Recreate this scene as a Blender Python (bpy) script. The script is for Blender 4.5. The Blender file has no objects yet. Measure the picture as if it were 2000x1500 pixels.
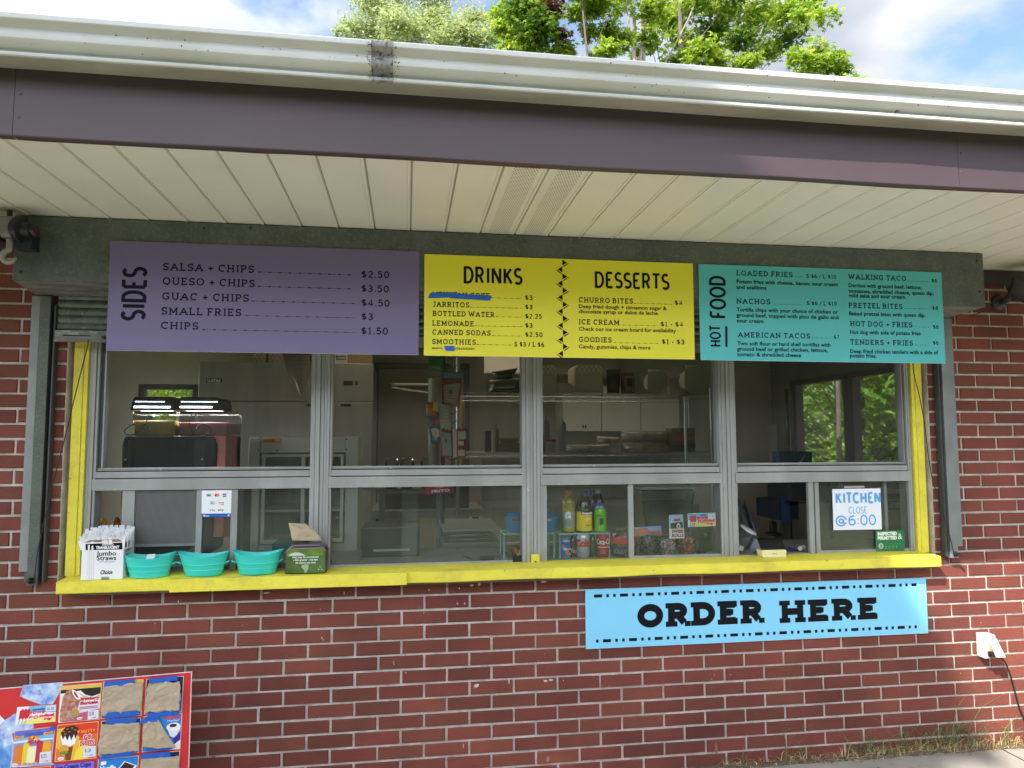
import bpy, math, random
from mathutils import Vector, Matrix, noise
random.seed(7)
sc = bpy.context.scene
COL = sc.collection
V = Vector
rad = math.radians

# ------------------------------------------------------------------ camera
F, YAW, PITCH, ROLL = 1387.0, 0.14672358, 0.07591814, -0.00229602
CAM = V((1.64143, -3.29338, 1.54939))
_f = V((math.sin(YAW)*math.cos(PITCH), math.cos(YAW)*math.cos(PITCH), math.sin(PITCH)))
_r0 = V((math.cos(YAW), -math.sin(YAW), 0)); _u0 = _r0.cross(_f)
_r = _r0*math.cos(ROLL) + _u0*math.sin(ROLL); _u = _u0*math.cos(ROLL) - _r0*math.sin(ROLL)
cam = bpy.data.cameras.new('camera'); camo = bpy.data.objects.new('camera', cam); COL.objects.link(camo)
cam.sensor_width = 36; cam.lens = F/2000*36; cam.clip_start = .05; cam.clip_end = 2000
M3 = Matrix((_r, _u, -_f)).transposed()
camo.matrix_world = Matrix.Translation(CAM) @ M3.to_4x4()
sc.camera = camo

# ------------------------------------------------------------------ sky, sun, exposure
SUN = V((1.1, 1.0, -1.35)).normalized()            # direction the light travels
ELEV = math.asin(-SUN.z); AZ = math.atan2(-SUN.x, -SUN.y)
w = bpy.data.worlds.new("World"); sc.world = w; w.use_nodes = True
nt = w.node_tree; nt.nodes.clear()
def nd(t, kind, **k):
    n = t.nodes.new(kind)
    for a, b in k.items(): setattr(n, a, b)
    return n
out = nd(nt, 'ShaderNodeOutputWorld'); bg = nd(nt, 'ShaderNodeBackground'); bg.inputs[1].default_value = .1
sky = nd(nt, 'ShaderNodeTexSky', sky_type='NISHITA', sun_disc=False, sun_elevation=ELEV, sun_rotation=AZ, air_density=1.0, dust_density=.6, ozone_density=1.5)
tc = nd(nt, 'ShaderNodeTexCoord'); sx = nd(nt, 'ShaderNodeSeparateXYZ'); nt.links.new(tc.outputs['Generated'], sx.inputs[0])
az = nd(nt, 'ShaderNodeMath', operation='ADD'); az.inputs[1].default_value = .25; nt.links.new(sx.outputs[2], az.inputs[0])
dv = nd(nt, 'ShaderNodeVectorMath', operation='DIVIDE'); nt.links.new(tc.outputs['Generated'], dv.inputs[0])
cb = nd(nt, 'ShaderNodeCombineXYZ')
for i in range(3): nt.links.new(az.outputs[0], cb.inputs[i])
nt.links.new(cb.outputs[0], dv.inputs[1])
nz = nd(nt, 'ShaderNodeTexNoise'); nz.inputs['Scale'].default_value = 2.3; nz.inputs['Detail'].default_value = 7; nz.inputs['Roughness'].default_value = .52
mp = nd(nt, 'ShaderNodeMapping'); mp.inputs['Location'].default_value = (3.55, 1.3, .4)
nt.links.new(dv.outputs[0], mp.inputs[0]); nt.links.new(mp.outputs[0], nz.inputs['Vector'])
cr = nd(nt, 'ShaderNodeValToRGB'); cr.color_ramp.elements[0].position = .395; cr.color_ramp.elements[1].position = .545
nt.links.new(nz.outputs['Fac'], cr.inputs[0])
nz2 = nd(nt, 'ShaderNodeTexNoise'); nz2.inputs['Scale'].default_value = 3.1; nz2.inputs['Detail'].default_value = 3
nt.links.new(mp.outputs[0], nz2.inputs['Vector'])
cc = nd(nt, 'ShaderNodeMix', data_type='RGBA'); cc.inputs[6].default_value = (1.55, 1.8, 2.3, 1); cc.inputs[7].default_value = (3.5, 3.5, 3.6, 1)
nr2 = nd(nt, 'ShaderNodeMapRange'); nr2.inputs[1].default_value = .36; nr2.inputs[2].default_value = .6; nt.links.new(nz2.outputs['Fac'], nr2.inputs[0]); nt.links.new(nr2.outputs[0], cc.inputs[0])
dt = nd(nt, 'ShaderNodeVectorMath', operation='DOT_PRODUCT'); dt.inputs[1].default_value = tuple(-SUN); nt.links.new(tc.outputs['Generated'], dt.inputs[0])   # clouds glow towards the sun
gr = nd(nt, 'ShaderNodeMapRange', interpolation_type='SMOOTHSTEP'); gr.inputs[1].default_value = -.15; gr.inputs[2].default_value = .75; gr.inputs[3].default_value = 1.0; gr.inputs[4].default_value = 6.2; nt.links.new(dt.outputs['Value'], gr.inputs[0])
sg = nd(nt, 'ShaderNodeVectorMath', operation='SCALE'); nt.links.new(cc.outputs[2], sg.inputs[0]); nt.links.new(gr.outputs[0], sg.inputs['Scale'])
mx = nd(nt, 'ShaderNodeMix', data_type='RGBA')
nt.links.new(cr.outputs[0], mx.inputs[0]); nt.links.new(sky.outputs[0], mx.inputs[6]); nt.links.new(sg.outputs[0], mx.inputs[7])
nt.links.new(mx.outputs[2], bg.inputs[0]); nt.links.new(bg.outputs[0], out.inputs[0])
sl = bpy.data.lights.new('sun', 'SUN'); sl.energy = 3.0; sl.angle = rad(.5); sl.color = (1, .95, .87)
so = bpy.data.objects.new('sun', sl); COL.objects.link(so); so.rotation_euler = SUN.to_track_quat('-Z', 'Y').to_euler(); so.location = (-8, -8, 12)
sc.view_settings.view_transform = 'Standard'; sc.view_settings.look = 'None'; sc.view_settings.gamma = 1
sc.view_settings.exposure = 1.62
sc.cycles.max_bounces = 10; sc.cycles.diffuse_bounces = 5; sc.cycles.glossy_bounces = 4; sc.cycles.transparent_max_bounces = 32
sc.cycles.transmission_bounces = 8; sc.cycles.use_denoising = True; sc.cycles.sample_clamp_indirect = 6
sc.cycles.caustics_reflective = False; sc.cycles.caustics_refractive = False

# ------------------------------------------------------------------ pixel -> place on a known plane (photo is 2000 px wide)
def ray(px, py): return (_r*((px-1000)/F) + _u*((750-py)/F) + _f)
def hit(px, py, P0, N):
    d = ray(px, py); return CAM + d*((V(P0)-CAM).dot(V(N))/d.dot(V(N)))
def at(px, py, Y): return hit(px, py, (0, Y, 0), (0, 1, 0))
def atx(px, py, X): return hit(px, py, (X, 0, 0), (1, 0, 0))
def atz(px, py, Z): return hit(px, py, (0, 0, Z), (0, 0, 1))
def proj(P):
    d = V(P)-CAM; z = d.dot(_f); return 1000+F*d.dot(_r)/z, 750-F*d.dot(_u)/z
def mpp(P): return (V(P)-CAM).dot(_f)/F          # metres per photo pixel at P

# ------------------------------------------------------------------ materials
def mat(name, col, rough=.6, metal=0, var=0, vs=6, var2=None, bump=0, bs=80, island=0, spec=.5, trans=0, specks=None, emit=None, coat=0, stretch=None, fleck=None, sub=0):
    m = bpy.data.materials.new(name); m.use_nodes = True; t = m.node_tree; b = t.nodes['Principled BSDF']
    b.inputs['Roughness'].default_value = rough; b.inputs['Metallic'].default_value = metal
    b.inputs['Specular IOR Level'].default_value = spec; b.inputs['Transmission Weight'].default_value = trans
    b.inputs['Coat Weight'].default_value = coat
    c = (*col, 1); b.inputs['Base Color'].default_value = c
    m.diffuse_color = c
    L = t.links.new; cur = None
    tcn = nd(t, 'ShaderNodeTexCoord'); src = tcn.outputs['Object']
    if stretch:
        mpn = nd(t, 'ShaderNodeMapping'); mpn.inputs['Scale'].default_value = stretch; L(src, mpn.inputs[0]); src = mpn.outputs[0]
    def mixc(fac, a, bcol):
        n = nd(t, 'ShaderNodeMix', data_type='RGBA'); L(fac, n.inputs[0])
        if a is None: n.inputs[6].default_value = c
        else: L(a, n.inputs[6])
        n.inputs[7].default_value = (*bcol, 1); return n.outputs[2]
    def noise_fac(scale, lo, hi, detail=5, rgh=.55):
        n = nd(t, 'ShaderNodeTexNoise'); n.inputs['Scale'].default_value = scale; n.inputs['Detail'].default_value = detail; n.inputs['Roughness'].default_value = rgh
        L(src, n.inputs['Vector']); r = nd(t, 'ShaderNodeMapRange'); r.inputs[1].default_value = lo; r.inputs[2].default_value = hi
        L(n.outputs['Fac'], r.inputs[0]); return r.outputs[0]
    if var:
        c2 = var2 or tuple(x*(1-var) for x in col)
        cur = mixc(noise_fac(vs, .35, .65), cur, c2)
        L(cur, b.inputs['Base Color'])
    if island:
        g = nd(t, 'ShaderNodeNewGeometry'); r = nd(t, 'ShaderNodeMapRange'); r.inputs[3].default_value = 1-island; r.inputs[4].default_value = 1+island
        L(g.outputs['Random Per Island'], r.inputs[0])
        h = nd(t, 'ShaderNodeHueSaturation'); L(r.outputs[0], h.inputs['Value'])
        r2 = nd(t, 'ShaderNodeMath', operation='MULTIPLY'); r2.inputs[1].default_value = 7.31; L(g.outputs['Random Per Island'], r2.inputs[0])
        r3 = nd(t, 'ShaderNodeMath', operation='FRACT'); L(r2.outputs[0], r3.inputs[0])
        r4 = nd(t, 'ShaderNodeMapRange'); r4.inputs[3].default_value = .5-island*.025; r4.inputs[4].default_value = .5+island*.03; L(r3.outputs[0], r4.inputs[0]); L(r4.outputs[0], h.inputs['Hue'])
        if cur is None: h.inputs['Color'].default_value = c
        else: L(cur, h.inputs['Color'])
        cur = h.outputs[0]; L(cur, b.inputs['Base Color'])
    for s in (specks or []):                       # (colour, scale, threshold lo, hi)
        cur = mixc(noise_fac(s[1], s[2], s[3], 6, .65), cur, s[0]); L(cur, b.inputs['Base Color'])
    if bump:
        n = nd(t, 'ShaderNodeTexNoise'); n.inputs['Scale'].default_value = bs; n.inputs['Detail'].default_value = 4
        L(src, n.inputs['Vector']); bp = nd(t, 'ShaderNodeBump'); bp.inputs['Strength'].default_value = min(1, bump); bp.inputs['Distance'].default_value = .004*max(1, bump)
        L(n.outputs['Fac'], bp.inputs['Height']); L(bp.outputs[0], b.inputs['Normal'])
    if emit:
        b.inputs['Emission Color'].default_value = (*emit[0], 1); b.inputs['Emission Strength'].default_value = emit[1]
    return m
def glass(name, tint=(1, 1, 1), dust=.02, dustc=(.6, .6, .55), refl=1.0, rough=.0, ior=1.5, streak=False):
    m = bpy.data.materials.new(name); m.use_nodes = True; t = m.node_tree; t.nodes.clear(); L = t.links.new
    o = nd(t, 'ShaderNodeOutputMaterial'); tr = nd(t, 'ShaderNodeBsdfTransparent'); tr.inputs[0].default_value = (*tint, 1)
    gl = nd(t, 'ShaderNodeBsdfGlossy'); gl.inputs['Roughness'].default_value = rough
    fr = nd(t, 'ShaderNodeFresnel'); fr.inputs[0].default_value = ior
    mu = nd(t, 'ShaderNodeMath', operation='MULTIPLY'); mu.inputs[1].default_value = refl; L(fr.outputs[0], mu.inputs[0])
    df = nd(t, 'ShaderNodeBsdfDiffuse'); df.inputs[0].default_value = (*dustc, 1)
    m1 = nd(t, 'ShaderNodeMixShader'); m1.inputs[0].default_value = dust; L(tr.outputs[0], m1.inputs[1]); L(df.outputs[0], m1.inputs[2])
    if dust:
        tcn = nd(t, 'ShaderNodeTexCoord'); n = nd(t, 'ShaderNodeTexNoise'); n.inputs['Scale'].default_value = 4; n.inputs['Detail'].default_value = 6
        L(tcn.outputs['Object'], n.inputs['Vector']); r = nd(t, 'ShaderNodeMapRange'); r.inputs[1].default_value = .35; r.inputs[2].default_value = .75; r.inputs[3].default_value = dust*.5; r.inputs[4].default_value = dust*1.8
        L(n.outputs['Fac'], r.inputs[0]); fac = r.outputs[0]
        if streak:
            n2 = nd(t, 'ShaderNodeTexNoise'); n2.inputs['Scale'].default_value = 38; n2.inputs['Detail'].default_value = 3; L(tcn.outputs['Object'], n2.inputs['Vector'])
            r2 = nd(t, 'ShaderNodeMapRange'); r2.inputs[1].default_value = .73; r2.inputs[2].default_value = .78; r2.inputs[3].default_value = 0; r2.inputs[4].default_value = .55; L(n2.outputs['Fac'], r2.inputs[0])
            ad = nd(t, 'ShaderNodeMath', operation='ADD'); L(fac, ad.inputs[0]); L(r2.outputs[0], ad.inputs[1]); fac = ad.outputs[0]
        L(fac, m1.inputs[0])
    m2 = nd(t, 'ShaderNodeMixShader'); L(mu.outputs[0], m2.inputs[0]); L(m1.outputs[0], m2.inputs[1]); L(gl.outputs[0], m2.inputs[2]); L(m2.outputs[0], o.inputs[0])
    return m
def leafmat(name, c1, c2, trl=.45):
    m = bpy.data.materials.new(name); m.use_nodes = True; t = m.node_tree; t.nodes.clear(); L = t.links.new
    o = nd(t, 'ShaderNodeOutputMaterial'); g = nd(t, 'ShaderNodeNewGeometry'); mx = nd(t, 'ShaderNodeMix', data_type='RGBA')
    mx.inputs[6].default_value = (*c1, 1); mx.inputs[7].default_value = (*c2, 1); L(g.outputs['Random Per Island'], mx.inputs[0])
    d = nd(t, 'ShaderNodeBsdfPrincipled'); d.inputs['Roughness'].default_value = .45; d.inputs['Specular IOR Level'].default_value = .35; L(mx.outputs[2], d.inputs['Base Color'])
    tl = nd(t, 'ShaderNodeBsdfTranslucent'); hs = nd(t, 'ShaderNodeHueSaturation'); hs.inputs['Value'].default_value = 1.5; hs.inputs['Hue'].default_value = .475; L(mx.outputs[2], hs.inputs['Color']); L(hs.outputs[0], tl.inputs[0])
    ms = nd(t, 'ShaderNodeMixShader'); ms.inputs[0].default_value = trl; L(d.outputs[0], ms.inputs[1]); L(tl.outputs[0], ms.inputs[2]); L(ms.outputs[0], o.inputs[0])
    return m
_pm = {}
def flat(r, g, b, rough=.5):                       # plain printed or plastic colour, given as sRGB 0-255
    k = (r, g, b, rough)
    if k not in _pm:
        lin = tuple(((c/255+.055)/1.055)**2.4 if c > 10 else c/255/12.92 for c in (r, g, b))
        _pm[k] = mat('print_%d_%d_%d' % (r, g, b), lin, rough)
    return _pm[k]

# ------------------------------------------------------------------ mesh building
ORG = {}
class MB:
    def __init__(s): s.v = []; s.f = []; s.m = []; s.mats = []
    def mi(s, m):
        if m not in s.mats: s.mats.append(m)
        return s.mats.index(m)
    def add(s, vs, fs, m):
        o = len(s.v); s.v += [tuple(p) for p in vs]; i = s.mi(m)
        for f in fs: s.f.append([o+k for k in f]); s.m.append(i)
    def box(s, x0, x1, y0, y1, z0, z1, m):
        if x1 < x0: x0, x1 = x1, x0
        if y1 < y0: y0, y1 = y1, y0
        if z1 < z0: z0, z1 = z1, z0
        s.add([(x0,y0,z0),(x1,y0,z0),(x1,y1,z0),(x0,y1,z0),(x0,y0,z1),(x1,y0,z1),(x1,y1,z1),(x0,y1,z1)],
              [(0,3,2,1),(4,5,6,7),(0,1,5,4),(1,2,6,5),(2,3,7,6),(3,0,4,7)], m)
    def poly(s, pts, m): s.add(pts, [range(len(pts))], m)
    def slab(s, pts, d, m):                        # polygon pts pushed by vector d
        n = len(pts); d = V(d); a = [V(p) for p in pts]
        s.add(a+[p+d for p in a], [list(range(n))[::-1], list(range(n, 2*n))]+[(i, (i+1) % n, n+(i+1) % n, n+i) for i in range(n)], m)
    def extrude_x(s, prof, x0, x1, m, caps=True):  # profile of (y, z)
        n = len(prof); s.add([(x0, y, z) for y, z in prof]+[(x1, y, z) for y, z in prof], [(i, (i+1) % n, n+(i+1) % n, n+i) for i in range(n)]+([list(range(n))[::-1], list(range(n, 2*n))] if caps else []), m)
    def tube(s, path, r, m, n=8, caps=True):
        path = [V(p) for p in path]; R = r if isinstance(r, (list, tuple)) else [r]*len(path); rings = []; prev = None
        for i, p in enumerate(path):
            t = (path[min(i+1, len(path)-1)]-path[max(i-1, 0)]).normalized()
            a = prev if prev is not None else (V((0, 0, 1)) if abs(t.z) < .9 else V((1, 0, 0)))
            a = (a-t*a.dot(t)).normalized(); prev = a; b = t.cross(a)
            rings.append([p+(a*math.cos(2*math.pi*k/n)+b*math.sin(2*math.pi*k/n))*R[i] for k in range(n)])
        fs = [(i*n+k, i*n+(k+1) % n, (i+1)*n+(k+1) % n, (i+1)*n+k) for i in range(len(path)-1) for k in range(n)]
        if caps: fs += [list(range(n))[::-1], [(len(path)-1)*n+k for k in range(n)]]
        s.add([q for rg in rings for q in rg], fs, m)
    def lathe(s, c, prof, m, n=20, axis=None, sx=1, sy=1, caps=True, saddle=0):   # prof of (r, h) along axis from c
        c = V(c); q = (V(axis).to_track_quat('Z', 'Y') if axis else None); vs = []
        for i, (r, h) in enumerate(prof):
            for k in range(n):
                a = 2*math.pi*k/n; p = V((r*sx*math.cos(a), r*sy*math.sin(a), h+saddle*(h/max(q_[1] for q_ in prof))**3*math.cos(a)**2))
                vs.append(c+(q @ p if q else p))
        fs = [(i*n+k, i*n+(k+1) % n, (i+1)*n+(k+1) % n, (i+1)*n+k) for i in range(len(prof)-1) for k in range(n)]
        if caps: fs += [list(range(n))[::-1], [(len(prof)-1)*n+k for k in range(n)]]
        s.add(vs, fs, m)
    def build(s, name, parent=None, smooth=False, bevel=0, seg=2):
        me = bpy.data.meshes.new(name); o = bpy.data.objects.new(name, me)
        if parent is not None: org = ORG[parent]
        else:
            xs = [p[0] for p in s.v]; ys = [p[1] for p in s.v]; zs = [p[2] for p in s.v]
            org = V(((min(xs)+max(xs))/2, (min(ys)+max(ys))/2, min(zs))); o.location = org
        me.from_pydata([(p[0]-org.x, p[1]-org.y, p[2]-org.z) for p in s.v], [], [list(f) for f in s.f])
        for m in s.mats: me.materials.append(m)
        me.polygons.foreach_set('material_index', s.m)
        if smooth: me.polygons.foreach_set('use_smooth', [True]*len(s.f))
        me.update(); COL.objects.link(o)
        if parent is not None: o.parent = parent
        ORG[o] = org.copy() if parent is not None else org
        if smooth == 2: md = o.modifiers.new('edges', 'EDGE_SPLIT'); md.split_angle = rad(27 if name == 'gutter' else 40)
        if bevel:
            b = o.modifiers.new('bevel', 'BEVEL'); b.width = bevel; b.segments = seg; b.limit_method = 'ANGLE'; b.angle_limit = rad(50)
        return o
def tag(o, label, cat, group=None, kind=None):
    if kind != 'structure' or label: o['label'] = label
    if cat: o['category'] = cat
    if group: o['group'] = group
    if kind: o['kind'] = kind
    return o
def T(name, label, cat, loc=(0, 0, 0), group=None):
    o = bpy.data.objects.new(name, None); COL.objects.link(o); o.location = loc; o.empty_display_size = .05
    ORG[o] = V(loc); return tag(o, label, cat, group)
def single(mb, name, label, cat, group=None, **k): return tag(mb.build(name, None, **k), label, cat, group)
def dup(root, loc, rz=0, label=None, group=None):
    r = root.copy(); COL.objects.link(r); r.location = loc; r.rotation_euler = (0, 0, rz)
    if label: r['label'] = label
    if group: r['group'] = group
    def rec(a, b):
        for ch in list(a.children):
            c = ch.copy(); COL.objects.link(c); c.parent = b; rec(ch, c)
    rec(root, r); return r

# ------------------------------------------------------------------ lettering
def arc(cx, cy, rx, ry, a0, a1, n=9): return [(cx+rx*math.cos(rad(a0+(a1-a0)*i/n)), cy+ry*math.sin(rad(a0+(a1-a0)*i/n))) for i in range(n+1)]
_S = arc(.31, .745, .25, .255, 38, 270)+arc(.31, .245, .27, .245, 90, -142)
# glyph: width, strokes, slab feet (x, y, side), vertical serifs (x, y0, y1)
GL = {
'A': (.82, [[(.04, 0), (.41, 1)], [(.78, 0), (.41, 1)], [(.17, .33), (.65, .33)]], [(.04, 0, 'c'), (.78, 0, 'c')], []),
'B': (.66, [[(.08, 0), (.08, 1), (.34, 1)]+arc(.36, .765, .2, .235, 90, -90)+[(.08, .53)], [(.34, .53)]+arc(.38, .265, .23, .265, 90, -90)+[(.08, 0)]], [(.08, 0, 'l'), (.08, 1, 'l')], []),
'C': (.74, [arc(.4, .5, .36, .5, 48, 312, 16)], [], [(.66, .68, 1)]),
'D': (.74, [[(.08, 0), (.08, 1), (.32, 1)]+arc(.32, .5, .36, .5, 90, -90, 14)+[(.08, 0)]], [(.08, 0, 'l'), (.08, 1, 'l')], []),
'E': (.64, [[(.1, 0), (.1, 1)], [(.1, 1), (.58, 1)], [(.1, .52), (.42, .52)], [(.1, 0), (.6, 0)]], [(.1, 0, 'l'), (.1, 1, 'l')], [(.57, .74, 1), (.59, 0, .26), (.42, .4, .64)]),
'F': (.6, [[(.1, 0), (.1, 1)], [(.1, 1), (.56, 1)], [(.1, .5), (.42, .5)]], [(.1, 0, 'c'), (.1, 1, 'l')], [(.55, .74, 1), (.42, .38, .62)]),
'G': (.78, [arc(.4, .5, .36, .5, 48, 318, 16), [(.46, .42), (.76, .42)], [(.68, .42), (.68, .06)]], [], [(.66, .68, 1)]),
'H': (.78, [[(.1, 0), (.1, 1)], [(.68, 0), (.68, 1)], [(.1, .5), (.68, .5)]], [(.1, 0, 'c'), (.1, 1, 'c'), (.68, 0, 'c'), (.68, 1, 'c')], []),
'I': (.3, [[(.15, 0), (.15, 1)]], [(.15, 0, 'c'), (.15, 1, 'c')], []),
'J': (.5, [[(.38, 1), (.38, .25)]+arc(.2, .25, .18, .25, 0, -150)], [(.34, 1, 'c')], []),
'K': (.72, [[(.1, 0), (.1, 1)], [(.62, 1), (.1, .38)], [(.27, .58), (.66, 0)]], [(.1, 0, 'c'), (.1, 1, 'c'), (.62, 1, 'c'), (.66, 0, 'c')], []),
'L': (.6, [[(.1, 0), (.1, 1)], [(.1, 0), (.57, 0)]], [(.1, 1, 'c'), (.1, 0, 'l')], [(.56, 0, .28)]),
'M': (.92, [[(.1, 0), (.1, 1)], [(.12, 1), (.46, .2)], [(.8, 1), (.46, .2)], [(.82, 1), (.82, 0)]], [(.1, 0, 'c'), (.82, 0, 'c'), (.1, 1, 'l'), (.82, 1, 'r')], []),
'N': (.8, [[(.1, 0), (.1, 1)], [(.11, 1), (.69, 0)], [(.7, 0), (.7, 1)]], [(.1, 0, 'c'), (.1, 1, 'l'), (.7, 1, 'c')], []),
'O': (.82, [arc(.41, .5, .37, .5, 0, 360, 24)], [], []),
'P': (.64, [[(.1, 0), (.1, 1), (.36, 1)]+arc(.36, .73, .23, .27, 90, -90)+[(.1, .46)]], [(.1, 0, 'c'), (.1, 1, 'l')], []),
'Q': (.82, [arc(.41, .5, .37, .5, 0, 360, 24), [(.4, .12), (.52, -.02), (.62, -.18)]], [], []),
'R': (.72, [[(.1, 0), (.1, 1), (.36, 1)]+arc(.36, .735, .23, .265, 90, -90)+[(.1, .47)], [(.36, .47), (.6, 0)]], [(.1, 0, 'c'), (.1, 1, 'l'), (.62, 0, 'r')], []),
'S': (.62, [_S], [], [(.55, .72, 1), (.06, 0, .28)]),
'T': (.68, [[(.02, 1), (.66, 1)], [(.34, 0), (.34, 1)]], [(.34, 0, 'c')], [(.04, .72, 1), (.64, .72, 1)]),
'U': (.76, [[(.1, 1), (.1, .32)]+arc(.38, .32, .28, .32, 180, 360, 12)+[(.66, 1)]], [(.1, 1, 'c'), (.66, 1, 'c')], []),
'V': (.78, [[(.04, 1), (.39, 0)], [(.74, 1), (.39, 0)]], [(.04, 1, 'c'), (.74, 1, 'c')], []),
'W': (1.1, [[(.05, 1), (.3, 0)], [(.55, .9), (.3, 0)], [(.55, .9), (.8, 0)], [(1.05, 1), (.8, 0)]], [(.05, 1, 'c'), (1.05, 1, 'c')], []),
'X': (.74, [[(.06, 0), (.66, 1)], [(.06, 1), (.68, 0)]], [(.06, 0, 'c'), (.66, 1, 'c'), (.06, 1, 'c'), (.68, 0, 'c')], []),
'Y': (.74, [[(.05, 1), (.37, .45), (.69, 1)], [(.37, .45), (.37, 0)]], [(.37, 0, 'c'), (.05, 1, 'c'), (.69, 1, 'c')], []),
'Z': (.62, [[(.06, 1), (.57, 1)], [(.54, 1), (.06, 0)], [(.03, 0), (.58, 0)]], [], [(.08, .74, 1), (.56, 0, .26)]),
'0': (.64, [arc(.32, .5, .27, .5, 0, 360, 20)], [], []),
'1': (.4, [[(.02, .8), (.22, 1), (.22, 0)]], [(.22, 0, 'c')], []),
'2': (.58, [arc(.29, .72, .24, .28, 165, -35)+[(.04, 0), (.54, 0)]], [], []),
'3': (.58, [arc(.27, .75, .22, .25, 150, -90)+arc(.27, .26, .26, .26, 90, -150)], [], []),
'4': (.64, [[(.62, .28), (.03, .28), (.42, 1), (.42, 0)]], [], []),
'5': (.58, [[(.52, 1), (.13, 1), (.09, .56)]+arc(.27, .33, .27, .33, 125, -150)], [], []),
'6': (.6, [[(.5, 1), (.32, .9)]+arc(.31, .5, .27, .42, 110, 180, 4)+arc(.31, .3, .26, .3, 180, 540, 18)], [], []),
'7': (.56, [[(.02, 1), (.52, 1), (.18, 0)]], [], []),
'8': (.6, [arc(.3, .76, .21, .24, 270, -90, 16), arc(.3, .26, .26, .26, 90, 450, 16)], [], []),
'9': (.6, [[(.1, 0), (.28, .1)]+arc(.29, .5, .27, .42, -70, 0, 4)+arc(.29, .7, .26, .3, 0, 360, 18)], [], []),
'$': (.62, [[(x, .1+y*.8) for x, y in _S], [(.31, -.1), (.31, 1.1)]], [], []),
'+': (.62, [[(.02, .42), (.6, .42)], [(.31, .1), (.31, .74)]], [], []),
'-': (.44, [[(.06, .4), (.38, .4)]], [], []),
'/': (.4, [[(0, -.05), (.4, 1.05)]], [], []),
'.': (.2, [[(.1, -.07), (.1, .12)]], [], []),
',': (.24, [[(.14, .06), (.06, -.16)]], [], []),
':': (.26, [[(.13, .1), (.13, .2)], [(.13, .58), (.13, .68)]], [], []),
'@': (1.0, [arc(.5, .45, .45, .5, -50, -350, 20), arc(.5, .42, .18, .2, 0, 360, 14), [(.7, .62), (.7, .3)]+arc(.81, .3, .11, .12, 180, 350, 6)], [], []),
' ': (.16, [], [], []),
}
def ribbon(pts, t):
    pts = [p for i, p in enumerate(pts) if i == 0 or math.hypot(p[0]-pts[i-1][0], p[1]-pts[i-1][1]) > 1e-4]
    n = len(pts); closed = (abs(pts[0][0]-pts[-1][0]) + abs(pts[0][1]-pts[-1][1])) < 1e-6; vs = []
    for i in range(n):
        a = pts[i-1] if i else (pts[-2] if closed else None); b = pts[i+1] if i < n-1 else (pts[1] if closed else None)
        ns = []
        for p, q in ((a, pts[i]), (pts[i], b)):
            if p and q:
                dx, dy = q[0]-p[0], q[1]-p[1]; l = math.hypot(dx, dy) or 1; ns.append((-dy/l, dx/l))
        nx = sum(k[0] for k in ns); ny = sum(k[1] for k in ns); l = math.hypot(nx, ny) or 1; nx /= l; ny /= l
        c = max(.6, nx*ns[0][0]+ny*ns[0][1]); h = t/2/c
        vs += [(pts[i][0]+nx*h, pts[i][1]+ny*h), (pts[i][0]-nx*h, pts[i][1]-ny*h)]
    return vs, [(2*i, 2*i+1, 2*i+3, 2*i+2) for i in range(n-1)]
def glyphs(text, t=.12, slab=True, sx=1.0, gap=.12, shear=0):
    x = 0; out = []                                 # list of (verts, faces), unit cap height
    for ch in text:
        wd, st, feet, vser = GL.get(ch, GL[' '])
        wd *= sx
        fy = lambda y: t/2+y*(1-t)
        fx = lambda q: x+t/2*(1 if slab else .6)+q*sx*(1-(t*.6 if wd else 0))
        for s in st: out.append(ribbon([(fx(a), fy(b)) for a, b in s], t))
        if slab:
            for a, b, side in feet:
                h = t*.72; L = t*.5+.085*(1+t); l = fx(a)-(L if side in 'cl' else 0); r = fx(a)+(L if side in 'cr' else 0)
                z0 = 0 if b < .5 else 1-h; out.append(([(l, z0), (r, z0), (r, z0+h), (l, z0+h)], [(0, 1, 2, 3)]))
            for a, b, c in vser:
                h = t*.66; out.append(([(fx(a)-h/2, b), (fx(a)+h/2, b), (fx(a)+h/2, c), (fx(a)-h/2, c)], [(0, 1, 2, 3)]))
        x += wd+gap+(t*.5*(1 if slab else .3) if wd else 0)
    return out, x-gap
_bf = {}
def sans(text, bold=0):
    k = (text, bold)
    if k not in _bf:
        cu = bpy.data.curves.new('lettering', 'FONT'); cu.body = text; cu.resolution_u = 2; cu.offset = bold; cu.space_character = 1.0
        o = bpy.data.objects.new('lettering', cu); me = bpy.data.meshes.new_from_object(o)
        vs = [(v.co.x/.682, v.co.y/.682) for v in me.vertices]; fs = [tuple(p.vertices) for p in me.polygons]
        bpy.data.objects.remove(o); bpy.data.meshes.remove(me); _bf[k] = ([(vs, fs)], max(v[0] for v in vs) if vs else 0)
    return _bf[k]
class Face:                                         # a flat face to write on: normal n towards the reader
    def __init__(s, P0, n, u=None): s.P0 = V(P0); s.n = V(n).normalized(); s.u = V(u).normalized() if u else None
    def hit(s, px, py): return hit(px, py, s.P0, s.n)
_lift = [0]
def curve(pts, k=5):                                # smooth path through points
    P_ = [V(p) for p in pts]; o = []
    for i in range(len(P_)-1):
        a, b, c, d = P_[max(0, i-1)], P_[i], P_[i+1], P_[min(len(P_)-1, i+2)]
        for j in range(k):
            t = j/k; o.append(.5*((2*b)+(c-a)*t+(2*a-5*b+4*c-d)*t*t+(3*b-a-3*c+d)*t**3))
    return o+[P_[-1]]
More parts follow.
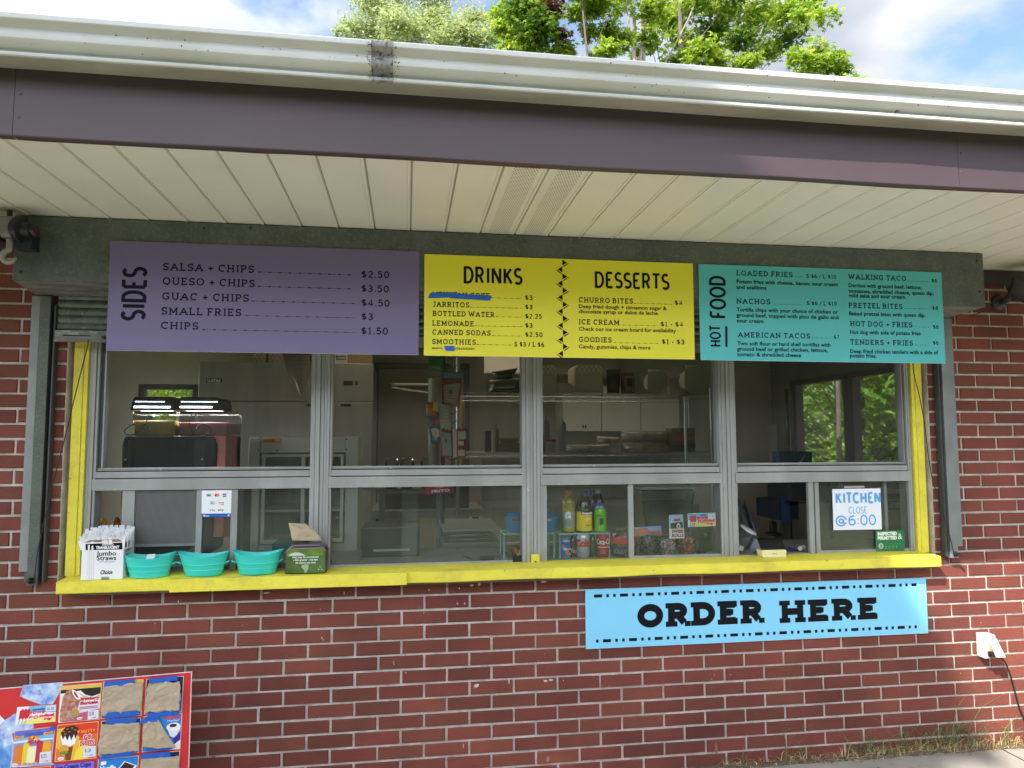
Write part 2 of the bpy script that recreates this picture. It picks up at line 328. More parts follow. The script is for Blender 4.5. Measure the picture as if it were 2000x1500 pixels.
def write(mb, face, text, p0, x1, cap, style, m, up=False, shear=0, lift=.0006, fit=True):
    """p0: baseline start px, x1: px of the far end (x, or y when up), cap: cap height px"""
    O = face.hit(*p0); n = face.n
    if up: u = V((0, 0, 1))
    elif face.u: u = face.u
    else: u = V((0, 0, 1)).cross(n).normalized(); u = u if u.dot(_r) > 0 else -u
    v = n.cross(u)
    if up: E = face.hit(p0[0], x1)
    else:
        py = p0[1]
        for _ in range(4):
            E = face.hit(x1, py); E = O+u*(E-O).dot(u); py = proj(E)[1]
    W = (E-O).dot(u); H = cap*mpp((O+E)/2)
    if style[0] == 'sans': g, wd = sans(text, style[1])
    else:
        gs = lambda q: glyphs(text, style[1], style[0] == 'slab', q, style[3] if len(style) > 3 else .12)
        w1, w2 = gs(.5)[1], gs(1.0)[1]; q = .5+(W/H-w1)/(w2-w1)*.5 if abs(w2-w1) > 1e-6 and fit else (style[2] if len(style) > 2 else 1)
        g, wd = gs(max(.3, min(1.9, q)))
    sx = W/wd if fit else H
    for vs, fs in g:
        _lift[0] = (_lift[0]+1) % 7; e = lift+.00002*_lift[0]
        mb.add([O+u*(a*sx+shear*b*H)+v*(b*H)+n*(e+(.000006*(i_//2) if style[0] != 'sans' else 0)) for i_, (a, b) in enumerate(vs)], fs, m)
def leader(mb, face, p0, x1, m, s=1.0):
    O = face.hit(*p0); u = V((1, 0, 0)) if not face.u else face.u; py = p0[1]
    for _ in range(4):
        E = face.hit(x1, py); E = O+u*(E-O).dot(u); py = proj(E)[1]
    L = (E-O).dot(u); x = 0; i = 0; h = .0027*s; v = face.n.cross(u)
    while x < L:
        d = (.012 if i % 3 == 0 else .003)*s; d = min(d, L-x); q = O+u*x+face.n*.0006
        mb.poly([q, q+u*d, q+u*d+v*h, q+v*h], m); x += d+.0055*s; i += 1
def decal(mb, face, px, m, lift=.0004):            # polygon given by photo pixels on the face
    mb.poly([face.hit(*p)+face.n*lift for p in px], m)
def disc(mb, face, c, r, m, lift=.0006, n=14, sy=1):
    k = mpp(face.hit(*c)); O = face.hit(*c); u = face.u or V((1, 0, 0)); v = face.n.cross(u)
    mb.poly([O+face.n*lift+u*(r*k*math.cos(2*math.pi*i/n))+v*(r*sy*k*math.sin(2*math.pi*i/n)) for i in range(n)], m)
# ------------------------------------------------------------------ material palette
BRICK = mat('red_brick', (.2, .05, .032), .8, var=.36, vs=2.2, island=.2, bump=.7, bs=90, specks=[((.3, .12, .095), 75, .66, .74), ((.36, .3, .27), 8, .74, .82), ((.1, .03, .025), 26, .66, .8)])
MORTAR = mat('mortar', (.64, .59, .52), .95, var=.35, vs=14, bump=1.4, bs=150, specks=[((.15, .13, .11), 120, .62, .7)])
ALU = mat('weathered_aluminium', (.385, .395, .385), .5, metal=.2, var=.25, vs=5, bump=.15, bs=40, stretch=(1, 1, .35), specks=[((.72, .73, .72), 22, .66, .72), ((.14, .14, .14), 60, .7, .8), ((.25, .25, .24), 9, .6, .75)])
ALUD = mat('dark_aluminium', (.07, .075, .075), .5, metal=.2, var=.2, vs=5)
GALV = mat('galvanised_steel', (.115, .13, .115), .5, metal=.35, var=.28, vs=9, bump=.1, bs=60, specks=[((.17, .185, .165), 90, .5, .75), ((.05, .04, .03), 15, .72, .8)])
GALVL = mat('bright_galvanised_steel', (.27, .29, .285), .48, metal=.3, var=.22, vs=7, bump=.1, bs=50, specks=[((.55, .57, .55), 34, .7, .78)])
SCUFF = mat('scuffed_steel', (.26, .26, .24), .6, metal=.3, var=.5, vs=13, stretch=(.4, 1, 1), specks=[((.5, .48, .44), 30, .55, .7), ((.06, .05, .045), 20, .68, .75)])
YEL = mat('yellow_paint', (.86, .76, .07), .5, var=.13, vs=7, bump=1.3, bs=38, specks=[((.58, .47, .07), 5, .54, .72), ((.26, .2, .06), 33, .66, .71), ((.07, .055, .035), 50, .72, .76)])
GUT = mat('white_gutter_paint', (.58, .585, .57), .55, var=.12, vs=3, var2=(.5, .5, .45), specks=[((.05, .045, .04), 26, .69, .705), ((.45, .44, .38), 9, .62, .8)], bump=.05, bs=20)
GUTJ = mat('grimy_joint_strap', (.36, .36, .34), .5, var=.6, vs=16, specks=[((.05, .045, .04), 48, .52, .6)])
FASC = mat('plum_fascia_paint', (.07, .044, .051), .5, var=.12, vs=2, specks=[((.3, .27, .26), 60, .765, .79)], bump=.12, bs=2.2)
SOFF = mat('cream_soffit', (.8, .785, .68), .5, var=.07, vs=2.5, specks=[((.55, .52, .42), 19, .72, .8)])
DARKV = mat('dark_recess', (.012, .012, .012), .9)
FRIEZE = mat('dark_frieze', (.045, .032, .04), .6)
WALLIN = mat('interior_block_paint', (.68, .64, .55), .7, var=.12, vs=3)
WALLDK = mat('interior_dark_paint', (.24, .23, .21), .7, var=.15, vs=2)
CEIL = mat('interior_ceiling', (.82, .8, .74), .8)
FLOORM = mat('interior_floor', (.55, .5, .44), .6, var=.2, vs=4)
ROOFM = mat('roof_membrane', (.12, .12, .12), .9)
GLASSU = glass('dusty_window_glass', (.98, .99, .985), .02, (.5, .5, .46), .5)
GLASSL = glass('smeared_window_glass', (.98, .99, .985), .034, (.5, .52, .46), .75, streak=True)
CLEAR = glass('clear_plastic', (.93, .94, .94), .05, (.8, .8, .8), 1.2, .06)
BLACK = mat('black_plastic', (.018, .018, .02), .4)
INK = mat('black_ink', (.006, .006, .008), .6, spec=.15)
INKP = mat('navy_ink', (.007, .006, .016), .6, spec=.15)
STEEL = mat('brushed_steel', (.44, .43, .38), .36, metal=.6, var=.15, vs=2, stretch=(6, 1, .3))
WHITEP = mat('white_enamel', (.62, .63, .6), .4, var=.06, vs=4)
CARD = mat('brown_cardboard', (.33, .22, .12), .8, var=.1, vs=6)
KRAFT = mat('brown_paper', (.5, .4, .27), .85, var=.12, vs=14, bump=.9, bs=26)
BLUET = mat('blue_painters_tape', (.012, .12, .55), .6, var=.2, vs=30, bump=.4, bs=60)

# ------------------------------------------------------------------ the ground
GZ = 0.0
g = MB(); g.add([(-60, -70, -.03), (80, -70, -.03), (80, 90, -.03), (-60, 90, -.03)], [(0, 1, 2, 3)], mat('lawn_green', (.05, .085, .02), .95, var=.45, vs=.8, var2=(.1, .12, .035), bump=1, bs=30))
tag(g.build('lawn'), None, None, kind='structure')
g = MB(); g.box(-3, 9, -3.9, .03, -.2, 0, mat('concrete_pavement', (.36, .33, .28), .9, var=.22, vs=3, bump=.8, bs=60, specks=[((.17, .155, .135), 12, .6, .75), ((.5, .47, .42), 90, .68, .75), ((.06, .055, .05), 50, .73, .78)]))
for x in (-1.5, .02, 1.54, 3.06, 4.58, 6.1): g.box(x, x+.008, -3.9, 0, .0, .0006, DARKV)
tag(g.build('pavement'), None, None, kind='structure')

# ------------------------------------------------------------------ the building
B = T('snack_stand_building', 'red brick snack stand with cream soffit and long serving window', 'building', (2.25, 0, 0))
CH, ZB, UH = .0644853, .905, .1016
OX0, OX1, OZ0, OZ1 = .186, 4.296, ZB-.004, 2.19
m = MB(); rnd = random.Random(3)
def brick(x0, x1, z0, z1):
    j = lambda s=.0012: rnd.uniform(-s, s)
    x0 += j(); x1 += j(); z0 += j(); z1 += j(.001); y = rnd.uniform(-.0015, .0015); c = rnd.uniform(.0018, .003)
    q = [(x0, z0), (x1, z0), (x1, z1), (x0, z1)]
    fr = [(x0+c+j(.0014), y, z0+c+j(.0012)), (x1-c+j(.0014), y, z0+c+j(.0012)), (x1-c+j(.0014), y, z1-c+j(.0012)), (x0+c+j(.0014), y, z1-c+j(.0012))]
    md = [(a, .0035, b) for a, b in q]; bk = [(a, .095, b) for a, b in q]
    m.add(fr+md+bk, [(0, 1, 2, 3), (0, 4, 5, 1), (1, 5, 6, 2), (2, 6, 7, 3), (3, 7, 4, 0), (4, 8, 9, 5), (5, 9, 10, 6), (6, 10, 11, 7), (7, 11, 8, 4)], BRICK)
MT = .0052
for k in range(-15, 24):
    z0, z1 = ZB+(k-1)*CH+MT, ZB+k*CH-MT
    for h in range(-14 + (k % 2), 58, 2):
        x0, x1 = h*UH+MT, (h+2)*UH-MT
        if x0 > 5.74: continue
        x1 = min(x1, 5.745)
        if z1 > OZ0 and z0 < OZ1:
            if x0 >= OX0-.01 and x1 <= OX1+.01: continue
            if x0 < OX0 < x1: x1 = OX0
            elif x0 < OX1 < x1: x0 = OX1
            elif OX0 < x0 < OX1: continue
            if x1-x0 < .02: continue
        if z0 < 2.42: brick(x0, x1, z0, min(z1, 2.428))
for a in ((-1.45, OX0+.004, -.1, 2.43), (OX1-.004, 5.745, -.1, 2.43), (OX0+.004, OX1-.004, -.1, OZ0-.006), (OX0+.004, OX1-.004, OZ1+.004, 2.43)):
    m.box(a[0], a[1], .0065, .1, a[2], a[3], MORTAR)
m.build('brick_wall', B)
m = MB()                                            # inner faces of the room
XR0, XR1, YB = 5.6, 5.74, 4.0
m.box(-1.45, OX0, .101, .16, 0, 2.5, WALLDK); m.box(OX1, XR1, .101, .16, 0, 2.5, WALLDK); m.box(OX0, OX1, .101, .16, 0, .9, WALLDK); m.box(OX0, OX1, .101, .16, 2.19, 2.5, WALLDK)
for a in ((.161, .4, 0, 2.5), (3.7, YB, 0, 2.5), (.4, 3.7, 0, .6), (.4, 3.7, 2.36, 2.5)): m.box(-1.45, -1.3, a[0], a[1], a[2], a[3], WALLIN)  # left wall, with the opening of the added window
WY0, WY1, WZ0, WZ1 = 1.55, 3.62, 1.12, 2.14       # window in the right-hand wall
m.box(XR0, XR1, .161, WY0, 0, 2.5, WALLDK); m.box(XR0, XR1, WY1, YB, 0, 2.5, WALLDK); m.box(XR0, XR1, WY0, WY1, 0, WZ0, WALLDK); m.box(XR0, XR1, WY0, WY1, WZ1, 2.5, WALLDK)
BX0, BX1, BZ0, BZ1 = -.93, .2, 1.0, 2.08            # window in the back wall
m.box(-1.45, BX0, YB, YB+.15, 0, 2.5, WALLIN); m.box(BX1, XR1, YB, YB+.15, 0, 2.5, WALLIN); m.box(BX0, BX1, YB, YB+.15, 0, BZ0, WALLIN); m.box(BX0, BX1, YB, YB+.15, BZ1, 2.5, WALLIN)
m.build('inner_wall', B)
m = MB(); m.box(-1.3, XR0, .16, YB, -.1, .012, FLOORM); m.build('floor', B)
# roof
SX0, SX1, SY0, SY1 = .9, 3.8, 2.2, 2.85           # unseen frosted roof light, added to brighten the kitchen
rz = lambda y: 2.64+.19*(y+1.1)/5.7
m = MB()
for xa, xb, ya, yb in ((-1.7, 7.2, -1.1, SY0), (-1.7, 7.2, SY1, 4.6), (-1.7, SX0, SY0, SY1), (SX1, 7.2, SY0, SY1)): m.slab([(xa, ya, rz(ya)), (xb, ya, rz(ya)), (xb, yb, rz(yb)), (xa, yb, rz(yb))], (0, 0, .06), ROOFM)
RF = m.build('roof', B)
FROST = bpy.data.materials.new('added_roof_light'); FROST.use_nodes = True; t = FROST.node_tree; t.nodes.clear(); o_ = nd(t, 'ShaderNodeOutputMaterial'); tl_ = nd(t, 'ShaderNodeBsdfTranslucent'); tl_.inputs[0].default_value = (.74, .69, .59, 1); t.links.new(tl_.outputs[0], o_.inputs[0])
m = MB(); m.slab([(SX0, SY0, rz(SY0)+.03), (SX1, SY0, rz(SY0)+.03), (SX1, SY1, rz(SY1)+.03), (SX0, SY1, rz(SY1)+.03)], (0, 0, .01), FROST); m.build('added_skylight', RF)
m = MB()
for a in ((-1.45, XR1, .1, SY0), (-1.45, XR1, SY1, YB+.15), (-1.45, SX0, SY0, SY1), (SX1, XR1, SY0, SY1)): m.box(*a, 2.5, 2.55, CEIL)
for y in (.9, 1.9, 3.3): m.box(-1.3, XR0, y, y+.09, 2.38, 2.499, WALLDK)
m.build('ceiling', B)
# fascia with slightly wavy lower edge, three lapped lengths
for xa, xb, s in ((-2.3, .505, 0), (.507, 3.553, .0012), (3.555, 7.1, 0)):
    m = MB(); n = int((xb-xa)/.06); top = []; bot = []
    for i in range(n+1):
        x = xa+(xb-xa)*i/n; wv = .0016*math.sin(x*5.1)+.0022*noise.noise(V((x*2.3, 1, 0))); dy = .0035*noise.noise(V((x*1.1, 5, 0)))
        dent = -.007*math.exp(-((x-1.17)/.07)**2)-.004*math.exp(-((x-.56)/.05)**2)-.004*math.exp(-((x-3.35)/.08)**2)
        top.append((x, -1.11-s, 2.66)); bot.append((x, -1.114-s+dy+dent*.8, 2.4265+wv+dent*.35))
    N = n+1; lip = [(x, y+.004, z-.0035) for x, y, z in bot]; bk = [(x, -1.085, z) for x, y, z in lip]
    mid = [(a[0], (a[1]+b[1])/2-.0005, (a[2]+b[2])/2) for a, b in zip(top, bot)]
    rows = [top, mid, bot, lip, bk]; vs = sum(rows, [])
    m.add(vs, [(r*N+i, (r+1)*N+i, (r+1)*N+i+1, r*N+i+1) for r in range(4) for i in range(n)], FASC)
    for zz in (.05, .12):
        for xx in (xa+.014,): m.lathe((xx, -1.113-s, 2.43+zz), [(.005, 0), (.0035, .002)], flat(70, 60, 62), 10, axis=(0, -1, 0))
    f = m.build('fascia', B, smooth=2)
# gutter profile (y, z)
gp = [(-1.112, 2.66), (-1.112, 2.626), (-1.19, 2.6165), (-1.202, 2.6165), (-1.2065, 2.619), (-1.2075, 2.6235), (-1.2055, 2.628), (-1.199, 2.6305), (-1.1905, 2.633),
      (-1.189, 2.637), (-1.193, 2.6415), (-1.205, 2.6455), (-1.219, 2.651), (-1.2265, 2.6585), (-1.2285, 2.668), (-1.227, 2.678), (-1.2235, 2.684), (-1.2225, 2.689), (-1.227, 2.6935), (-1.239, 2.698), (-1.248, 2.7005), (-1.25, 2.703), (-1.2505, 2.7145), (-1.248, 2.7185), (-1.243, 2.7185), (-1.24, 2.713)]
GUT_SHADE = mat('gutter_underside_shade', (.43, .42, .34), .6, var=.3, vs=5, stretch=(.6, 1, 1), specks=[((.3, .29, .22), 22, .55, .75)])  # blotchy darker colour that paints the shade under the gutter
m = MB(); m.add([(x, y, z-.0004) for x in (-2.35, 7.15) for y, z in ((-1.114, 2.626), (-1.19, 2.6165), (-1.2015, 2.6165))], [(0, 1, 4, 3), (1, 2, 5, 4)], GUT_SHADE); GS = m
m = MB(); m.extrude_x(gp+[(y+.0016, z+.0014) for y, z in gp[::-1]], -2.35, 7.15, GUT, False); G = m.build('gutter', B, smooth=2); GS.build('shade_toned_underside', G)
m = MB(); q = [(y-.0022, z-.0012) for y, z in gp[2:]]; xs0 = at(733, 100, -1.24).x; xs1 = at(762, 180, -1.2).x
m.extrude_x(q+[(y+.001, z+.0008) for y, z in q[::-1]], xs0-.012, xs0+.052, GUTJ, False)
for x in (xs0-.003, xs0+.042):
    for y, z in ((-1.2302, 2.67), (-1.207, 2.62)): m.lathe((x, y, z), [(.0035, 0), (.002, .0018)], flat(150, 150, 148), 8, axis=(0, -1, .1))
s = m.build('joint_strap', G, smooth=2)
m = MB(); rr = random.Random(4); GR_ = flat(52, 50, 46, .9)
for k in range(170):                                  # grime spots beside the joint and along the trough
    if k < 110: x = xs0+(-.014 if rr.random() < .5 else .054)+rr.gauss(0, .008)
    else: x = rr.uniform(.4, 3.9)
    q_ = gp[rr.choice((11, 12, 13, 14, 15, 16, 20))] if k >= 110 else gp[rr.randrange(4, 22)]; q2_ = gp[gp.index(q_)+1]; u_ = rr.random(); y, z = q_[0]+(q2_[0]-q_[0])*u_-.0012, q_[1]+(q2_[1]-q_[1])*u_; r_ = rr.uniform(.0008, .0022 if k < 110 else .0026)
    dz, dy = q2_[1]-q_[1], q2_[0]-q_[0]; l_ = math.hypot(dz, dy); m.poly([(x+r_*math.cos(a*.9), y+r_*math.sin(a*.9)*dy/l_, z+r_*math.sin(a*.9)*dz/l_) for a in range(7)], GR_)
tag(m.build('grime_spots', G), None, None, kind='stuff')
m = MB()                                            # soffit panels
PW, X0s = .1483, 1.948
vent = []; PERF = mat('perforation_shadow', (.09, .085, .07), .9)
for i in range(-30, 36):
    a = X0s+i*PW; b = a+PW; c = .006
    if b < -2.3 or a > 7.1: continue
    pr = [(a+.0012, 2.4345), (a+.002, 2.4295), (b-.0165, 2.4295), (b-.0148, 2.4262), (b-.0068, 2.4262), (b-.005, 2.4345)]
    mm = MB() if i in (0, 1) else m
    mm.add([(x, y, z) for y in (-1.112, -.001) for x, z in pr], [(i_, i_+1, i_+7, i_+6) for i_ in range(5)], SOFF)
    if i in (0, 1): vent.append((mm, a, b))
m.add([(-2.3, -1.112, 2.4347), (7.1, -1.112, 2.4347), (7.1, .1, 2.4347), (-2.3, .1, 2.4347)], [(0, 3, 2, 1)], mat('soffit_groove', (.4, .39, .32), .8))
m.box(-2.3, 7.1, -.012, -.002, 2.4225, 2.426, SOFF)
m.box(4.2, 7.1, -.03, -.0122, 2.4238, 2.4258, SOFF)
m.build('soffit', B)
for mm, a, b in vent:
    y = -1.1; r = 0
    while y < -.32:
        for k in range(9):
            x = a+.034+k*.0095+(r % 2)*.00475; mm.add([(x+.0027*math.cos(t*math.pi/3), y+.0027*math.sin(t*math.pi/3), 2.4292) for t in range(6)], [(5, 4, 3, 2, 1, 0)], PERF)
        y += .0125; r += 1
    mm.build('vent_panel', B)
m = MB(); m.box(-2.3, 7.1, -.028, -.004, 2.352, 2.4238, FRIEZE); m.build('frieze_board', B)

# yellow sill and jamb boards
m = MB(); n = 60
zt = lambda x: .9635+.0022*noise.noise(V((x*1.4, 0, 0))); zb = lambda x: .9125+.004*noise.noise(V((x*3, 7, 0)))
xs = [.222+(4.252-.222)*i/n for i in range(n+1)]
rows = [[(x, .07, zt(x)+.006) for x in xs], [(x, -.076, zt(x)) for x in xs], [(x, -.083, zt(x)-.004) for x in xs], [(x, -.084+.002*noise.noise(V((x*9, 3, 1))), .938) for x in xs], [(x, -.082, zb(x)+.004) for x in xs], [(x, -.077, zb(x)) for x in xs], [(x, .07, zb(x)+.002) for x in xs]]
N = n+1; m.add(sum(rows, []), [(r*N+i, (r+1)*N+i, (r+1)*N+i+1, r*N+i+1) for r in range(6) for i in range(n)]+[[r*N for r in range(7)], [r*N+n for r in range(7)][::-1]], YEL)
m.box(.3, 4.22, -.074, -.002, .9045, .912, mat('rotten_wood', (.1, .07, .05), .9, var=.4, vs=20))
SILL = m.build('sill', B, smooth=2)
m = MB(); xa, xb = at(331, 1140, -.1).x, at(795, 1128, -.1).x
m.box(xa, xb, -.103, -.0865, .911, .9645, YEL); m.build('sill_board', SILL, bevel=.0015)
for s in (0, 1):
    m = MB(); xo, xi = (.205, .262) if s == 0 else (4.278, 4.222)
    e = 1 if s == 0 else -1
    m.box(xo, xi-e*.018, .026, .07, .966, 2.18, YEL); m.box(xi-e*.0175, xi, .032, .07, .966, 2.18, YEL)
    m.build('jamb_board', B, bevel=.002)
# windows: four bays in one aluminium frame
ZS, ZL, ZT0, ZT1, ZP, ZH = .968, 1.325, 1.327, 1.405, 1.416, 2.18
bays = [(.262, 1.267), (1.267, 2.2365), (2.2365, 3.212), (3.212, 4.222)]
EX = [(.302, 1.207), (1.302, 2.183), (2.284, 3.172), (3.263, 4.194)]   # lower openings
UP = [(.322, 1.217), (1.300, 2.188), (2.281, 3.170), (3.262, 4.187)]   # upper panes
for i, ((a, b), (la, lb), (ua, ub)) in enumerate(zip(bays, EX, UP)):
    W = T('serving_window', '', '', (a, .05, ZS)); W.parent = B; W.location = V((a, .05, ZS))-ORG[B]
    if 'label' in W: del W['label']
    a += .0006; b -= .0006
    m = MB()
    for (p, q) in ((a, la), (lb, b)):               # stiles made of stepped strips
        w3 = (q-p)
        m.box(p, p+w3*.34, .046, .12, ZS-.01, ZH, ALU); m.box(p+w3*.36, p+w3*.7, .043, .12, ZS-.01, ZH, ALU); m.box(p+w3*.72, q, .05, .12, ZS-.01, ZH, ALU)
        m.box(p+w3*.33, p+w3*.73, .05, .119, ZS-.01, ZH, DARKV)
    m.box(la+.0003, lb-.0003, .052, .12, ZS-.012, ZS, ALU)
    m.box(la-.012, lb+.012, .0445, .0498, ZL, ZL+.05, ALU)    # transom: lower band, groove, upper band
    m.box(la+.0004, lb-.0004, .0515, .119, ZL, ZL+.05, ALU)
    m.box(la+.0004, lb-.0004, .056, .119, ZL+.05, ZL+.0535, DARKV)
    m.box(la+.0004, lb-.0004, .049, .119, ZL+.0535, ZL+.081, ALU)
    m.box(la+.0004, lb-.0004, .06, .118, ZL+.081, ZL+.0845, DARKV)
    m.box(la+.0004, lb-.0004, .062, .1175, ZL+.0845, ZL+.096, ALU)
    m.build('frame', W, bevel=.0012, seg=1)
    m = MB()                                        # upper sash and pane
    m.box(ua-.022, ua-.002, .066, .1, ZP-.002, ZH, ALUD); m.box(ub+.002, ub+.022, .066, .1, ZP-.002, ZH, ALUD); m.box(ua-.002, ua+.004, .058, .1, ZP, ZH, ALU); m.box(ub-.004, ub+.002, .058, .1, ZP, ZH, ALU)
    m.box(ua+.0042, ub-.0042, .0585, .087, ZP, ZP+.006, ALU); m.build('sash', W)
    m = MB(); m.box(ua-.005, ub+.005, .088, .092, ZP-.004, ZH, GLASSU); m.build('pane', W)
    # lower sliding sashes
    def stile(x0, x1, y=.054): sm_ = MB(); sm_.box(x0, x1, y, y+.022, ZS, ZL, ALU); sm_.build('sash_stile', W, bevel=.001, seg=1)
    def glaz(x0, x1, y, name='pane'):
        g_ = MB(); g_.box(x0, x1, y, y+.004, ZS+.001, ZL-.001, GLASSL); g_.build(name, W)
    st = MB()
    if i == 0:
        stile(.413, .4645); stile(.721, .747); stile(.868, .896); glaz(.7475, .8675, .064); glaz(.8965, lb, .072)
        st.box(.4650, .7205, .056, .072, ZS, ZS+.012, ALU); st.box(.466, .7205, .056, .07, 1.078, 1.09, GALVL); glaz(.465, .7205, .082)
        st.box(.4655, lb, .0765, .081, ZS, ZS+.02, ALU)
    elif i == 1:
        glaz(la, 1.69, .076); glaz(1.622, lb, .068); st.box(la, lb, .06, .0665, ZS, ZS+.01, ALU); st.box(lb-.045, lb-.004, .054, .06, ZS, ZS+.03, BLACK)
    elif i == 2:
        stile(la, la+.018); stile(2.703, 2.729); st.box(2.7295, lb, .054, .07, ZS, ZS+.014, ALU); glaz(la+.0185, 2.702, .064); glaz(2.7295, lb, .06)
    else:
        stile(3.64, 3.668, .05); stile(3.68, 3.703, .06); st.box(3.7035, lb, .06, .076, ZS, ZS+.014, ALU); stile(4.08, 4.098, .084); glaz(3.704, lb, .066); glaz(3.668, 4.079, .09)
    if st.v: st.build('sliding_sash', W, bevel=.001, seg=1)
    if i == 0:
        sm = MB(); k = 0; xx = .467
        MESHM = mat('screen_wire', (.3, .3, .3), .5, metal=.4)
        while xx < .72: sm.box(xx, xx+.0011, .0625, .0635, 1.09, ZL, MESHM); xx += .0046
        zz = 1.0915
        while zz < ZL: sm.box(.466, .7205, .0615, .0624, zz, zz+.0011, MESHM); zz += .0046
        sm.build('insect_screen', W)
m = MB(); p = at(1040, 1085, .035)                  # yellow bracket at the foot of a mullion
m.box(2.222, 2.262, .0325, .0425, .958, 1.006, YEL)
m.lathe((2.243, .0322, .972), [(.005, 0), (.004, .002)], flat(60, 55, 30), 10, axis=(0, -1, 0)); m.build('corner_bracket', B, bevel=.004)
# windows in the other walls
def plain_window(axis, c, lo, hi, z0, z1, splits, fm):
    W = T('window', '', '', (0, 0, 0)); W.parent = B; W.location = -ORG[B]
    if 'label' in W: del W['label']
    m = MB(); t = .05
    def bx(u0, u1, w0, w1, a, b, mm):
        if axis == 'x': mm.box(c-b, c-a, u0, u1, w0, w1, fm if mm is m else GLASSU)
        else: mm.box(u0, u1, c+a, c+b, w0, w1, fm if mm is m else GLASSU)
    bx(lo, lo+t, z0, z1, .02, .1, m); bx(hi-t, hi, z0, z1, .02, .1, m); bx(lo+t, hi-t, z0, z0+t, .02, .1, m); bx(lo+t, hi-t, z1-t, z1, .02, .1, m)
    for u, tw in splits: bx(u-tw/2, u+tw/2, z0+t, z1-t, .01, .09, m)
    m.build('frame', W)
    g_ = MB(); bx(lo+t+.001, hi-t-.001, z0+t+.001, z1-t-.001, .104, .108, g_); g_.build('pane', W)
plain_window('x', XR1, WY0, WY1, WZ0, WZ1, ((2.71, .15),), mat('mauve_window_frame', (.16, .12, .17), .6))
plain_window('x', -1.32, .4, 3.7, .6, 2.36, ((1.5, .06), (2.6, .06)), mat('added_grey_frame', (.2, .2, .2), .6))  # unseen left-wall window, added to bring daylight into the kitchen
plain_window('y', YB, BX0, BX1, BZ0, BZ1, ((-.4, .07),), mat('bronze_window_frame', (.1, .09, .085), .6))

# ------------------------------------------------------------------ rolling shutter
R = T('rolling_shutter', 'rolled up grey galvanised shutter with long hood box under the soffit', 'shutter', (2.24, -.02, .94))
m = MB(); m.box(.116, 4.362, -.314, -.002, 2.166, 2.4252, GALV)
rr = random.Random(5)
for x, z in ((1.0, 2.41), (.82, 2.402), (4.33, 2.39), (4.335, 2.24), (.145, 2.2)): m.lathe((x, -.3145, z), [(.007, 0), (.005, .003)], flat(40, 38, 34), 10, axis=(0, -1, 0))
m.build('hood', R, bevel=.004)
m = MB(); m.add([(.12, -.31, 2.1655), (4.358, -.31, 2.1655), (4.41, -.003, 2.1655), (.06, -.003, 2.1655)], [(0, 3, 2, 1)], SCUFF); m.build('hood_underside', R)
for s in (0, 1):
    m = MB(); f = (lambda x: x) if s == 0 else (lambda x: 4.474-x)
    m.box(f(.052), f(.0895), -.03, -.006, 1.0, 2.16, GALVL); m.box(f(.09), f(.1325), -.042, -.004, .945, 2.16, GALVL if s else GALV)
    m.box(f(.133), f(.147), -.012, -.005, .955, 2.12, DARKV); m.box(f(.147), f(.1535), -.04, -.004, .955, 2.12, ALUD)
    m.box(f(.07), f(.0898), -.02, -.0055, .957, .9995, GALV)
    m.build('guide_rail', R, bevel=.001, seg=1)
    m = MB(); bx = f(.108); m.lathe((bx, -.043, .965), [(.013, 0), (.013, .006), (.009, .012), (.007, .03)], flat(35, 32, 32), 12, axis=(0, -1, .2)); m.build('bolt', R, smooth=2)
sz = 1.945; barz0, barz1 = at(150, 668, -.03).z, at(150, 646, -.03).z
m = MB(); m.box(.15, 4.32, -.04, -.022, barz0, barz1, SCUFF)
for x in (.24, .9, 1.9, 2.9, 3.9): m.box(x-.055, x+.055, -.0405, -.0395, barz0+.024, barz0+.029, DARKV)
for x in (.348, 4.12): m.lathe((x, -.04, barz0+.02), [(.008, 0), (.006, .012)], flat(40, 36, 34), 10, axis=(0, -1, 0))
m.build('bottom_bar', R, bevel=.002)
m = MB(); z = barz1+.004
prof = []
while z < 2.15:
    for k in range(6):
        u = k/5; prof.append((-.024-.0055*math.sin(u*math.pi), z+u*.0295))
    prof.append((-.018, z+.0305)); prof.append((-.018, z+.0325)); z += .0328
m.extrude_x(prof, .156, 4.318, mat('shutter_slat_steel', (.15, .17, .15), .5, metal=.35, var=.4, vs=24, specks=[((.36, .37, .33), 60, .6, .72)]), False); m.build('slat_curtain', R, smooth=2)
for px in ([(172, 664), (171, 676), (161, 715), (146, 775), (128, 850), (106, 935), (86, 1020), (73, 1080), (68, 1122), (66, 1140)], [(1782, 700), (1785, 730), (1796, 775), (1806, 830), (1812, 880), (1821, 935), (1838, 990), (1850, 1030), (1860, 1068), (1864, 1088)]):
    m = MB(); pts = curve([at(a, b, -.052 if i else -.046) for i, (a, b) in enumerate(px)], 3); m.tube(pts, .0022, flat(28, 26, 26), 6); m.build('pull_cable', R, smooth=True)
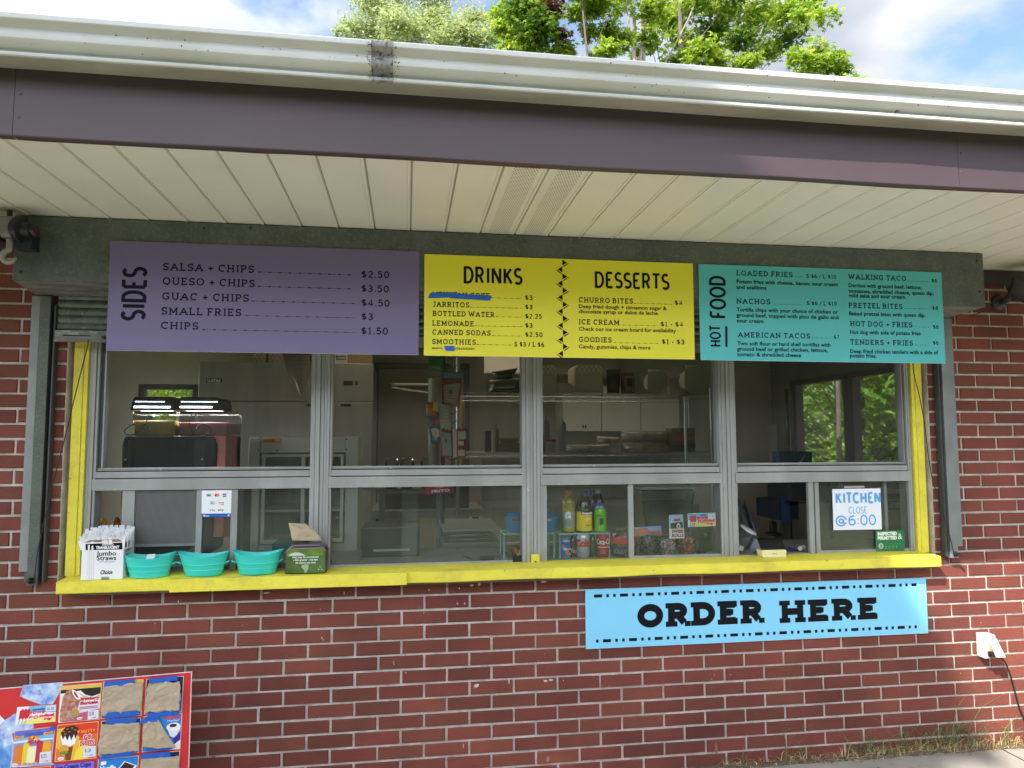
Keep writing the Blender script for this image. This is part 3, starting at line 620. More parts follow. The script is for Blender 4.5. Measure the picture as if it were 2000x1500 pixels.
# shutter operator at the left end of the hood
O = T('shutter_operator', 'old grey gearbox with black gears and hook at left end of hood', 'machine', (.0, -.42, 2.2))
HM = mat('old_grey_casting', (.24, .24, .21), .6, var=.3, vs=14, specks=[((.05, .05, .05), 20, .62, .75)])
GRS = mat('greasy_black_steel', (.014, .016, .024), .45, var=.4, vs=30)
def P(x, y, Y=-.42): return at(x, y, Y)
a, b = P(-40, 421), P(30, 466); m = MB(); m.box(a.x, b.x, -.44, -.33, b.z, a.z, HM); m.build('housing', O, bevel=.012)
m = MB(); m.box(P(-40, 0).x, P(31, 0).x, -.441, -.33, P(10, 472).z, P(10, 462).z, GRS)
a, b = P(27, 452), P(61, 485); m.box(a.x, b.x, -.42, -.36, b.z, a.z, GRS)
a = P(29, 447); m.lathe(a, [(.04, 0), (.04, .015), (.052, .018), (.052, .03), (.03, .034), (.026, .06), (.018, .062), (.016, .075)], GRS, 20, axis=(1, -.1, -.05)); m.build('gear', O, smooth=2)
a = P(66, 452); m = MB(); m.lathe(a, [(.021, 0), (.021, .012), (.012, .016)], flat(52, 34, 38), 14, axis=(1, -.1, 0)); m.build('end_cap', O, smooth=2)
m = MB(); hp = [(19, 466), (19, 480), (17, 488), (8, 494), (6, 504), (11, 511), (19, 512), (27, 508), (32, 502)]
hq = curve([P(*q) for q in hp]); m.tube(hq, [.0125-.003*k/len(hq) if k < len(hq)-8 else .0095*(len(hq)-k)/9+.001 for k in range(len(hq))], mat('hook_steel', (.3, .3, .26), .5, metal=.3, var=.3, vs=30), 10); m.build('hook', O, smooth=True)
m = MB(); a = P(20, 398, -.36); m.tube([(a.x, -.36, 2.428), (a.x, -.36, 2.36)], .0095, FRIEZE, 10); m.build('rod', O, smooth=2)

# old paint flecks and chalk marks on the bricks
m = MB(); rr = random.Random(8)
def fleck(px, py, w_, h_, c, k=8):
    p = at(px, py, -.0018); s_ = mpp(p); m.poly([(p.x+w_*s_*math.cos(2*math.pi*i/k)*rr.uniform(.45, 1), -.0018, p.z+h_*s_*math.sin(2*math.pi*i/k)*rr.uniform(.45, 1)) for i in range(k)], flat(*c, .8))
for px, py, w_, h_, c in ((922, 1143, 6, 3, (214, 200, 170)), (936, 1141, 5, 4, (206, 190, 150)), (1062, 1136, 8, 3, (200, 186, 150)), (931, 1339, 8, 4.5, (214, 204, 180)), (927, 1343, 6, 2, (150, 110, 90)), (1065, 1330, 5, 3, (214, 204, 184)), (1076, 1328, 5, 3.5, (208, 196, 176)), (994, 1331, 1.2, 8, (220, 214, 204)), (348, 1175, 1.5, 4, (226, 210, 200)), (769, 1294, 2.5, 6, (150, 120, 124)), (629, 1246, 2.2, 3, (196, 170, 140)), (631, 1250, 1.6, 2.4, (180, 150, 120)), (1906, 1452, 1.5, 3, (230, 214, 200)), (838, 1152, 2.6, 2, (206, 170, 160)), (897, 1149, 1.4, 2, (236, 226, 216)), (905, 1457, 1.4, 7, (206, 170, 160)), (1070, 1482, 5, 7, (150, 112, 104)), (416, 1478, 6, 2, (146, 110, 106)), (672, 1158, 1.4, 4, (216, 180, 170)), (520, 1158, 9, 1.6, (196, 190, 184)), (1399, 1462, 3, 14, (138, 104, 100)), (1198, 1316, 2, 1.6, (240, 236, 226)), (820, 1186, 8, 6, (118, 78, 76))): fleck(px, py, w_, h_, c)
for k in range(70): fleck(rr.uniform(10, 1990), rr.uniform(1180, 1440), rr.uniform(.4, 1.1), rr.uniform(.5, 1.8), rr.choice(((206, 150, 130), (190, 130, 112), (226, 206, 190))), 6)
m.build('paint_flecks', B)
m = MB()
for px in (893.5, 908): fleck(px, 1179, 2.2, 4.2, (196, 120, 190))
m.build('chalk_marks', B)
# ------------------------------------------------------------------ menu boards hung on the hood
def board(name, label, cat, x0, x1, z0, z1, y, col, loc=None):
    t = T(name, label, cat, ((x0+x1)/2, y, z0))
    m = MB(); m.box(x0, x1, y, y+.004, z0, z1, col)
    m.box(x0+.0005, x1-.0005, y+.0003, y+.0037, z0-.0008, z0, flat(225, 225, 225)); m.build('panel', t, bevel=.0006, seg=1)
    return t, Face((0, y, 0), (0, -1, 0))
def corr(r, g_, b, rough=.42):
    lin = tuple(((c/255+.055)/1.055)**2.4 for c in (r, g_, b)); m = mat('sign_%d' % r, lin, rough, var=.04, vs=1.5)
    t = m.node_tree; bs = t.nodes['Principled BSDF']; tcn = nd(t, 'ShaderNodeTexCoord'); wv = nd(t, 'ShaderNodeTexWave', wave_type='BANDS', bands_direction='Z'); wv.inputs['Scale'].default_value = 80
    t.links.new(tcn.outputs['Object'], wv.inputs['Vector']); bp = nd(t, 'ShaderNodeBump'); bp.inputs['Strength'].default_value = .12; bp.inputs['Distance'].default_value = .001
    t.links.new(wv.outputs['Fac'], bp.inputs['Height']); t.links.new(bp.outputs[0], bs.inputs['Normal']); return m
SLAB = ('slab', .17); PR = ('slab', .17); CONDT = ('cond', .15, .5, .05); SA = ('sans', .012)
sA, fA = board('menu_sign', 'purple menu board listing sides with prices', 'sign', .4695, 1.6865, 1.8965, 2.336, -.3205, corr(112, 102, 141))
m = MB(); write(m, fA, 'SIDES', (284.5, 627), 523, 46, CONDT, INKP, up=True); m.build('heading', sA)
for tx, x, y, x1 in (('SALSA + CHIPS', 317.2, 527.8, 496.7), ('QUESO + CHIPS', 317, 556, 498.3), ('GUAC + CHIPS', 316, 585.5, 486.6), ('SMALL FRIES', 314.3, 614.4, 471.8), ('CHIPS', 313.7, 642.8, 388)):
    m = MB(); write(m, fA, tx, (x, y), x1, 14.8, SLAB, INKP); m.build('menu_line', sA)
for tx, x, y, x1 in (('$2.50', 705, 542.3, 760.7), ('$3.50', 705, 570, 759.8), ('$4.50', 705, 598, 761.6), ('$3', 705, 625, 729), ('$1.50', 704.6, 653, 758.5)):
    m = MB(); write(m, fA, tx, (x, y), x1, 14, PR, INKP); m.build('price', sA)
for x, y, x1 in ((504, 532, 686), (503, 560, 686), (491, 588.6, 693), (479, 617, 694.6), (394.7, 644.4, 693)): m = MB(); leader(m, fA, (x, y), x1, INKP, 1.15); m.build('dot_leader', sA)
sB, fB = board('menu_sign', 'yellow menu board listing drinks and desserts with black zigzag down the middle', 'sign', 1.7085, 2.899, 1.8945, 2.3255, -.321, corr(228, 219, 50))
m = MB(); write(m, fB, 'DRINKS', (904.7, 553.7), 1020, 34.4, CONDT, INK); m.build('heading', sB); m = MB(); write(m, fB, 'DESSERTS', (1161, 562.5), 1307.3, 33, CONDT, INK); m.build('heading', sB)
for tx, x, y, x1, c in (('MEXICAN COKE', 844.2, 580, 957, 10.5), ('JARRITOS', 844.8, 599, 916.8, 10.3), ('BOTTLED WATER', 844.8, 617, 965.8, 10.3), ('LEMONADE', 844, 636, 925.9, 10.3), ('CANNED SODAS', 844, 653.5, 958.6, 10.3), ('SMOOTHIES', 843.7, 672, 929.5, 10.3),
        ('CHURRO BITES', 1130, 590.6, 1236.7, 10.3), ('ICE CREAM', 1130, 633.5, 1210, 10.3), ('GOODIES', 1130.2, 668, 1195, 10.3), ('MANGO,', 843.4, 682, 865.4, 4.2), ('STRAWBERRY', 888.8, 683, 927.3, 4.2)):
    m = MB(); write(m, fB, tx, (x, y), x1, c, ('slab', .17), INK); m.build('menu_line', sB)
for tx, x, y, x1 in (('$3', 1025, 586, 1040.3), ('$3', 1025.4, 604.3, 1040.3), ('$2.25', 1025.4, 622.2, 1058.4), ('$3', 1025.4, 640.3, 1040.3), ('$2.50', 1025.4, 658.2, 1060), ('S $3 / L $6', 1004.3, 677, 1062.6), ('$4', 1317.2, 596, 1333.5), ('$1 - $4', 1289.8, 637.6, 1334.9), ('$1 - $3', 1292.5, 672, 1337)):
    m = MB(); write(m, fB, tx, (x, y), x1, 9.6, ('slab', .17), INK); m.build('price', sB)
for tx, x, y, x1 in (('Deep fried dough + cinnamon sugar &', 1130, 601.6, 1302), ('chocolate syrup or dulce de leche.', 1130, 611.5, 1286.7), ('Check our ice cream board for availability', 1130.2, 645.6, 1320.6), ('Candy, gummies, chips & more', 1130.2, 680.2, 1270.5)):
    m = MB(); write(m, fB, tx, (x, y), x1, 7.2, ('sans', .02), INK); m.build('description', sB)
for x, y, x1 in ((959.7, 582.3, 1020), (918.5, 600.2, 1020), (968.5, 619, 1020), (927, 636.8, 1020), (960.8, 656, 1020), (930.6, 673.3, 1002), (1238.6, 592.8, 1313.7), (1216, 635.4, 1286.7), (1198.5, 669.8, 1287.6)): m = MB(); leader(m, fB, (x, y), x1, INK, .8); m.build('dot_leader', sB)
m = MB(); c = fB.hit(1099, 600); h = (2.3245-1.8955)/14
for i in range(14):
    z = 2.3245-h*i; e = 1 if i % 2 == 0 else -1; x = c.x; y = -.3216
    m.poly([(x, y, z-.002), (x+e*.021, y, z-h*.5), (x, y, z-h+.002)], INK)
    for d, wv in ((.003, .0012), (.0062, .0009)):
        m.poly([(x+e*d, y, z-h*1.0-.001), (x+e*(.021+d), y, z-h*.5-.002), (x+e*(.021+d+wv), y, z-h*.5-.003), (x+e*(d+wv), y, z-h*1.0-.004)], INK)
m.build('zigzag_stripe', sB)
sC, fC = board('menu_sign', 'turquoise menu board listing hot food with descriptions', 'sign', 2.9255, 4.131, 1.8925, 2.3245, -.3215, corr(84, 184, 188))
m = MB(); write(m, fC, 'HOT', (1408.7, 678), 635.5, 23.7, CONDT, INKP, up=True); m.build('heading', sC); m = MB(); write(m, fC, 'FOOD', (1418.9, 623), 539.7, 34.4, CONDT, INKP, up=True)
decal(m, fC, [(1416.5, 677.6), (1420.9, 677.8), (1420.7, 637.2), (1416.3, 637)], INKP); m.build('heading', sC)
for tx, x, y, x1 in (('LOADED FRIES', 1438, 538, 1548.4), ('NACHOS', 1438.2, 593, 1505), ('AMERICAN TACOS', 1441, 658.8, 1582.6), ('WALKING TACO', 1656.8, 545.3, 1770.2), ('PRETZEL BITES', 1657.3, 601.2, 1763.1), ('HOT DOG + FRIES', 1660.3, 637.1, 1782.2), ('TENDERS + FRIES', 1660.3, 673, 1783.5)):
    m = MB(); write(m, fC, tx, (x, y), x1, 10.4, ('slab', .175), INKP); m.build('menu_line', sC)
for tx, x, y, x1 in (('S $6 / L $10', 1574.4, 542.8, 1633.6), ('S $6 / L $10', 1575.4, 595.8, 1634.3), ('$7', 1628, 662.1, 1639), ('$6', 1819.2, 551.7, 1830.4), ('$8', 1820.7, 605.3, 1832), ('$6', 1821.8, 642.2, 1833.2), ('$6', 1821.8, 673.6, 1833.2)):
    m = MB(); write(m, fC, tx, (x, y), x1, 7.8, ('slab', .17), INKP); m.build('price', sC)
for tx, x, y, x1 in (('Potato fries with cheese, bacon, sour cream', 1438, 553, 1636), ('and scallions', 1438, 564, 1497), ('Tortilla chips with your choice of chicken or', 1438.5, 608, 1636.9), ('ground beef, topped with pico de gallo and', 1438.5, 618.8, 1637.6), ('sour cream.', 1438.5, 629.7, 1493.3),
        ('Two soft flour or hard shell tortillas with', 1439.8, 674, 1622), ('ground beef or grilled chicken, lettuce,', 1439.8, 684.8, 1617.2), ('tomato & shredded cheese', 1439.8, 695.5, 1565), ('Doritos with ground beef, lettuce,', 1656.8, 560.6, 1800), ('tomatoes, shredded cheese, queso dip,', 1657.3, 571.6, 1823.8), ('mild salsa and sour cream.', 1657.5, 580.5, 1770.2),
        ('Baked pretzel bites with queso dip.', 1657.8, 615.7, 1807.7), ('Hot dog with side of potato fries', 1659.8, 652, 1798), ('Deep fried chicken tenders with a side of', 1659.8, 689.4, 1832.5), ('potato fries.', 1659.8, 698, 1712)):
    m = MB(); write(m, fC, tx, (x, y), x1, 7.3, ('sans', .024), INKP); m.build('description', sC)
for x, y, x1 in ((1552, 540.5, 1571), (1511, 594.5, 1569.8), (1584.6, 660.3, 1623.6), (1773.3, 549.2, 1812.8), (1767, 602.5, 1814), (1784.8, 638.7, 1815.9), (1787.3, 674.4, 1813.6)): m = MB(); leader(m, fC, (x, y), x1, INKP, .7); m.build('dot_leader', sC)
# blue tape over sold-out drinks
for px, lab in (([(836, 582.5), (840, 572.5), (893, 570.5), (892.5, 580.6)], 'short blue tape strip covering start of a drink name on yellow menu'), ([(879, 582.6), (883, 573), (960, 578), (957, 587.3)], 'longer blue tape strip covering end of a drink name on yellow menu'), ([(867, 675.8), (888, 675.8), (888, 685.5), (870.5, 685.5)], 'small blue tape scrap over a smoothie flavour on yellow menu')):
    m = MB(); P0 = [fB.hit(*p)+V((0, -.0022-(.0009 if 'longer' in lab else 0), 0)) for p in px]; m.slab(P0, (0, .0004, 0), BLUET); single(m, 'tape_strip', lab, 'tape', 'blue tape on the yellow menu')
# ORDER HERE
sO, fO = board('order_sign', 'light blue board reading order here, fixed to the brick below the counter', 'sign', 2.47, 4.2245, .574, .8445, -.0075, corr(134, 212, 246))
m = MB(); BOLD = ('slab', .305, 1.12, .0); write(m, fO, 'ORDER', (1243, 1227), 1495, 45, BOLD, INK); m.build('lettering', sO); m = MB(); write(m, fO, 'HERE', (1522, 1217), 1720, 42, BOLD, INK); m.build('lettering', sO)
m = MB(); y = -.0082
def dashes(z, x, x1, i):
    while x < x1:
        d = .039 if i % 3 == 0 else .0125; m.add([(x, y, z-.007), (min(x+d, x1), y, z-.007), (min(x+d, x1), y, z+.007), (x, y, z+.007)], [(0, 1, 2, 3)], INK); x += d+.0205; i += 1
a = fO.hit(1160, 1163); b = fO.hit(1790, 1143); dashes((a.z+b.z)/2, a.x, b.x, 0)
a = fO.hit(1164, 1252); b = fO.hit(1796, 1224); dashes((a.z+b.z)/2, a.x, b.x, 2)
m.build('dash_border', sO)

# ------------------------------------------------------------------ things standing on the sill
SZ = .9665
WRAP = [mat('straw_wrapper_%d' % i, c, .7, var=.12, vs=40) for i, c in enumerate(((.86, .87, .88), (.78, .8, .82), (.9, .9, .9)))]
t = T('straw_box', 'white carton of wrapped jumbo straws at left end of yellow sill', 'box', (.38, -.02, SZ))
yf = -.068; fx0, fx1, fz1 = .309, at(239, 1130, -.068).x, 1.119
m = MB(); WC = flat(236, 236, 238, .55)
m.box(fx0, fx1, yf, yf+.0012, SZ, fz1, WC); m.box(fx0, fx0+.0012, yf+.0013, .05, SZ, fz1, WC); m.box(fx1-.0012, fx1, yf+.0013, .05, SZ, fz1, WC); m.box(fx0+.0013, fx1-.0013, .0488, .05, SZ, fz1, WC); m.box(fx0+.0013, fx1-.0013, yf+.0013, .0487, SZ, SZ+.002, WC)
m.add([(fx0+.004, yf+.0005, fz1), (fx1-.003, yf+.0005, fz1), (fx1-.02, yf-.004, fz1+.012), (fx0+.03, yf-.003, fz1+.01)], [(0, 1, 2, 3)], CARD)
m.build('carton', t)
FS = Face((0, yf, 0), (0, -1, 0)); m = MB()
decal(m, FS, [(167, 1062.5), (239, 1059.5), (239.3, 1073), (167.3, 1074.6)], INK)
m.build('print_band', t)
m = MB(); Wt = flat(240, 240, 240)
write(m, FS, 'WRAPPED', (199, 1065.6), 222, 3.4, ('sans', .02), Wt, lift=.0009); write(m, FS, 'TRANSLUCENT', (187.5, 1072.2), 233, 5, ('sans', .05), Wt, lift=.0009)
write(m, FS, 'Jumbo', (189.5, 1085.5), 227, 8.5, ('sans', .02), INK); write(m, FS, 'Straws', (189, 1094.5), 227, 8.5, ('sans', .02), INK)
write(m, FS, '7 3/4" Polypropylene', (192, 1098.7), 224, 2.6, ('sans', 0), flat(60, 60, 60)); write(m, FS, 'Choice', (195, 1121.5), 219, 7.5, ('sans', .03), INK, shear=.25)
for i in range(14): xx = 198+i*1.15; decal(m, FS, [(xx, 1132.5), (xx+.6, 1132.5), (xx+.6, 1126.5), (xx, 1126.5)], INK)
for x in (171.5, 178.5): decal(m, FS, [(x, 1131), (x+4, 1131), (x+4.2, 1064 if x < 175 else 1067), (x+.2, 1064 if x < 175 else 1067)], flat(205, 206, 210), .0008); decal(m, FS, [(x+1.2, 1130), (x+3, 1130), (x+3.2, 1065.5), (x+1.4, 1065.5)], flat(246, 246, 246), .001)
FR = Face((fx1+.0002, 0, 0), (1, 0, 0), (0, 1, 0))
m.add([(fx1+.0004, yf+.004, fz1-.026), (fx1+.0004, .03, fz1-.026), (fx1+.0004, .03, fz1-.003), (fx1+.0004, yf+.004, fz1-.003)], [(0, 1, 2, 3)], INK)
for vs, fs in sans('Jumbo', .02)[0]: m.add([(fx1+.0006, yf+.018+a*.016, fz1-.045+b*.012) for a, b in vs], fs, INK)
for vs, fs in sans('Straws', .02)[0]: m.add([(fx1+.0006, yf+.018+a*.014, fz1-.062+b*.012) for a, b in vs], fs, INK)
m.build('lettering', t)
rr = random.Random(11); protos = []
def straw_mesh(mm, p, d, L, mt):
    d = V(d).normalized(); s = d.cross(V((0, 1, .2))).normalized(); n_ = s.cross(d); w_ = .0066; a = V(p)
    pts = [a+s*w_*q for q in (-1, 1)]; top = [a+d*L+s*w_*q*1.05 for q in (-1, 1)]
    mm.add([pts[0]-n_*.003, pts[1]-n_*.003, pts[1]+n_*.003, pts[0]+n_*.003, top[0]-n_*.0009, top[1]-n_*.0009, top[1]+n_*.0009, top[0]+n_*.0009], [(0, 1, 5, 4), (1, 2, 6, 5), (2, 3, 7, 6), (3, 0, 4, 7), (4, 5, 6, 7)], mt)
i = 0
for row in range(7):
    for k in range(12):
        u = (k+rr.uniform(-.3, .3))/11; x = fx0+.006+u*(fx1-fx0-.012); y = yf+.006+row*.015
        lean = (u-.85)*.34; hgt = .008+row*.0066+.011*math.sin(u*2.6)+rr.uniform(-.0025, .0025)
        m = MB(); straw_mesh(m, (x+lean*.02, y, fz1-.03), (lean, -.12+row*.02+rr.uniform(-.08, .05), 1), hgt+.032, WRAP[i % 3])
        single(m, 'wrapped_straw', 'white paper wrapped straw sticking out of the straw carton', 'straw', 'wrapped straws in the carton'); i += 1
# turquoise oval tubs
TUB = mat('turquoise_plastic', (.045, .68, .6), .35, var=.05, vs=4)
def tub(name, M_, h=.082, rx0=.072, rx1=.105, ry=.55, root=None, sad=.02):
    mm = MB(); mm.lathe((0, 0, 0), [(rx0, 0), (rx0+.004, .002), (rx0*.75+rx1*.25, h*.28), (rx0*.74+rx1*.26+.0028, h*.31), (rx0*.72+rx1*.28, h*.335), (rx0*.5+rx1*.5, h*.56), (rx0*.49+rx1*.51+.0028, h*.58), (rx0*.47+rx1*.53, h*.605), (rx0*.06+rx1*.94, h*.95), (rx1+.002, h*.985), (rx1+.002, h), (rx1-.002, h), (rx0*.1+rx1*.9-.002, h*.9), (rx0-.002, .004)], M_, 40, sx=1, sy=ry, saddle=sad); return mm
def ears(root, M_, rx1, h, sad):
    for s in (-1, 1):
        e_ = MB(); pts = []
        e_.tube([(s*(rx1-.009), -.012, h*.62), (s*(rx1+.005), -.012, h*.7), (s*(rx1+.005), .012, h*.7), (s*(rx1-.009), .012, h*.62)], .0028, M_, 6); e_.build('handle', root, smooth=True)
tb = T('plastic_tub', 'turquoise oval tub beside the straw carton with white price card', 'tub', group='turquoise tubs on the sill')
tub('b', TUB).build('body', tb, smooth=2); ears(tb, TUB, .1, .082, .02)
spots = [((239+344)/2, 1133, 1.0), ((345+450)/2, 1126, .98), ((452+554)/2, 1123, .96)]
labs = ['turquoise oval tub beside the straw carton with white price card', 'empty turquoise oval tub between the two other tubs', 'turquoise oval tub beside the napkin dispenser']
for i, (px, py, s) in enumerate(spots):
    p = at(px, 1125, -.032); p.z = SZ; r = tb if i == 0 else dup(tb, p, 0, labs[i]); r.location = p; r.rotation_euler = (0, 0, (.05, -.03, .02)[i])
p = at(291, 1097, -.012); m = MB(); m.slab([(p.x-.013, -.012, 1.02), (p.x+.02, -.012, 1.022), (p.x+.02, .0, 1.056), (p.x-.013, .0, 1.054)], (0, .0006, 0), flat(235, 238, 240)); cardo = single(m, 'price_card', 'small white price card inside the tub next to the straw carton', 'card')
p = at(297, 1105, -.02); m = MB(); m.tube([(p.x-.012, -.02, 1.03), (p.x+.024, -.012, 1.045)], .0022, flat(30, 120, 150), 8); single(m, 'pen', 'thin dark pen lying inside the first turquoise tub', 'pen')
# napkin dispenser
NX0, NX1 = at(556, 1118, -.07).x, at(637, 1118, -.07).x
t = T('napkin_dispenser', 'dark brown napkin dispenser with green printed front on yellow sill', 'dispenser', ((NX0+NX1)/2, -.02, SZ))
DB = mat('dark_brown_plastic', (.055, .043, .045), .3, coat=.3)
m = MB(); pr = [(NX0, SZ), (NX1, SZ), (NX1+.001, SZ+.094), (NX1-.008, SZ+.108), (NX1-.03, SZ+.124), (NX0+.035, SZ+.124), (NX0+.008, SZ+.106), (NX0-.001, SZ+.09)]
m.slab([(x, -.068, z) for x, z in pr], (0, .085, 0), DB); m.build('body', t, bevel=.005)
m = MB(); m.tube([(NX0+.002, -.0705, SZ+.092), (NX0+.02, -.071, SZ+.106), (NX1-.016, -.071, SZ+.108), (NX1-.002, -.0705, SZ+.094)], .0028, mat('glossy_trim', (.25, .22, .22), .2), 8); m.build('trim', t, smooth=True)
FN = Face((0, -.0686, 0), (0, -1, 0)); m = MB()
GM = mat('green_print', (.085, .17, .03), .25, var=.8, vs=14, var2=(.24, .34, .03))
m.slab([FN.hit(*p) for p in [(560, 1120), (635, 1119), (634, 1071.5), (560, 1074.5)]], (0, -.001, 0), GM); FN = Face((0, -.0697, 0), (0, -1, 0))
decal(m, FN, [(560, 1120), (635, 1119), (634, 1084.5), (560, 1086)], mat('dark_green_print', (.05, .105, .025), .25, var=.5, vs=10, var2=(.1, .17, .05)))
for k in range(1): decal(m, FN, [(562, 1086), (568, 1081.5), (576, 1079), (584, 1079), (591, 1081.5), (597, 1085.2)], flat(196, 205, 190), .0007)
decal(m, FN, [(589, 1104), (597, 1102), (603, 1103), (602, 1111), (598, 1118.5), (595, 1118.5), (594, 1113), (589, 1109)], flat(150, 175, 135), .0007)
for tx, x, y, x1 in (('Help keep the environment', 571, 1090.3, 622.5), ('a little greener - only take', 573, 1095.5, 621), ('the napkins you need.', 577, 1101, 617)): write(m, FN, tx, (x, y), x1, 3.4, ('sans', .02), flat(235, 240, 230), lift=.001)
for k in range(3):
    a = rad(90+120*k); c0 = (625.5+3.4*math.cos(a), 1110.5-3.4*math.sin(a)); disc(m, FN, c0, 2.2, flat(150, 185, 130), .0009, 3)
m.build('front_print', t)
# napkin
m = MB(); q = [(571, 1056), (563, 1022), (592, 1021), (600, 1023), (624, 1042), (630, 1056)]; n = 12; rows = []
def napk(u, v):
    lft = V((571+(563-571)*v, 1056+(1022-1056)*v, 0)); top = (592-563)/(630-571)
    xr = 630+(v)*(596-630)*(.6+.4*v); yr = 1056+(1022-1056)*v
    px = lft.x+(xr-lft.x)*u; py = lft.y+(yr-lft.y)*u - (0 if v < .99 else 0)
    p = at(px, py, -.03); p.y += .009*math.sin(u*5+v*2)*v+.006*noise.noise(V((u*3, v*3, 2))); return p
vs = [napk(i/n, j/n) for j in range(n+1) for i in range(n+1)]
m.add(vs, [(j*(n+1)+i, j*(n+1)+i+1, (j+1)*(n+1)+i+1, (j+1)*(n+1)+i) for j in range(n) for i in range(n)], KRAFT)
o = single(m, 'napkin', 'brown paper napkin pulled up out of the dispenser', 'napkin', smooth=True); o.modifiers.new('thickness', 'SOLIDIFY').thickness = .0008
# payment sticker, kitchen note, permit
def sheet(px, Y, name, label, cat, col, th=.0012):
    t = T(name, label, cat, at(*px[0], Y)); f = Face((0, Y, 0), (0, -1, 0)); mm = MB(); mm.slab([f.hit(*p) for p in px], (0, th, 0), col); mm.build('sheet', t); return t, f
t, f = sheet([(393.5, 1010.5), (451, 1009.5), (452.5, 957), (394, 958)], .0515, 'payment_sign', 'white card payment sticker with blue foot on left serving window', 'sign', flat(240, 241, 243))
m = MB(); decal(m, f, [(393.6, 1010.5), (451, 1009.5), (451.2, 1002.6), (393.6, 1003.4)], flat(25, 90, 180))
write(m, f, 'VISA', (403.5, 969.3), 412.5, 3, ('sans', .06), flat(20, 50, 130), lift=.0008); decal(m, f, [(403, 965.8), (413.5, 965.7), (413.5, 965), (403, 965.1)], flat(20, 50, 130))
disc(m, f, (422, 967.2), 2.9, flat(215, 40, 35), .0006); disc(m, f, (425.6, 967.1), 2.9, flat(235, 140, 30), .0007); decal(m, f, [(435, 970.6), (442, 970.5), (442, 964), (435, 964.1)], flat(35, 90, 160))
write(m, f, 'AMEX', (435.6, 968.5), 441.6, 2, ('sans', .04), flat(235, 240, 245), lift=.001)
decal(m, f, [(409.5, 986), (419.5, 985.8), (419.5, 978.5), (409.5, 978.7)], flat(205, 212, 215)); disc(m, f, (414.5, 982), 2.3, flat(150, 165, 175), .0008)
write(m, f, 'DISCOVER', (426.5, 983), 437.5, 1.8, ('sans', .05), flat(90, 90, 95), lift=.0008); decal(m, f, [(427, 986), (437.5, 985.8), (437.5, 983.6)], flat(225, 120, 50))
write(m, f, 'G Pay', (409, 998), 420.3, 3.2, ('sans', .02), flat(80, 85, 90), lift=.0008); write(m, f, 'Pay', (429.6, 997.6), 437, 3.2, ('sans', .02), flat(40, 40, 42), lift=.0008); disc(m, f, (427.6, 996.4), 1.5, flat(40, 40, 42), .0008)
decal(m, f, [(397.5, 1009), (401, 1009), (401, 1005.4), (397.5, 1005.4)], flat(240, 240, 245), .0007); write(m, f, 'Square', (402.4, 1008.6), 409, 2.2, ('sans', .05), flat(240, 240, 245), lift=.0008)
decal(m, f, [(443.5, 1006.4), (448, 1004), (447.6, 1009)], flat(240, 240, 245), .0007); m.build('payment_logos', t)
KB = flat(88, 165, 222)
t, f = sheet([(1628, 1035.5), (1722.5, 1033.8), (1719.5, 953.8), (1625.5, 955.5)], .0595, 'kitchen_note', 'white handwritten note on glass saying the kitchen closes at six', 'note', flat(233, 236, 246))
m = MB(); write(m, f, 'KITCHEN', (1631.5, 984.5), 1721, 22.5, ('cond', .2, .9, .06), KB); write(m, f, 'CLOSE', (1657.5, 1003.5), 1694, 13.5, ('cond', .1, .9, .06), KB)
write(m, f, '@6:00', (1631.5, 1027.5), 1712, 21, ('cond', .14, 1, .04), KB); write(m, f, ':', (1716.5, 1012), 1718.2, 5, ('cond', .2, 1, 0), KB, fit=False)
m.build('handwriting', t)
m = MB(); decal(m, Face((0, .0605, 0), (0, -1, 0)), [(1648, 953.9), (1689, 953.3), (1689, 948.6), (1649, 949.2)], glass('clear_tape', (.9, .9, .9), .35, (.8, .8, .82), 1)); m.build('clear_tape', t)
GP = mat('permit_green', (.012, .15, .06), .4, var=.5, vs=2.2, var2=(.03, .25, .11))
t, f = sheet([(1711.5, 1076.3), (1766.5, 1075.4), (1765.5, 1035.5), (1710, 1036.4)], .0565, 'permit_sign', 'green inspected and permitted card in right corner of serving window', 'sign', GP)
m = MB(); WH = flat(240, 245, 240); write(m, f, 'INSPECTED', (1713.8, 1045.8), 1752, 6, ('sans', .05), WH); write(m, f, 'PERMITTED', (1714, 1054.2), 1752, 6, ('sans', .05), WH); write(m, f, '&', (1753.5, 1053), 1762, 11, ('sans', -.004), WH)
disc(m, f, (1720.5, 1066.5), 5.4, flat(205, 208, 205)); disc(m, f, (1720.5, 1066.5), 3.6, flat(140, 145, 140), .0009)
write(m, f, 'Food Safety Program', (1728.3, 1063.5), 1761, 2.2, ('sans', 0), flat(70, 150, 100))
leader(m, f, (1728.3, 1067.3), 1753, flat(190, 215, 195), .6); leader(m, f, (1728.3, 1071), 1752, flat(190, 215, 195), .6)
m.build('permit_lettering', t)
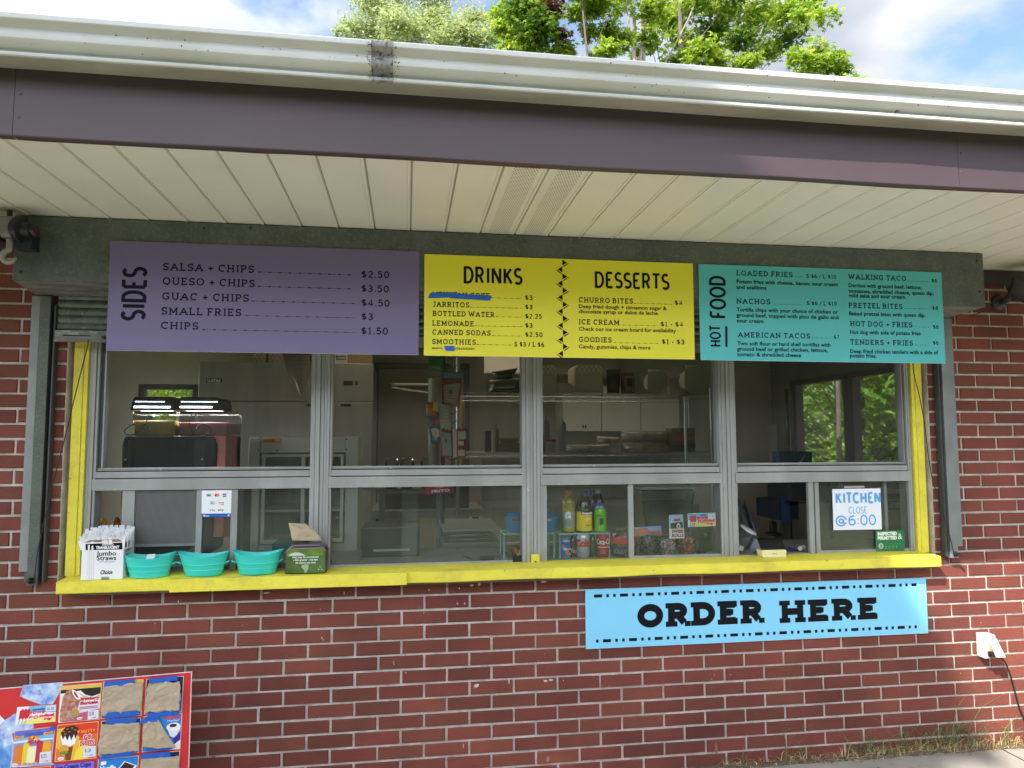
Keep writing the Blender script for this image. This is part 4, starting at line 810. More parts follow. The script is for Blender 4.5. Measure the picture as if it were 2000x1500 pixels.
# card reader on the sill
p0, p1 = at(1489.5, 1090, -.012), at(1537.5, 1088, -.012)
t = T('card_reader', 'cream and black card terminal with tilted screen standing on yellow sill', 'terminal', ((p0.x+p1.x)/2, -.0, SZ))
CRM = flat(238, 228, 168, .35); x0, x1 = p0.x, p1.x
m = MB(); zt_ = at(1512, 1074.5, -.012).z
m.slab([(x0+.003, -.012, SZ), (x1-.003, -.012, SZ), (x1, -.009, zt_), (x0, -.009, zt_)], (0, .06, 0), CRM); m.build('base', t, bevel=.004)
m = MB(); zs = at(1512, 1053, .03).z
m.slab([(x0-.001, -.006, zt_+.0008), (x1+.001, -.006, zt_+.0008), (x1-.002, .03, zs), (x0-.003, .03, zs)], (0, .01, .006), mat('black_screen_glass', (.006, .008, .007), .12)); m.build('screen', t, bevel=.002)
fs_ = Face((0, -.0125, 0), (0, -1, 0)); m = MB(); decal(m, fs_, [(1499, 1086.5), (1528, 1086), (1528, 1085), (1499, 1085.5)], WH)
for k in range(3): decal(m, fs_, [(1509+k*3, 1082.6), (1510+k*3, 1082.6), (1510.4+k*3, 1080.4), (1509.4+k*3, 1080.4)], flat(70, 66, 50))
m.build('reader_slot', t)

# ------------------------------------------------------------------ outlet, cord, loudspeaker
t = T('outlet_box', 'white weatherproof outlet box with open flap on the brick beside the blue sign', 'outlet', (4.5, 0, .45))
OW = mat('weathered_white_metal', (.62, .6, .56), .6, var=.25, vs=40, specks=[((.25, .22, .18), 70, .66, .74)], bump=.5, bs=120)
a, b = at(1924, 1241, -.06), at(1947.5, 1286.5, -.06); ox0, ox1, oz0, oz1 = a.x, b.x, b.z, a.z
m = MB(); m.box(ox0, ox1, -.055, .0, oz0, oz1, OW); m.build('housing', t, bevel=.003)
m = MB(); m.box(ox0+.004, ox1-.002, -.059, -.0555, oz0+.004, oz1-.004, OW); m.box(ox0+.02, ox1-.006, -.0605, -.0592, oz0+.02, oz1-.02, flat(196, 176, 120)); m.build('receptacle', t)
m = MB(); hz = oz1-.016; m.slab([(ox0+.018, -.0625, hz), (ox1-.002, -.0625, hz), (ox1+.006, -.105, oz0+.02), (ox0+.026, -.105, oz0+.02)], (.0005, -.0022, .001), OW); m.slab([(ox0+.018, -.0625, hz), (ox0+.026, -.105, oz0+.02), (ox0+.026, -.09, oz0+.016), (ox0+.018, -.062, hz-.02)], (.002, 0, 0), OW); m.build('cover_flap', t, bevel=.0008, seg=1)
t = T('power_cord', 'black power cord hanging from the outlet box down the brick', 'cord', (4.6, -.05, .1))
CB = flat(24, 23, 24, .45)
m = MB(); q = at(1936, 1278, -.072); m.box(q.x-.01, q.x+.012, -.086, -.061, q.z-.013, q.z+.013, CB); m.build('plug', t, bevel=.003)
pts = [(1939, 1281, -.075), (1950, 1283, -.07), (1957, 1286, -.06), (1964, 1295, -.045), (1971, 1312, -.03), (1979, 1338, -.022), (1985, 1362, -.02), (1992, 1385, -.02), (2001, 1405, -.022), (2012, 1425, -.03), (2030, 1455, -.06), (2060, 1478, -.12)]
m = MB(); m.tube(curve([at(*p) for p in pts], 4), .0042, CB, 8); m.build('cable', t, smooth=True)
t = T('horn_speaker', 'black outdoor horn loudspeaker on round wall bracket at right edge', 'speaker', (4.62, -.12, 2.2))
HB = mat('dusty_black_plastic', (.04, .041, .043), .5, var=.3, vs=14)
c = at(1950, 591, -.004); m = MB(); m.lathe((c.x, -.002, c.z), [(.042, 0), (.042, .006), (.034, .016), (.016, .022), (.012, .05)], HB, 22, axis=(0, -1, 0)); m.build('wall_plate', t, smooth=2)
hc = at(1986, 556, -.17); m = MB(); m.tube([(c.x, -.05, c.z), (c.x+.015, -.07, c.z+.035), (hc.x-.02, hc.y+.02, hc.z)], .014, HB, 10); m.lathe((c.x+.016, -.085, c.z+.002), [(.012, 0), (.012, .02), (.007, .022)], HB, 14, axis=(0, -1, 0)); m.build('arm', t, smooth=2)
ax = V((.8, -.5, -.36)).normalized(); m = MB(); hc = at(1981, 558, -.15)
m.lathe(hc, [(.02, -.02), (.05, -.012), (.066, .02), (.07, .06), (.076, .1), (.09, .13), (.118, .152), (.121, .155), (.117, .158), (.085, .13), (.05, .09), (.03, .06)], HB, 30, axis=ax); m.build('horn', t, smooth=2)
m = MB(); m.lathe(hc+ax*.154, [(.1185, 0), (.1225, .001), (.1225, .005), (.1185, .006)], mat('worn_rim', (.3, .3, .29), .5), 30, axis=ax); m.build('rim', t, smooth=2)
m = MB(); m.tube([at(1893, 617, -.02), at(1925, 608, -.03), at(1945, 600, -.045), at(1962, 592, -.07), at(1981, 584, -.1)], .0022, CB, 6); m.build('speaker_wire', t, smooth=True)
# ------------------------------------------------------------------ ice cream picture board standing in front of the wall
BA = rad(8.3); BU = V((math.cos(BA), math.sin(BA), 0)); BN = V((math.sin(BA), -math.cos(BA), 0))
B0 = at(375, 1312, -.2); FB = Face(B0, BN, BU)
tI = T('ice_cream_board', 'red ice cream picture board at lower left in front of the brick', 'sign board', V((B0.x-.3, B0.y, 0)))
def bl(du, z): return B0+BU*du+V((0, 0, z-B0.z))
RED = mat('red_print', (.62, .025, .03), .4)
m = MB(); z0, z1 = .02, B0.z
m.slab([bl(-.86, z0), bl(0, z0), bl(0, z1), bl(-.86, z1)], BN*-.006, flat(228, 228, 226)); 
q = [bl(-.86, z0), bl(-.003, z0), bl(-.003, z1-.002), bl(-.86, z1-.002)]; m.poly([p+BN*.0003 for p in q], RED); m.build('panel', tI)
m = MB()
for du in (-.82, -.03): m.slab([bl(du, 0)-BN*.0065, bl(du+.02, 0)-BN*.0065, bl(du+.02, .55)-BN*.0065, bl(du, .55)-BN*.0065], BN*-.012, flat(120, 118, 112))
m.build('stand_frame', tI)
ICE = mat('ice_print', (.16, .3, .7), .4, var=.9, vs=26, var2=(.72, .82, .93), specks=[((.06, .16, .5), 38, .6, .7)])
ICED = mat('blue_ice_print', (.01, .12, .5), .4, var=.9, vs=20, var2=(.25, .55, .9), specks=[((.9, .95, 1), 60, .68, .72)])
m = MB()
decal(m, FB, [(45, 1338), (124, 1332), (118, 1350), (108, 1367), (103, 1375), (80, 1376), (60, 1369), (44, 1362), (39, 1360)], ICE, .0006)
decal(m, FB, [(0, 1413), (30, 1393), (65, 1414), (66, 1422), (24, 1432), (27, 1455), (22, 1500), (0, 1500)], ICE, .0006)
decal(m, FB, [(-40, 1500), (-40, 1440), (4, 1448), (8, 1462), (24, 1453), (20, 1500)], ICED, .0008); decal(m, FB, [(-60, 1390), (0, 1397), (10, 1407), (-5, 1420), (-60, 1430)], flat(232, 236, 244), .0007)
decal(m, FB, [(21, 1495), (24, 1499), (110, 1494), (98, 1487)], ICE, .0006)
m.build('ice_print', tI)
def picture(px, bgc, border, paint, nm='picture'):
    mm = MB(); c = V((sum(p[0] for p in px)/4, sum(p[1] for p in px)/4, 0))
    if border:
        decal(mm, FB, [(c.x+(x-c.x)*1.035, c.y+(y-c.y)*1.03) for x, y in px], border, .0009)
    decal(mm, FB, px, bgc, .0012); A = [V((x, y, 0)) for x, y in px]          # tl, tr, br, bl
    def q(u, v): t_ = A[0]+(A[1]-A[0])*u; b_ = A[3]+(A[2]-A[3])*u; r_ = t_+(b_-t_)*v; return (r_.x, r_.y)
    lv = [.0014]
    def pg(uv, mt): lv[0] += .00012; decal(mm, FB, [q(*p) for p in uv], mt, lv[0])
    def tx(t_, u, v, u1, cap, st, mt, sh=0): lv[0] += .0002; write(mm, FB, t_, q(u, v), q(u1, v)[0], cap, st, mt, lift=lv[0], shear=sh)
    paint(pg, tx, q); return mm.build(nm, tI)
Wh, Bk = flat(245, 245, 245), flat(30, 24, 26); cream = flat(238, 214, 150)
def ell(cx, cy, rx, ry, n=16): return [(cx+rx*math.cos(2*math.pi*i/n), cy+ry*math.sin(2*math.pi*i/n)) for i in range(n)]
def price(pg, tx, u0, v0, u1, v1, a, b, tax=True):
    pg([(u0, v0), (u1, v0-.01), (u1+.01, v1), (u0, v1+.01)], flat(226, 226, 234)); tx(a, u0+.04, v0+(v1-v0)*(.55 if tax else .8), u1-.04-(.08 if b else 0), 7 if tax else 5.5, ('cond', .1, .8), flat(60, 60, 70))
    if tax: tx('+ TAX', u0+.1, v1-.02, u1-.06, 3, ('cond', .14, .9), flat(60, 60, 70))
def p_pops(pg, tx, q):
    pg([(.3, 0), (1, 0), (1, .45), (.3, .35)], flat(120, 195, 225)); pg([(.3, .75), (1, .55), (1, 1), (.05, 1)], flat(250, 232, 130))
    for x in (.08, .16, .24): pg([(x, .25), (x+.08, .1), (x+.12, .3), (x+.08, .62), (x-.01, .72)], flat(205, 40, 55)); pg([(x+.01, .72), (x+.04, .72), (x, 1), (x-.03, 1)], flat(190, 200, 215))
    for t_, v in (('BOMB', .45), ('POP!', .72)): tx(t_, .32, v, .72, 6, ('cond', .26, .9), flat(225, 70, 90), .2)
    pg([(.4, .17), (.72, .14), (.72, .24), (.4, .26)], flat(30, 110, 190)); pg([(.66, .62), (.75, .5), (.85, .55), (.97, .48), (.95, .62), (1, .7), (.9, .78), (.85, .9), (.78, .8), (.7, .85), (.72, .72)], flat(225, 30, 55)); tx('Original', .68, .74, .97, 3.4, ('sans', .04), Wh)
    price(pg, tx, .74, .03, .99, .36, '$1.00', '', False)
def p_straw(pg, tx, q):
    pg([(0, .1), (1, .1), (1, .28), (.8, .34), (.62, .28), (.5, .15), (0, .2)], Bk); pg([(0, 0), (1, 0), (1, .1), (0, .1)], flat(232, 190, 90)); pg([(.45, .2), (.6, .3), (.8, .38), (1, .3), (1, .34), (.8, .43), (.58, .36)], flat(228, 195, 110))
    pg([(.3, .6), (1, .5), (1, 1), (.05, 1)], flat(240, 215, 228)); pg([(.4, .8), (1, .7), (1, 1), (.05, 1)], flat(200, 90, 120))
    CR = mat('crumb_coating_print', (.34, .08, .06), .5, var=.8, vs=90, var2=(.62, .36, .25)); pg([(.16, .12), (.3, .1), (.42, .2), (.5, .42), (.45, .65), (.34, .95), (.02, .98), (.02, .7), (.06, .3)], CR)
    pg([(.28, .1), (.36, .13), (.5, .32), (.48, .4), (.4, .38), (.3, .22)], Wh); pg([(.33, .15), (.37, .18), (.46, .34), (.42, .35), (.34, .24)], flat(190, 40, 75))
    tx('Strawberry', .5, .43, .98, 5.5, ('sans', .06), flat(200, 30, 75), .15); tx('Shortcake', .5, .55, .95, 5.5, ('sans', .06), flat(200, 30, 75), .15)
    for v in (.62, .66): pg([(.5, v), (.95, v-.01), (.95, v+.008), (.5, v+.018)], flat(120, 105, 110))
    pg(ell(.4, .76, .1, .1), flat(200, 150, 60)); pg(ell(.4, .82, .1, .04), flat(130, 170, 90)); pg(ell(.52, .93, .07, .035), Wh); pg([(.47, .945), (.57, .945), (.57, 0.929), (.47, 0.929)], flat(190, 40, 50))
    price(pg, tx, .72, .74, .98, .98, '$2.50', 'x')
def p_trop(pg, tx, q):
    pg([(0, .0), (1, 0), (1, .2), (0, .25)], flat(112, 110, 200)); pg([(0, .22), (1, .18), (1, .34), (0, .36)], flat(120, 190, 225)); pg([(0, .3), (.4, .27), (1, .29), (1, .33), (0, .35)], flat(225, 240, 245))
    for u0, u1, v0, c in ((.03, .26, .42, (228, 130, 40)), (.24, .44, .36, (245, 205, 60)), (.36, .62, .48, (246, 238, 190)), (.58, .76, .34, (200, 50, 75)), (.74, .97, .37, (245, 170, 40))):
        pg([(u0, .95), (u0+.01, v0+.06), (u0+.04, v0), (u1-.04, v0), (u1-.01, v0+.06), (u1, .95)], flat(*c))
    for u, v in ((.12, .17), (.85, .13)): pg(ell(u+(-.05 if u < .5 else -.06), v+.02, .05, .05), flat(255, 190, 70)); pg([(u-.1, v+.01), (u+.12, v-.03), (u+.12, v+.03), (u-.1, v+.06)], flat(255, 190, 70)); tx('FRUIT', u-.08, v+.035, u+.1, 2.5, ('sans', .04), flat(220, 50, 40))
    tx('TROPI-KOOL', .27, .17, .73, 6, ('cond', .2, .8), flat(40, 110, 190)); 
    for u, v, c in ((.4, .24, (235, 120, 50)), (.47, .22, (250, 200, 70)), (.52, .25, (215, 50, 50)), (.58, .23, (245, 150, 60)), (.45, .29, (240, 90, 60)), (.55, .3, (250, 225, 150))): pg(ell(u, v, .055, .05, 9), flat(*c))
    tx('FRUIT BARS', .36, .38, .68, 5, ('sans', .06), flat(200, 40, 50)); tx('MADE WITH REAL FRUIT', .38, .425, .62, 1.8, ('sans', 0), flat(90, 60, 50))
    pg(ell(.09, .96, .08, .045), Wh); pg([(.04, .975), (.14, .975), (.14, 0.959), (.04, 0.959)], flat(190, 40, 50)); price(pg, tx, .7, .66, .99, .97, '$2.25', 'x')
    for u in (.25, .4, .5, .6): pg([(u, .92), (u+.05, .92), (u+.05, 1), (u, 1)], flat(225, 190, 140))
def p_nuts(pg, tx, q):
    YP = flat(248, 190, 50); pg([(0, 0), (1, 0), (1, .75), (.5, .55), (0, .45)], flat(226, 62, 30)); pg([(0, .1), (.3, .05), (.7, .55), (.75, 1), (.3, 1), (0, .6)], YP); pg([(.55, .4), (1, .3), (1, .62), (.6, .75)], flat(236, 110, 30)); pg([(.5, .75), (.7, .55), (.95, .8), (.8, 1), (.45, 1)], flat(250, 225, 70))
    pg([(.1, .45), (.4, .66), (.35, 1), (.27, 1)], flat(150, 90, 45)); pg([(.22, .7), (.42, .6), (.38, 1), (.28, 1)], flat(128, 72, 36)); pg([(.08, .3), (.52, .2), (.46, .55), (.34, .62), (.14, .56)], Wh)
    pg([(.08, .2), (.2, .06), (.4, .03), (.52, .12), (.52, .25), (.46, .42), (.42, .28), (.36, .45), (.31, .3), (.26, .45), (.2, .3), (.15, .4)], flat(58, 26, 24))
    for u, v in ((.15, .18), (.25, .12), (.36, .1), (.44, .16), (.3, .2), (.2, .25)): pg(ell(u, v, .035, .02, 7), flat(170, 110, 80))
    tx("P.NUTTY", .5, .27, .95, 6, ('cond', .26, .9), flat(245, 170, 40)); tx('GO', .66, .45, .88, 9, ('sans', .08), Wh); tx('GO', .67, .45, .87, 8.6, ('sans', .03), flat(200, 20, 60)); tx('NUTS', .58, .62, .96, 9, ('sans', .08), Wh); tx('NUTS', .59, .62, .95, 8.6, ('sans', .03), flat(200, 20, 60))
    pg(ell(.2, .68, .12, .13), flat(232, 160, 60)); pg(ell(.2, .77, .11, .05), flat(110, 150, 70)); pg(ell(.14, .93, .08, .05), Wh); pg([(.09, .945), (.19, .945), (.19, 0.929), (.09, 0.929)], flat(190, 40, 50)); price(pg, tx, .69, .66, .99, .95, '$1.50', 'x')
def p_blue(pg, tx, q): pg([(0, .3), (.4, .1), (1, .5), (1, 1), (0, 1)], flat(30, 110, 200)); pg([(.3, .6), (.7, .4), (.95, .95), (.4, 1)], flat(220, 225, 235))
def p_sund(pg, tx, q):
    tx('Sundaes!', .55, .12, .97, 5, ('sans', .07), flat(230, 60, 70)); tx('3 Great Flavors!', .62, .2, .95, 2.6, ('sans', .02), Wh); pg([(.62, .35), (.98, .3), (.98, .45), (.86, .68), (.72, .62)], flat(225, 230, 238)); pg(ell(.8, .36, .19, .12), flat(240, 243, 246)); pg(ell(.79, .32, .1, .05), flat(50, 26, 24)); pg([(.7, 1), (1, .72), (1, 1)], flat(235, 235, 240)); pg([(.8, .7), (1, .5), (1, .74), (.86, .85)], flat(48, 40, 150))
def p_cups(pg, tx, q): tx('Ice Cream Cups', .06, .18, .92, 8, ('sans', .05), flat(40, 40, 130)); pg([(.0, .3), (1, .24), (1, 1), (0, 1)], flat(150, 95, 200))
def p_van(pg, tx, q):
    pg([(.06, .06), (.2, .05), (.2, .15), (.06, .17)], Wh); tx('Vanilla', .06, .34, .46, 9, ('sans', .05), Wh); tx('Ice Cream', .22, .52, .64, 9, ('sans', .05), Wh); pg([(.5, .32), (.66, .1), (.98, .26), (.9, .52), (.78, .5)], Wh); pg([(.53, .32), (.67, .13), (.93, .26), (.78, .46)], flat(58, 34, 34))
picture([(34, 1381), (110.5, 1375.5), (108.5, 1409), (29.5, 1416.5)], flat(246, 238, 240), None, p_pops)
picture([(119.5, 1341), (197.5, 1334.5), (193.5, 1404), (115, 1411)], flat(240, 238, 240), cream, p_straw)
picture([(29.5, 1428.5), (106.5, 1420), (100, 1490), (23, 1496)], flat(150, 150, 210), cream, p_trop)
picture([(114, 1417), (191.5, 1409.5), (187, 1479.5), (108, 1487)], flat(240, 120, 40), cream, p_nuts)
picture([(203, 1332), (279, 1327.5), (275, 1396.5), (198, 1403)], flat(232, 190, 90), cream, p_blue)
picture([(287, 1327), (358, 1321), (354.5, 1388.5), (283, 1394)], flat(20, 34, 92), cream, p_blue)
picture([(199, 1409), (274, 1402.5), (270, 1469), (195, 1476)], flat(24, 40, 100), cream, p_blue)
picture([(282, 1400), (355, 1393), (351, 1462), (278, 1468)], flat(50, 130, 210), cream, p_sund)
picture([(106, 1493.5), (185, 1486), (181, 1545), (101, 1552)], flat(140, 110, 215), flat(60, 30, 50), p_cups)
picture([(193, 1484), (270, 1476.5), (266, 1545), (188, 1552)], flat(30, 130, 210), cream, p_van)
picture([(277, 1475), (350.5, 1467), (347, 1535), (273, 1542)], flat(20, 34, 92), cream, p_blue)
picture([(22, 1503), (98, 1497), (96, 1560), (18, 1566)], flat(220, 60, 50), cream, p_blue)
# brown papers taped over sold-out pictures
def paper(px, lab, seed, curl=None):
    A = [V((x, y, 0)) for x, y in px]; n = 26; vs = []; r_ = random.Random(seed); ph = r_.uniform(0, 9)
    for j in range(n+1):
        for i in range(n+1):
            u, v = i/n, j/n; t_ = A[0]+(A[1]-A[0])*u; b_ = A[3]+(A[2]-A[3])*u; p = t_+(b_-t_)*v
            e = 3.2*noise.noise(V((u*5+ph, v*5, 3))); edge = 1 if i in (0, n) or j in (0, n) else 0
            P_ = FB.hit(p.x+e*edge, p.y+e*edge); dv_ = noise.voronoi(V((u*2.6+ph, v*2.6, ph)))[0]; hgt = .0035+.011*dv_[0]-.004*math.exp(-((dv_[1]-dv_[0])/.07)**2)+.0012*noise.noise(V((u*9, v*9+ph, 4)))
            if curl: hgt += curl(u, v)
            vs.append(P_+BN*max(.0028, hgt))
    m = MB(); m.add(vs, [(j*(n+1)+i, j*(n+1)+i+1, (j+1)*(n+1)+i+1, (j+1)*(n+1)+i) for j in range(n) for i in range(n)], KRAFT)
    o = single(m, 'paper_cover', lab, 'paper', 'brown papers taped on the ice cream board', smooth=True); o.modifiers.new('thickness', 'SOLIDIFY').thickness = .0006
paper([(204, 1340), (280.5, 1330), (277, 1388), (197, 1399)], 'smooth brown paper in top row, left of the one with a folded corner', 1)
paper([(289.5, 1333), (353, 1329.5), (352, 1385), (283, 1391)], 'brown paper at top right corner of board, its right edge folded over', 2, lambda u, v: .016*max(0, u-.66)*(1-abs(v-.45)*1.3)*2.5)
paper([(198, 1413.5), (274, 1409), (272, 1466), (191.5, 1474)], 'wrinkled brown paper in second row, beside the nut cone picture', 3)
paper([(279.5, 1410), (309, 1402), (344, 1458.5), (279, 1457.5)], 'brown paper with big folded flap half uncovering the sundae picture', 4, lambda u, v: .01*u*(1-u)*4*v)
paper([(277, 1479), (352, 1474.5), (346, 1538), (272, 1545)], 'brown paper at bottom right, cut by the photo edge', 5)
def btape(px, lab, i):
    P_ = [FB.hit(*p)+BN*(.0095+.0006*(i % 3)) for p in px]; m = MB(); n = 8; vs = []
    for j in range(2):
        for k in range(n+1):
            a = P_[0]+(P_[1]-P_[0])*(k/n) if j == 0 else P_[3]+(P_[2]-P_[3])*(k/n); vs.append(a+BN*.0008*noise.noise(V((k*.9, j*3, i)))+V((0, 0, .0006*noise.noise(V((k*1.3, j, i+9))))))
    m.add(vs, [(k, k+1, n+2+k, n+1+k) for k in range(n)], BLUET); o = single(m, 'tape_strip', lab, 'tape', 'blue tape on the ice cream board'); o.modifiers.new('thickness', 'SOLIDIFY').thickness = .0004
for i, (px, lab) in enumerate([
    ([(205.5, 1329.5), (264.5, 1325), (264, 1336), (203, 1341.5)], 'blue tape strip on top edge of left paper in top row'),
    ([(292, 1323.5), (347, 1318), (347.5, 1327.5), (292, 1333.5)], 'blue tape strip on top edge of the corner paper at top right'),
    ([(211, 1389.5), (270, 1385.5), (269, 1394.5), (205, 1401.5)], 'blue tape strip along bottom edge of left paper in top row'),
    ([(291, 1391), (351, 1384), (349, 1394), (288, 1399)], 'blue tape strip along bottom edge of the corner paper at top right'),
    ([(211, 1402), (268.5, 1398), (268, 1409.5), (206, 1412)], 'blue tape strip on top edge of the wrinkled second row paper'),
    ([(277, 1402.5), (311, 1396.5), (308, 1407), (272, 1412)], 'blue tape strip at top of the paper with folded flap'),
    ([(201, 1474), (262, 1464.5), (261.5, 1473.5), (194, 1482)], 'blue tape strip along bottom edge of the wrinkled second row paper'),
    ([(292, 1455.5), (340, 1459), (330, 1463), (284, 1465.5)], 'blue tape strip under the big folded flap'),
    ([(277, 1470), (333, 1466), (334.5, 1476), (275.5, 1480)], 'blue tape strip on top edge of the bottom right paper'),
    ([(100, 1418), (111, 1416), (112, 1422), (99, 1424)], 'tiny blue tape scrap at corner of the fruit bar picture')]): btape(px, lab, i)

# ------------------------------------------------------------------ inside counter and goods behind the glass
CZ = .957
CT = T('service_counter', 'grey worktop running along the inside of the serving window', 'counter', (2.2, .45, 0))
m = MB(); m.box(-1.29, 5.58, .17, .62, CZ-.03, CZ-.0005, mat('grey_laminate', (.3, .3, .3), .5, var=.2, vs=5)); m.box(.2, 4.28, .121, .1699, CZ-.03, CZ-.0005, mat('grey_laminate_edge', (.33, .33, .33), .5)); m.build('worktop', CT)
m = MB(); m.box(-1.29, 5.58, .59, .61, .012, CZ-.0305, WALLDK); m.build('front_panel', CT)
MINT = flat(150, 215, 208, .4)
def rack(px0, px1, pyt, Yf, Yb, lab):
    a, b = at(px0, 1088, Yf), at(px1, 1088, Yf); zt = at((px0+px1)/2, pyt, Yf).z
    t = T('display_rack', lab, 'rack', ((a.x+b.x)/2, (Yf+Yb)/2, CZ), group='mint wire racks behind the glass'); m = MB(); r = .0042; x0, x1 = a.x+r, b.x-r
    for y in (Yf, Yb): m.tube([(x0, y, CZ), (x0, y, zt-r), (x1, y, zt-r), (x1, y, CZ)], .0048, MINT, 4)
    for x in (x0, x1): m.tube([(x, Yf+.004, zt-r), (x, Yb-.004, zt-r)], .004, MINT, 4)
    m.build('frame', t); m = MB()
    for k in range(1, 9): m.tube([(x0+(x1-x0)*k/9, Yf+.003, zt-.002), (x0+(x1-x0)*k/9, Yb-.003, zt-.002)], .0022, MINT, 6)
    m.build('wire_shelf', t); return x0, x1, zt
ra = rack(983, 1084, 1041, .2, .33, 'mint green wire rack carrying two blue tubs, left of the window post')
rb = rack(1092, 1192, 1041, .18, .29, 'mint green wire rack carrying bottles and a lime can, right of the window post')
def cyl_text(mb, c, R, text, z, cap, ang0, ang1, m_, st=('sans', .03), shear=0, tilt=0):
    """wrap lettering round an upright can or bottle; angles from the side facing the window, to the right"""
    g, wd = sans(text, st[1]) if st[0] == 'sans' else glyphs(text, *st[1:])
    for vs, fs in g:
        P_ = []
        for a, b in vs:
            an = ang0+(ang1-ang0)*(a+shear*b)/wd; P_.append((c.x+(R*1.045+.0004)*math.sin(an), c.y-(R*1.045+.0004)*math.cos(an), z+b*cap+tilt*(an-ang0)*R))
        mb.add(P_, fs, m_)
def band(mb, c, prof, m_, a0=-3.15, a1=3.15, n=20):   # partial label band of (r, z) rows
    vs = []
    for r, z in prof:
        for k in range(n+1): an = a0+(a1-a0)*k/n; vs.append((c.x+r*math.sin(an), c.y-r*math.cos(an), z))
    mb.add(vs, [(j*(n+1)+k, j*(n+1)+k+1, (j+1)*(n+1)+k+1, (j+1)*(n+1)+k) for j in range(len(prof)-1) for k in range(n)], m_)
def can(px, wpx, z0, Y, lab, body, name='drink_can', topc=None, h=.122):
    c = at(px, 1060, Y); R_ = wpx*mpp(c)/2; c.z = z0; k = R_/.033; h = min(h, .122*k*1.0)
    t = T(name, lab, 'can', c, 'cans behind the glass'); m = MB()
    m.lathe(c, [(R_*.78, 0), (R_*.95, h*.06), (R_, h*.1), (R_, h*.86), (R_*.93, h*.93), (R_*.8, h*.985)], body, 26); m.build('body', t, smooth=2)
    m = MB(); m.lathe(c+V((0, 0, h*.985)), [(R_*.8, 0), (R_*.82, .002), (R_*.78, .002), (R_*.74, -.001)], flat(205, 208, 210, .3), 22); m.build('rim', t, smooth=2)
    return t, c, R_, h
BOTTLE_T = flat(225, 225, 222)
def bottle(px, wpx, z0, Y, h, lab, body, cap, prof, name='drink_bottle'):
    c = at(px, 1000, Y); R_ = wpx*mpp(c)/2; c.z = z0; t = T(name, lab, 'bottle', c, 'bottles behind the glass'); m = MB()
    m.lathe(c, [(R_*a, h*b) for a, b in prof], body, 26); m.build('body', t, smooth=2)
    m = MB(); m.lathe(c+V((0, 0, h*.915)), [(R_*.43, 0), (R_*.43, h*.085), (R_*.38, h*.09)], cap, 22); m.build('cap', t, smooth=2); return t, c, R_, h
SPORT = [(.75, 0), (.95, .02), (1, .05), (1, .1), (.93, .13), (.93, .5), (1, .53), (.93, .57), (.9, .6), (1, .64), (.97, .72), (.85, .8), (.6, .86), (.42, .89), (.42, .915)]
TEA = [(.8, 0), (.98, .02), (1, .06), (1, .55), (.95, .62), (.88, .7), (.8, .76), (.55, .85), (.42, .89), (.42, .915)]
YLIQ = mat('yellow_sports_drink', (.42, .4, .03), .2, trans=.25, coat=.4)
t, c, R_, h = bottle(1110.5, 27.5, rb[2]+.0005, .225, .205, 'yellow green sports drink bottle with orange cap and grey label', YLIQ, flat(238, 92, 30), SPORT)
m = MB(); band(m, c, [(R_*.94, c.z+h*.13), (R_*.94, c.z+h*.5)], flat(150, 160, 140)); m.build('label', t, smooth=True)
m = MB(); cyl_text(m, c, R_*.94, 'G', c.z+h*.32, h*.17, -.75, .12, flat(240, 240, 240), ('sans', .08)); m.add([(c.x-.008, c.y-R_*.955, c.z+h*.36), (c.x-.001, c.y-R_*.957, c.z+h*.42), (c.x-.004, c.y-R_*.957, c.z+h*.36)], [(0, 1, 2)], flat(220, 110, 40)); m.build('logo_print', t)
CLT = glass('clear_drink_bottle', (.8, .82, .8), .06, (.5, .5, .5), 1.6, .04)
t, c, R_, h = bottle(1141, 32, rb[2]+.0005, .215, .2, 'lemon tea bottle with blue cap and yellow label', mat('dark_tea', (.05, .028, .015), .12, coat=.6), flat(36, 60, 160), TEA)
m = MB(); band(m, c, [(R_*1.012, c.z+h*.05), (R_*1.012, c.z+h*.52)], flat(240, 215, 40), -1.5, .9); band(m, c, [(R_*1.011, c.z+h*.05), (R_*1.011, c.z+h*.57)], flat(90, 26, 34), .9, 1.6); band(m, c, [(R_*1.013, c.z+h*.45), (R_*1.0, c.z+h*.6)], flat(60, 120, 50), -.6, .3); m.build('label', t, smooth=True)
m = MB(); band(m, c, [(R_*1.03, c.z+h*.44), (R_*1.03, c.z+h*.54)], flat(24, 32, 70), -.6, .95); cyl_text(m, c, R_*1.035, 'Snapple', c.z+h*.46, h*.055, -.5, .85, flat(245, 245, 245), ('sans', .05), tilt=.0)
P_ = [(c.x+.006+.012*math.cos(a*.5), c.y-R_*1.03, c.z+h*.34+.01*math.sin(a*.5)) for a in range(13)]; m.poly(P_, flat(250, 225, 120)); cyl_text(m, c, R_*1.03, 'Lemon Tea', c.z+h*.17, h*.04, -.1, .8, flat(70, 100, 30), ('sans', .03)); m.build('logo_print', t)
t, c, R_, h = bottle(1157, 24, rb[2]+.0005, .265, .2, 'clear iced drink bottle with blue cap, behind the lemon tea', CLT, flat(60, 90, 170), TEA)
m = MB(); band(m, c, [(R_*1.01, c.z+h*.05), (R_*1.01, c.z+h*.56)], flat(96, 30, 40)); m.build('label', t, smooth=True)
t, c, R_, h = bottle(1169, 24, rb[2]+.0005, .25, .205, 'clear water bottle with white cap, behind the lime can', CLT, flat(190, 195, 198), TEA)
m = MB(); band(m, c, [(R_*1.01, c.z+h*.5), (R_*1.0, c.z+h*.68)], flat(70, 110, 175)); cyl_text(m, c, R_*1.02, 'PURE', c.z+h*.56, h*.055, -.6, .6, flat(235, 240, 245), ('sans', .04)); m.build('label', t, smooth=True)
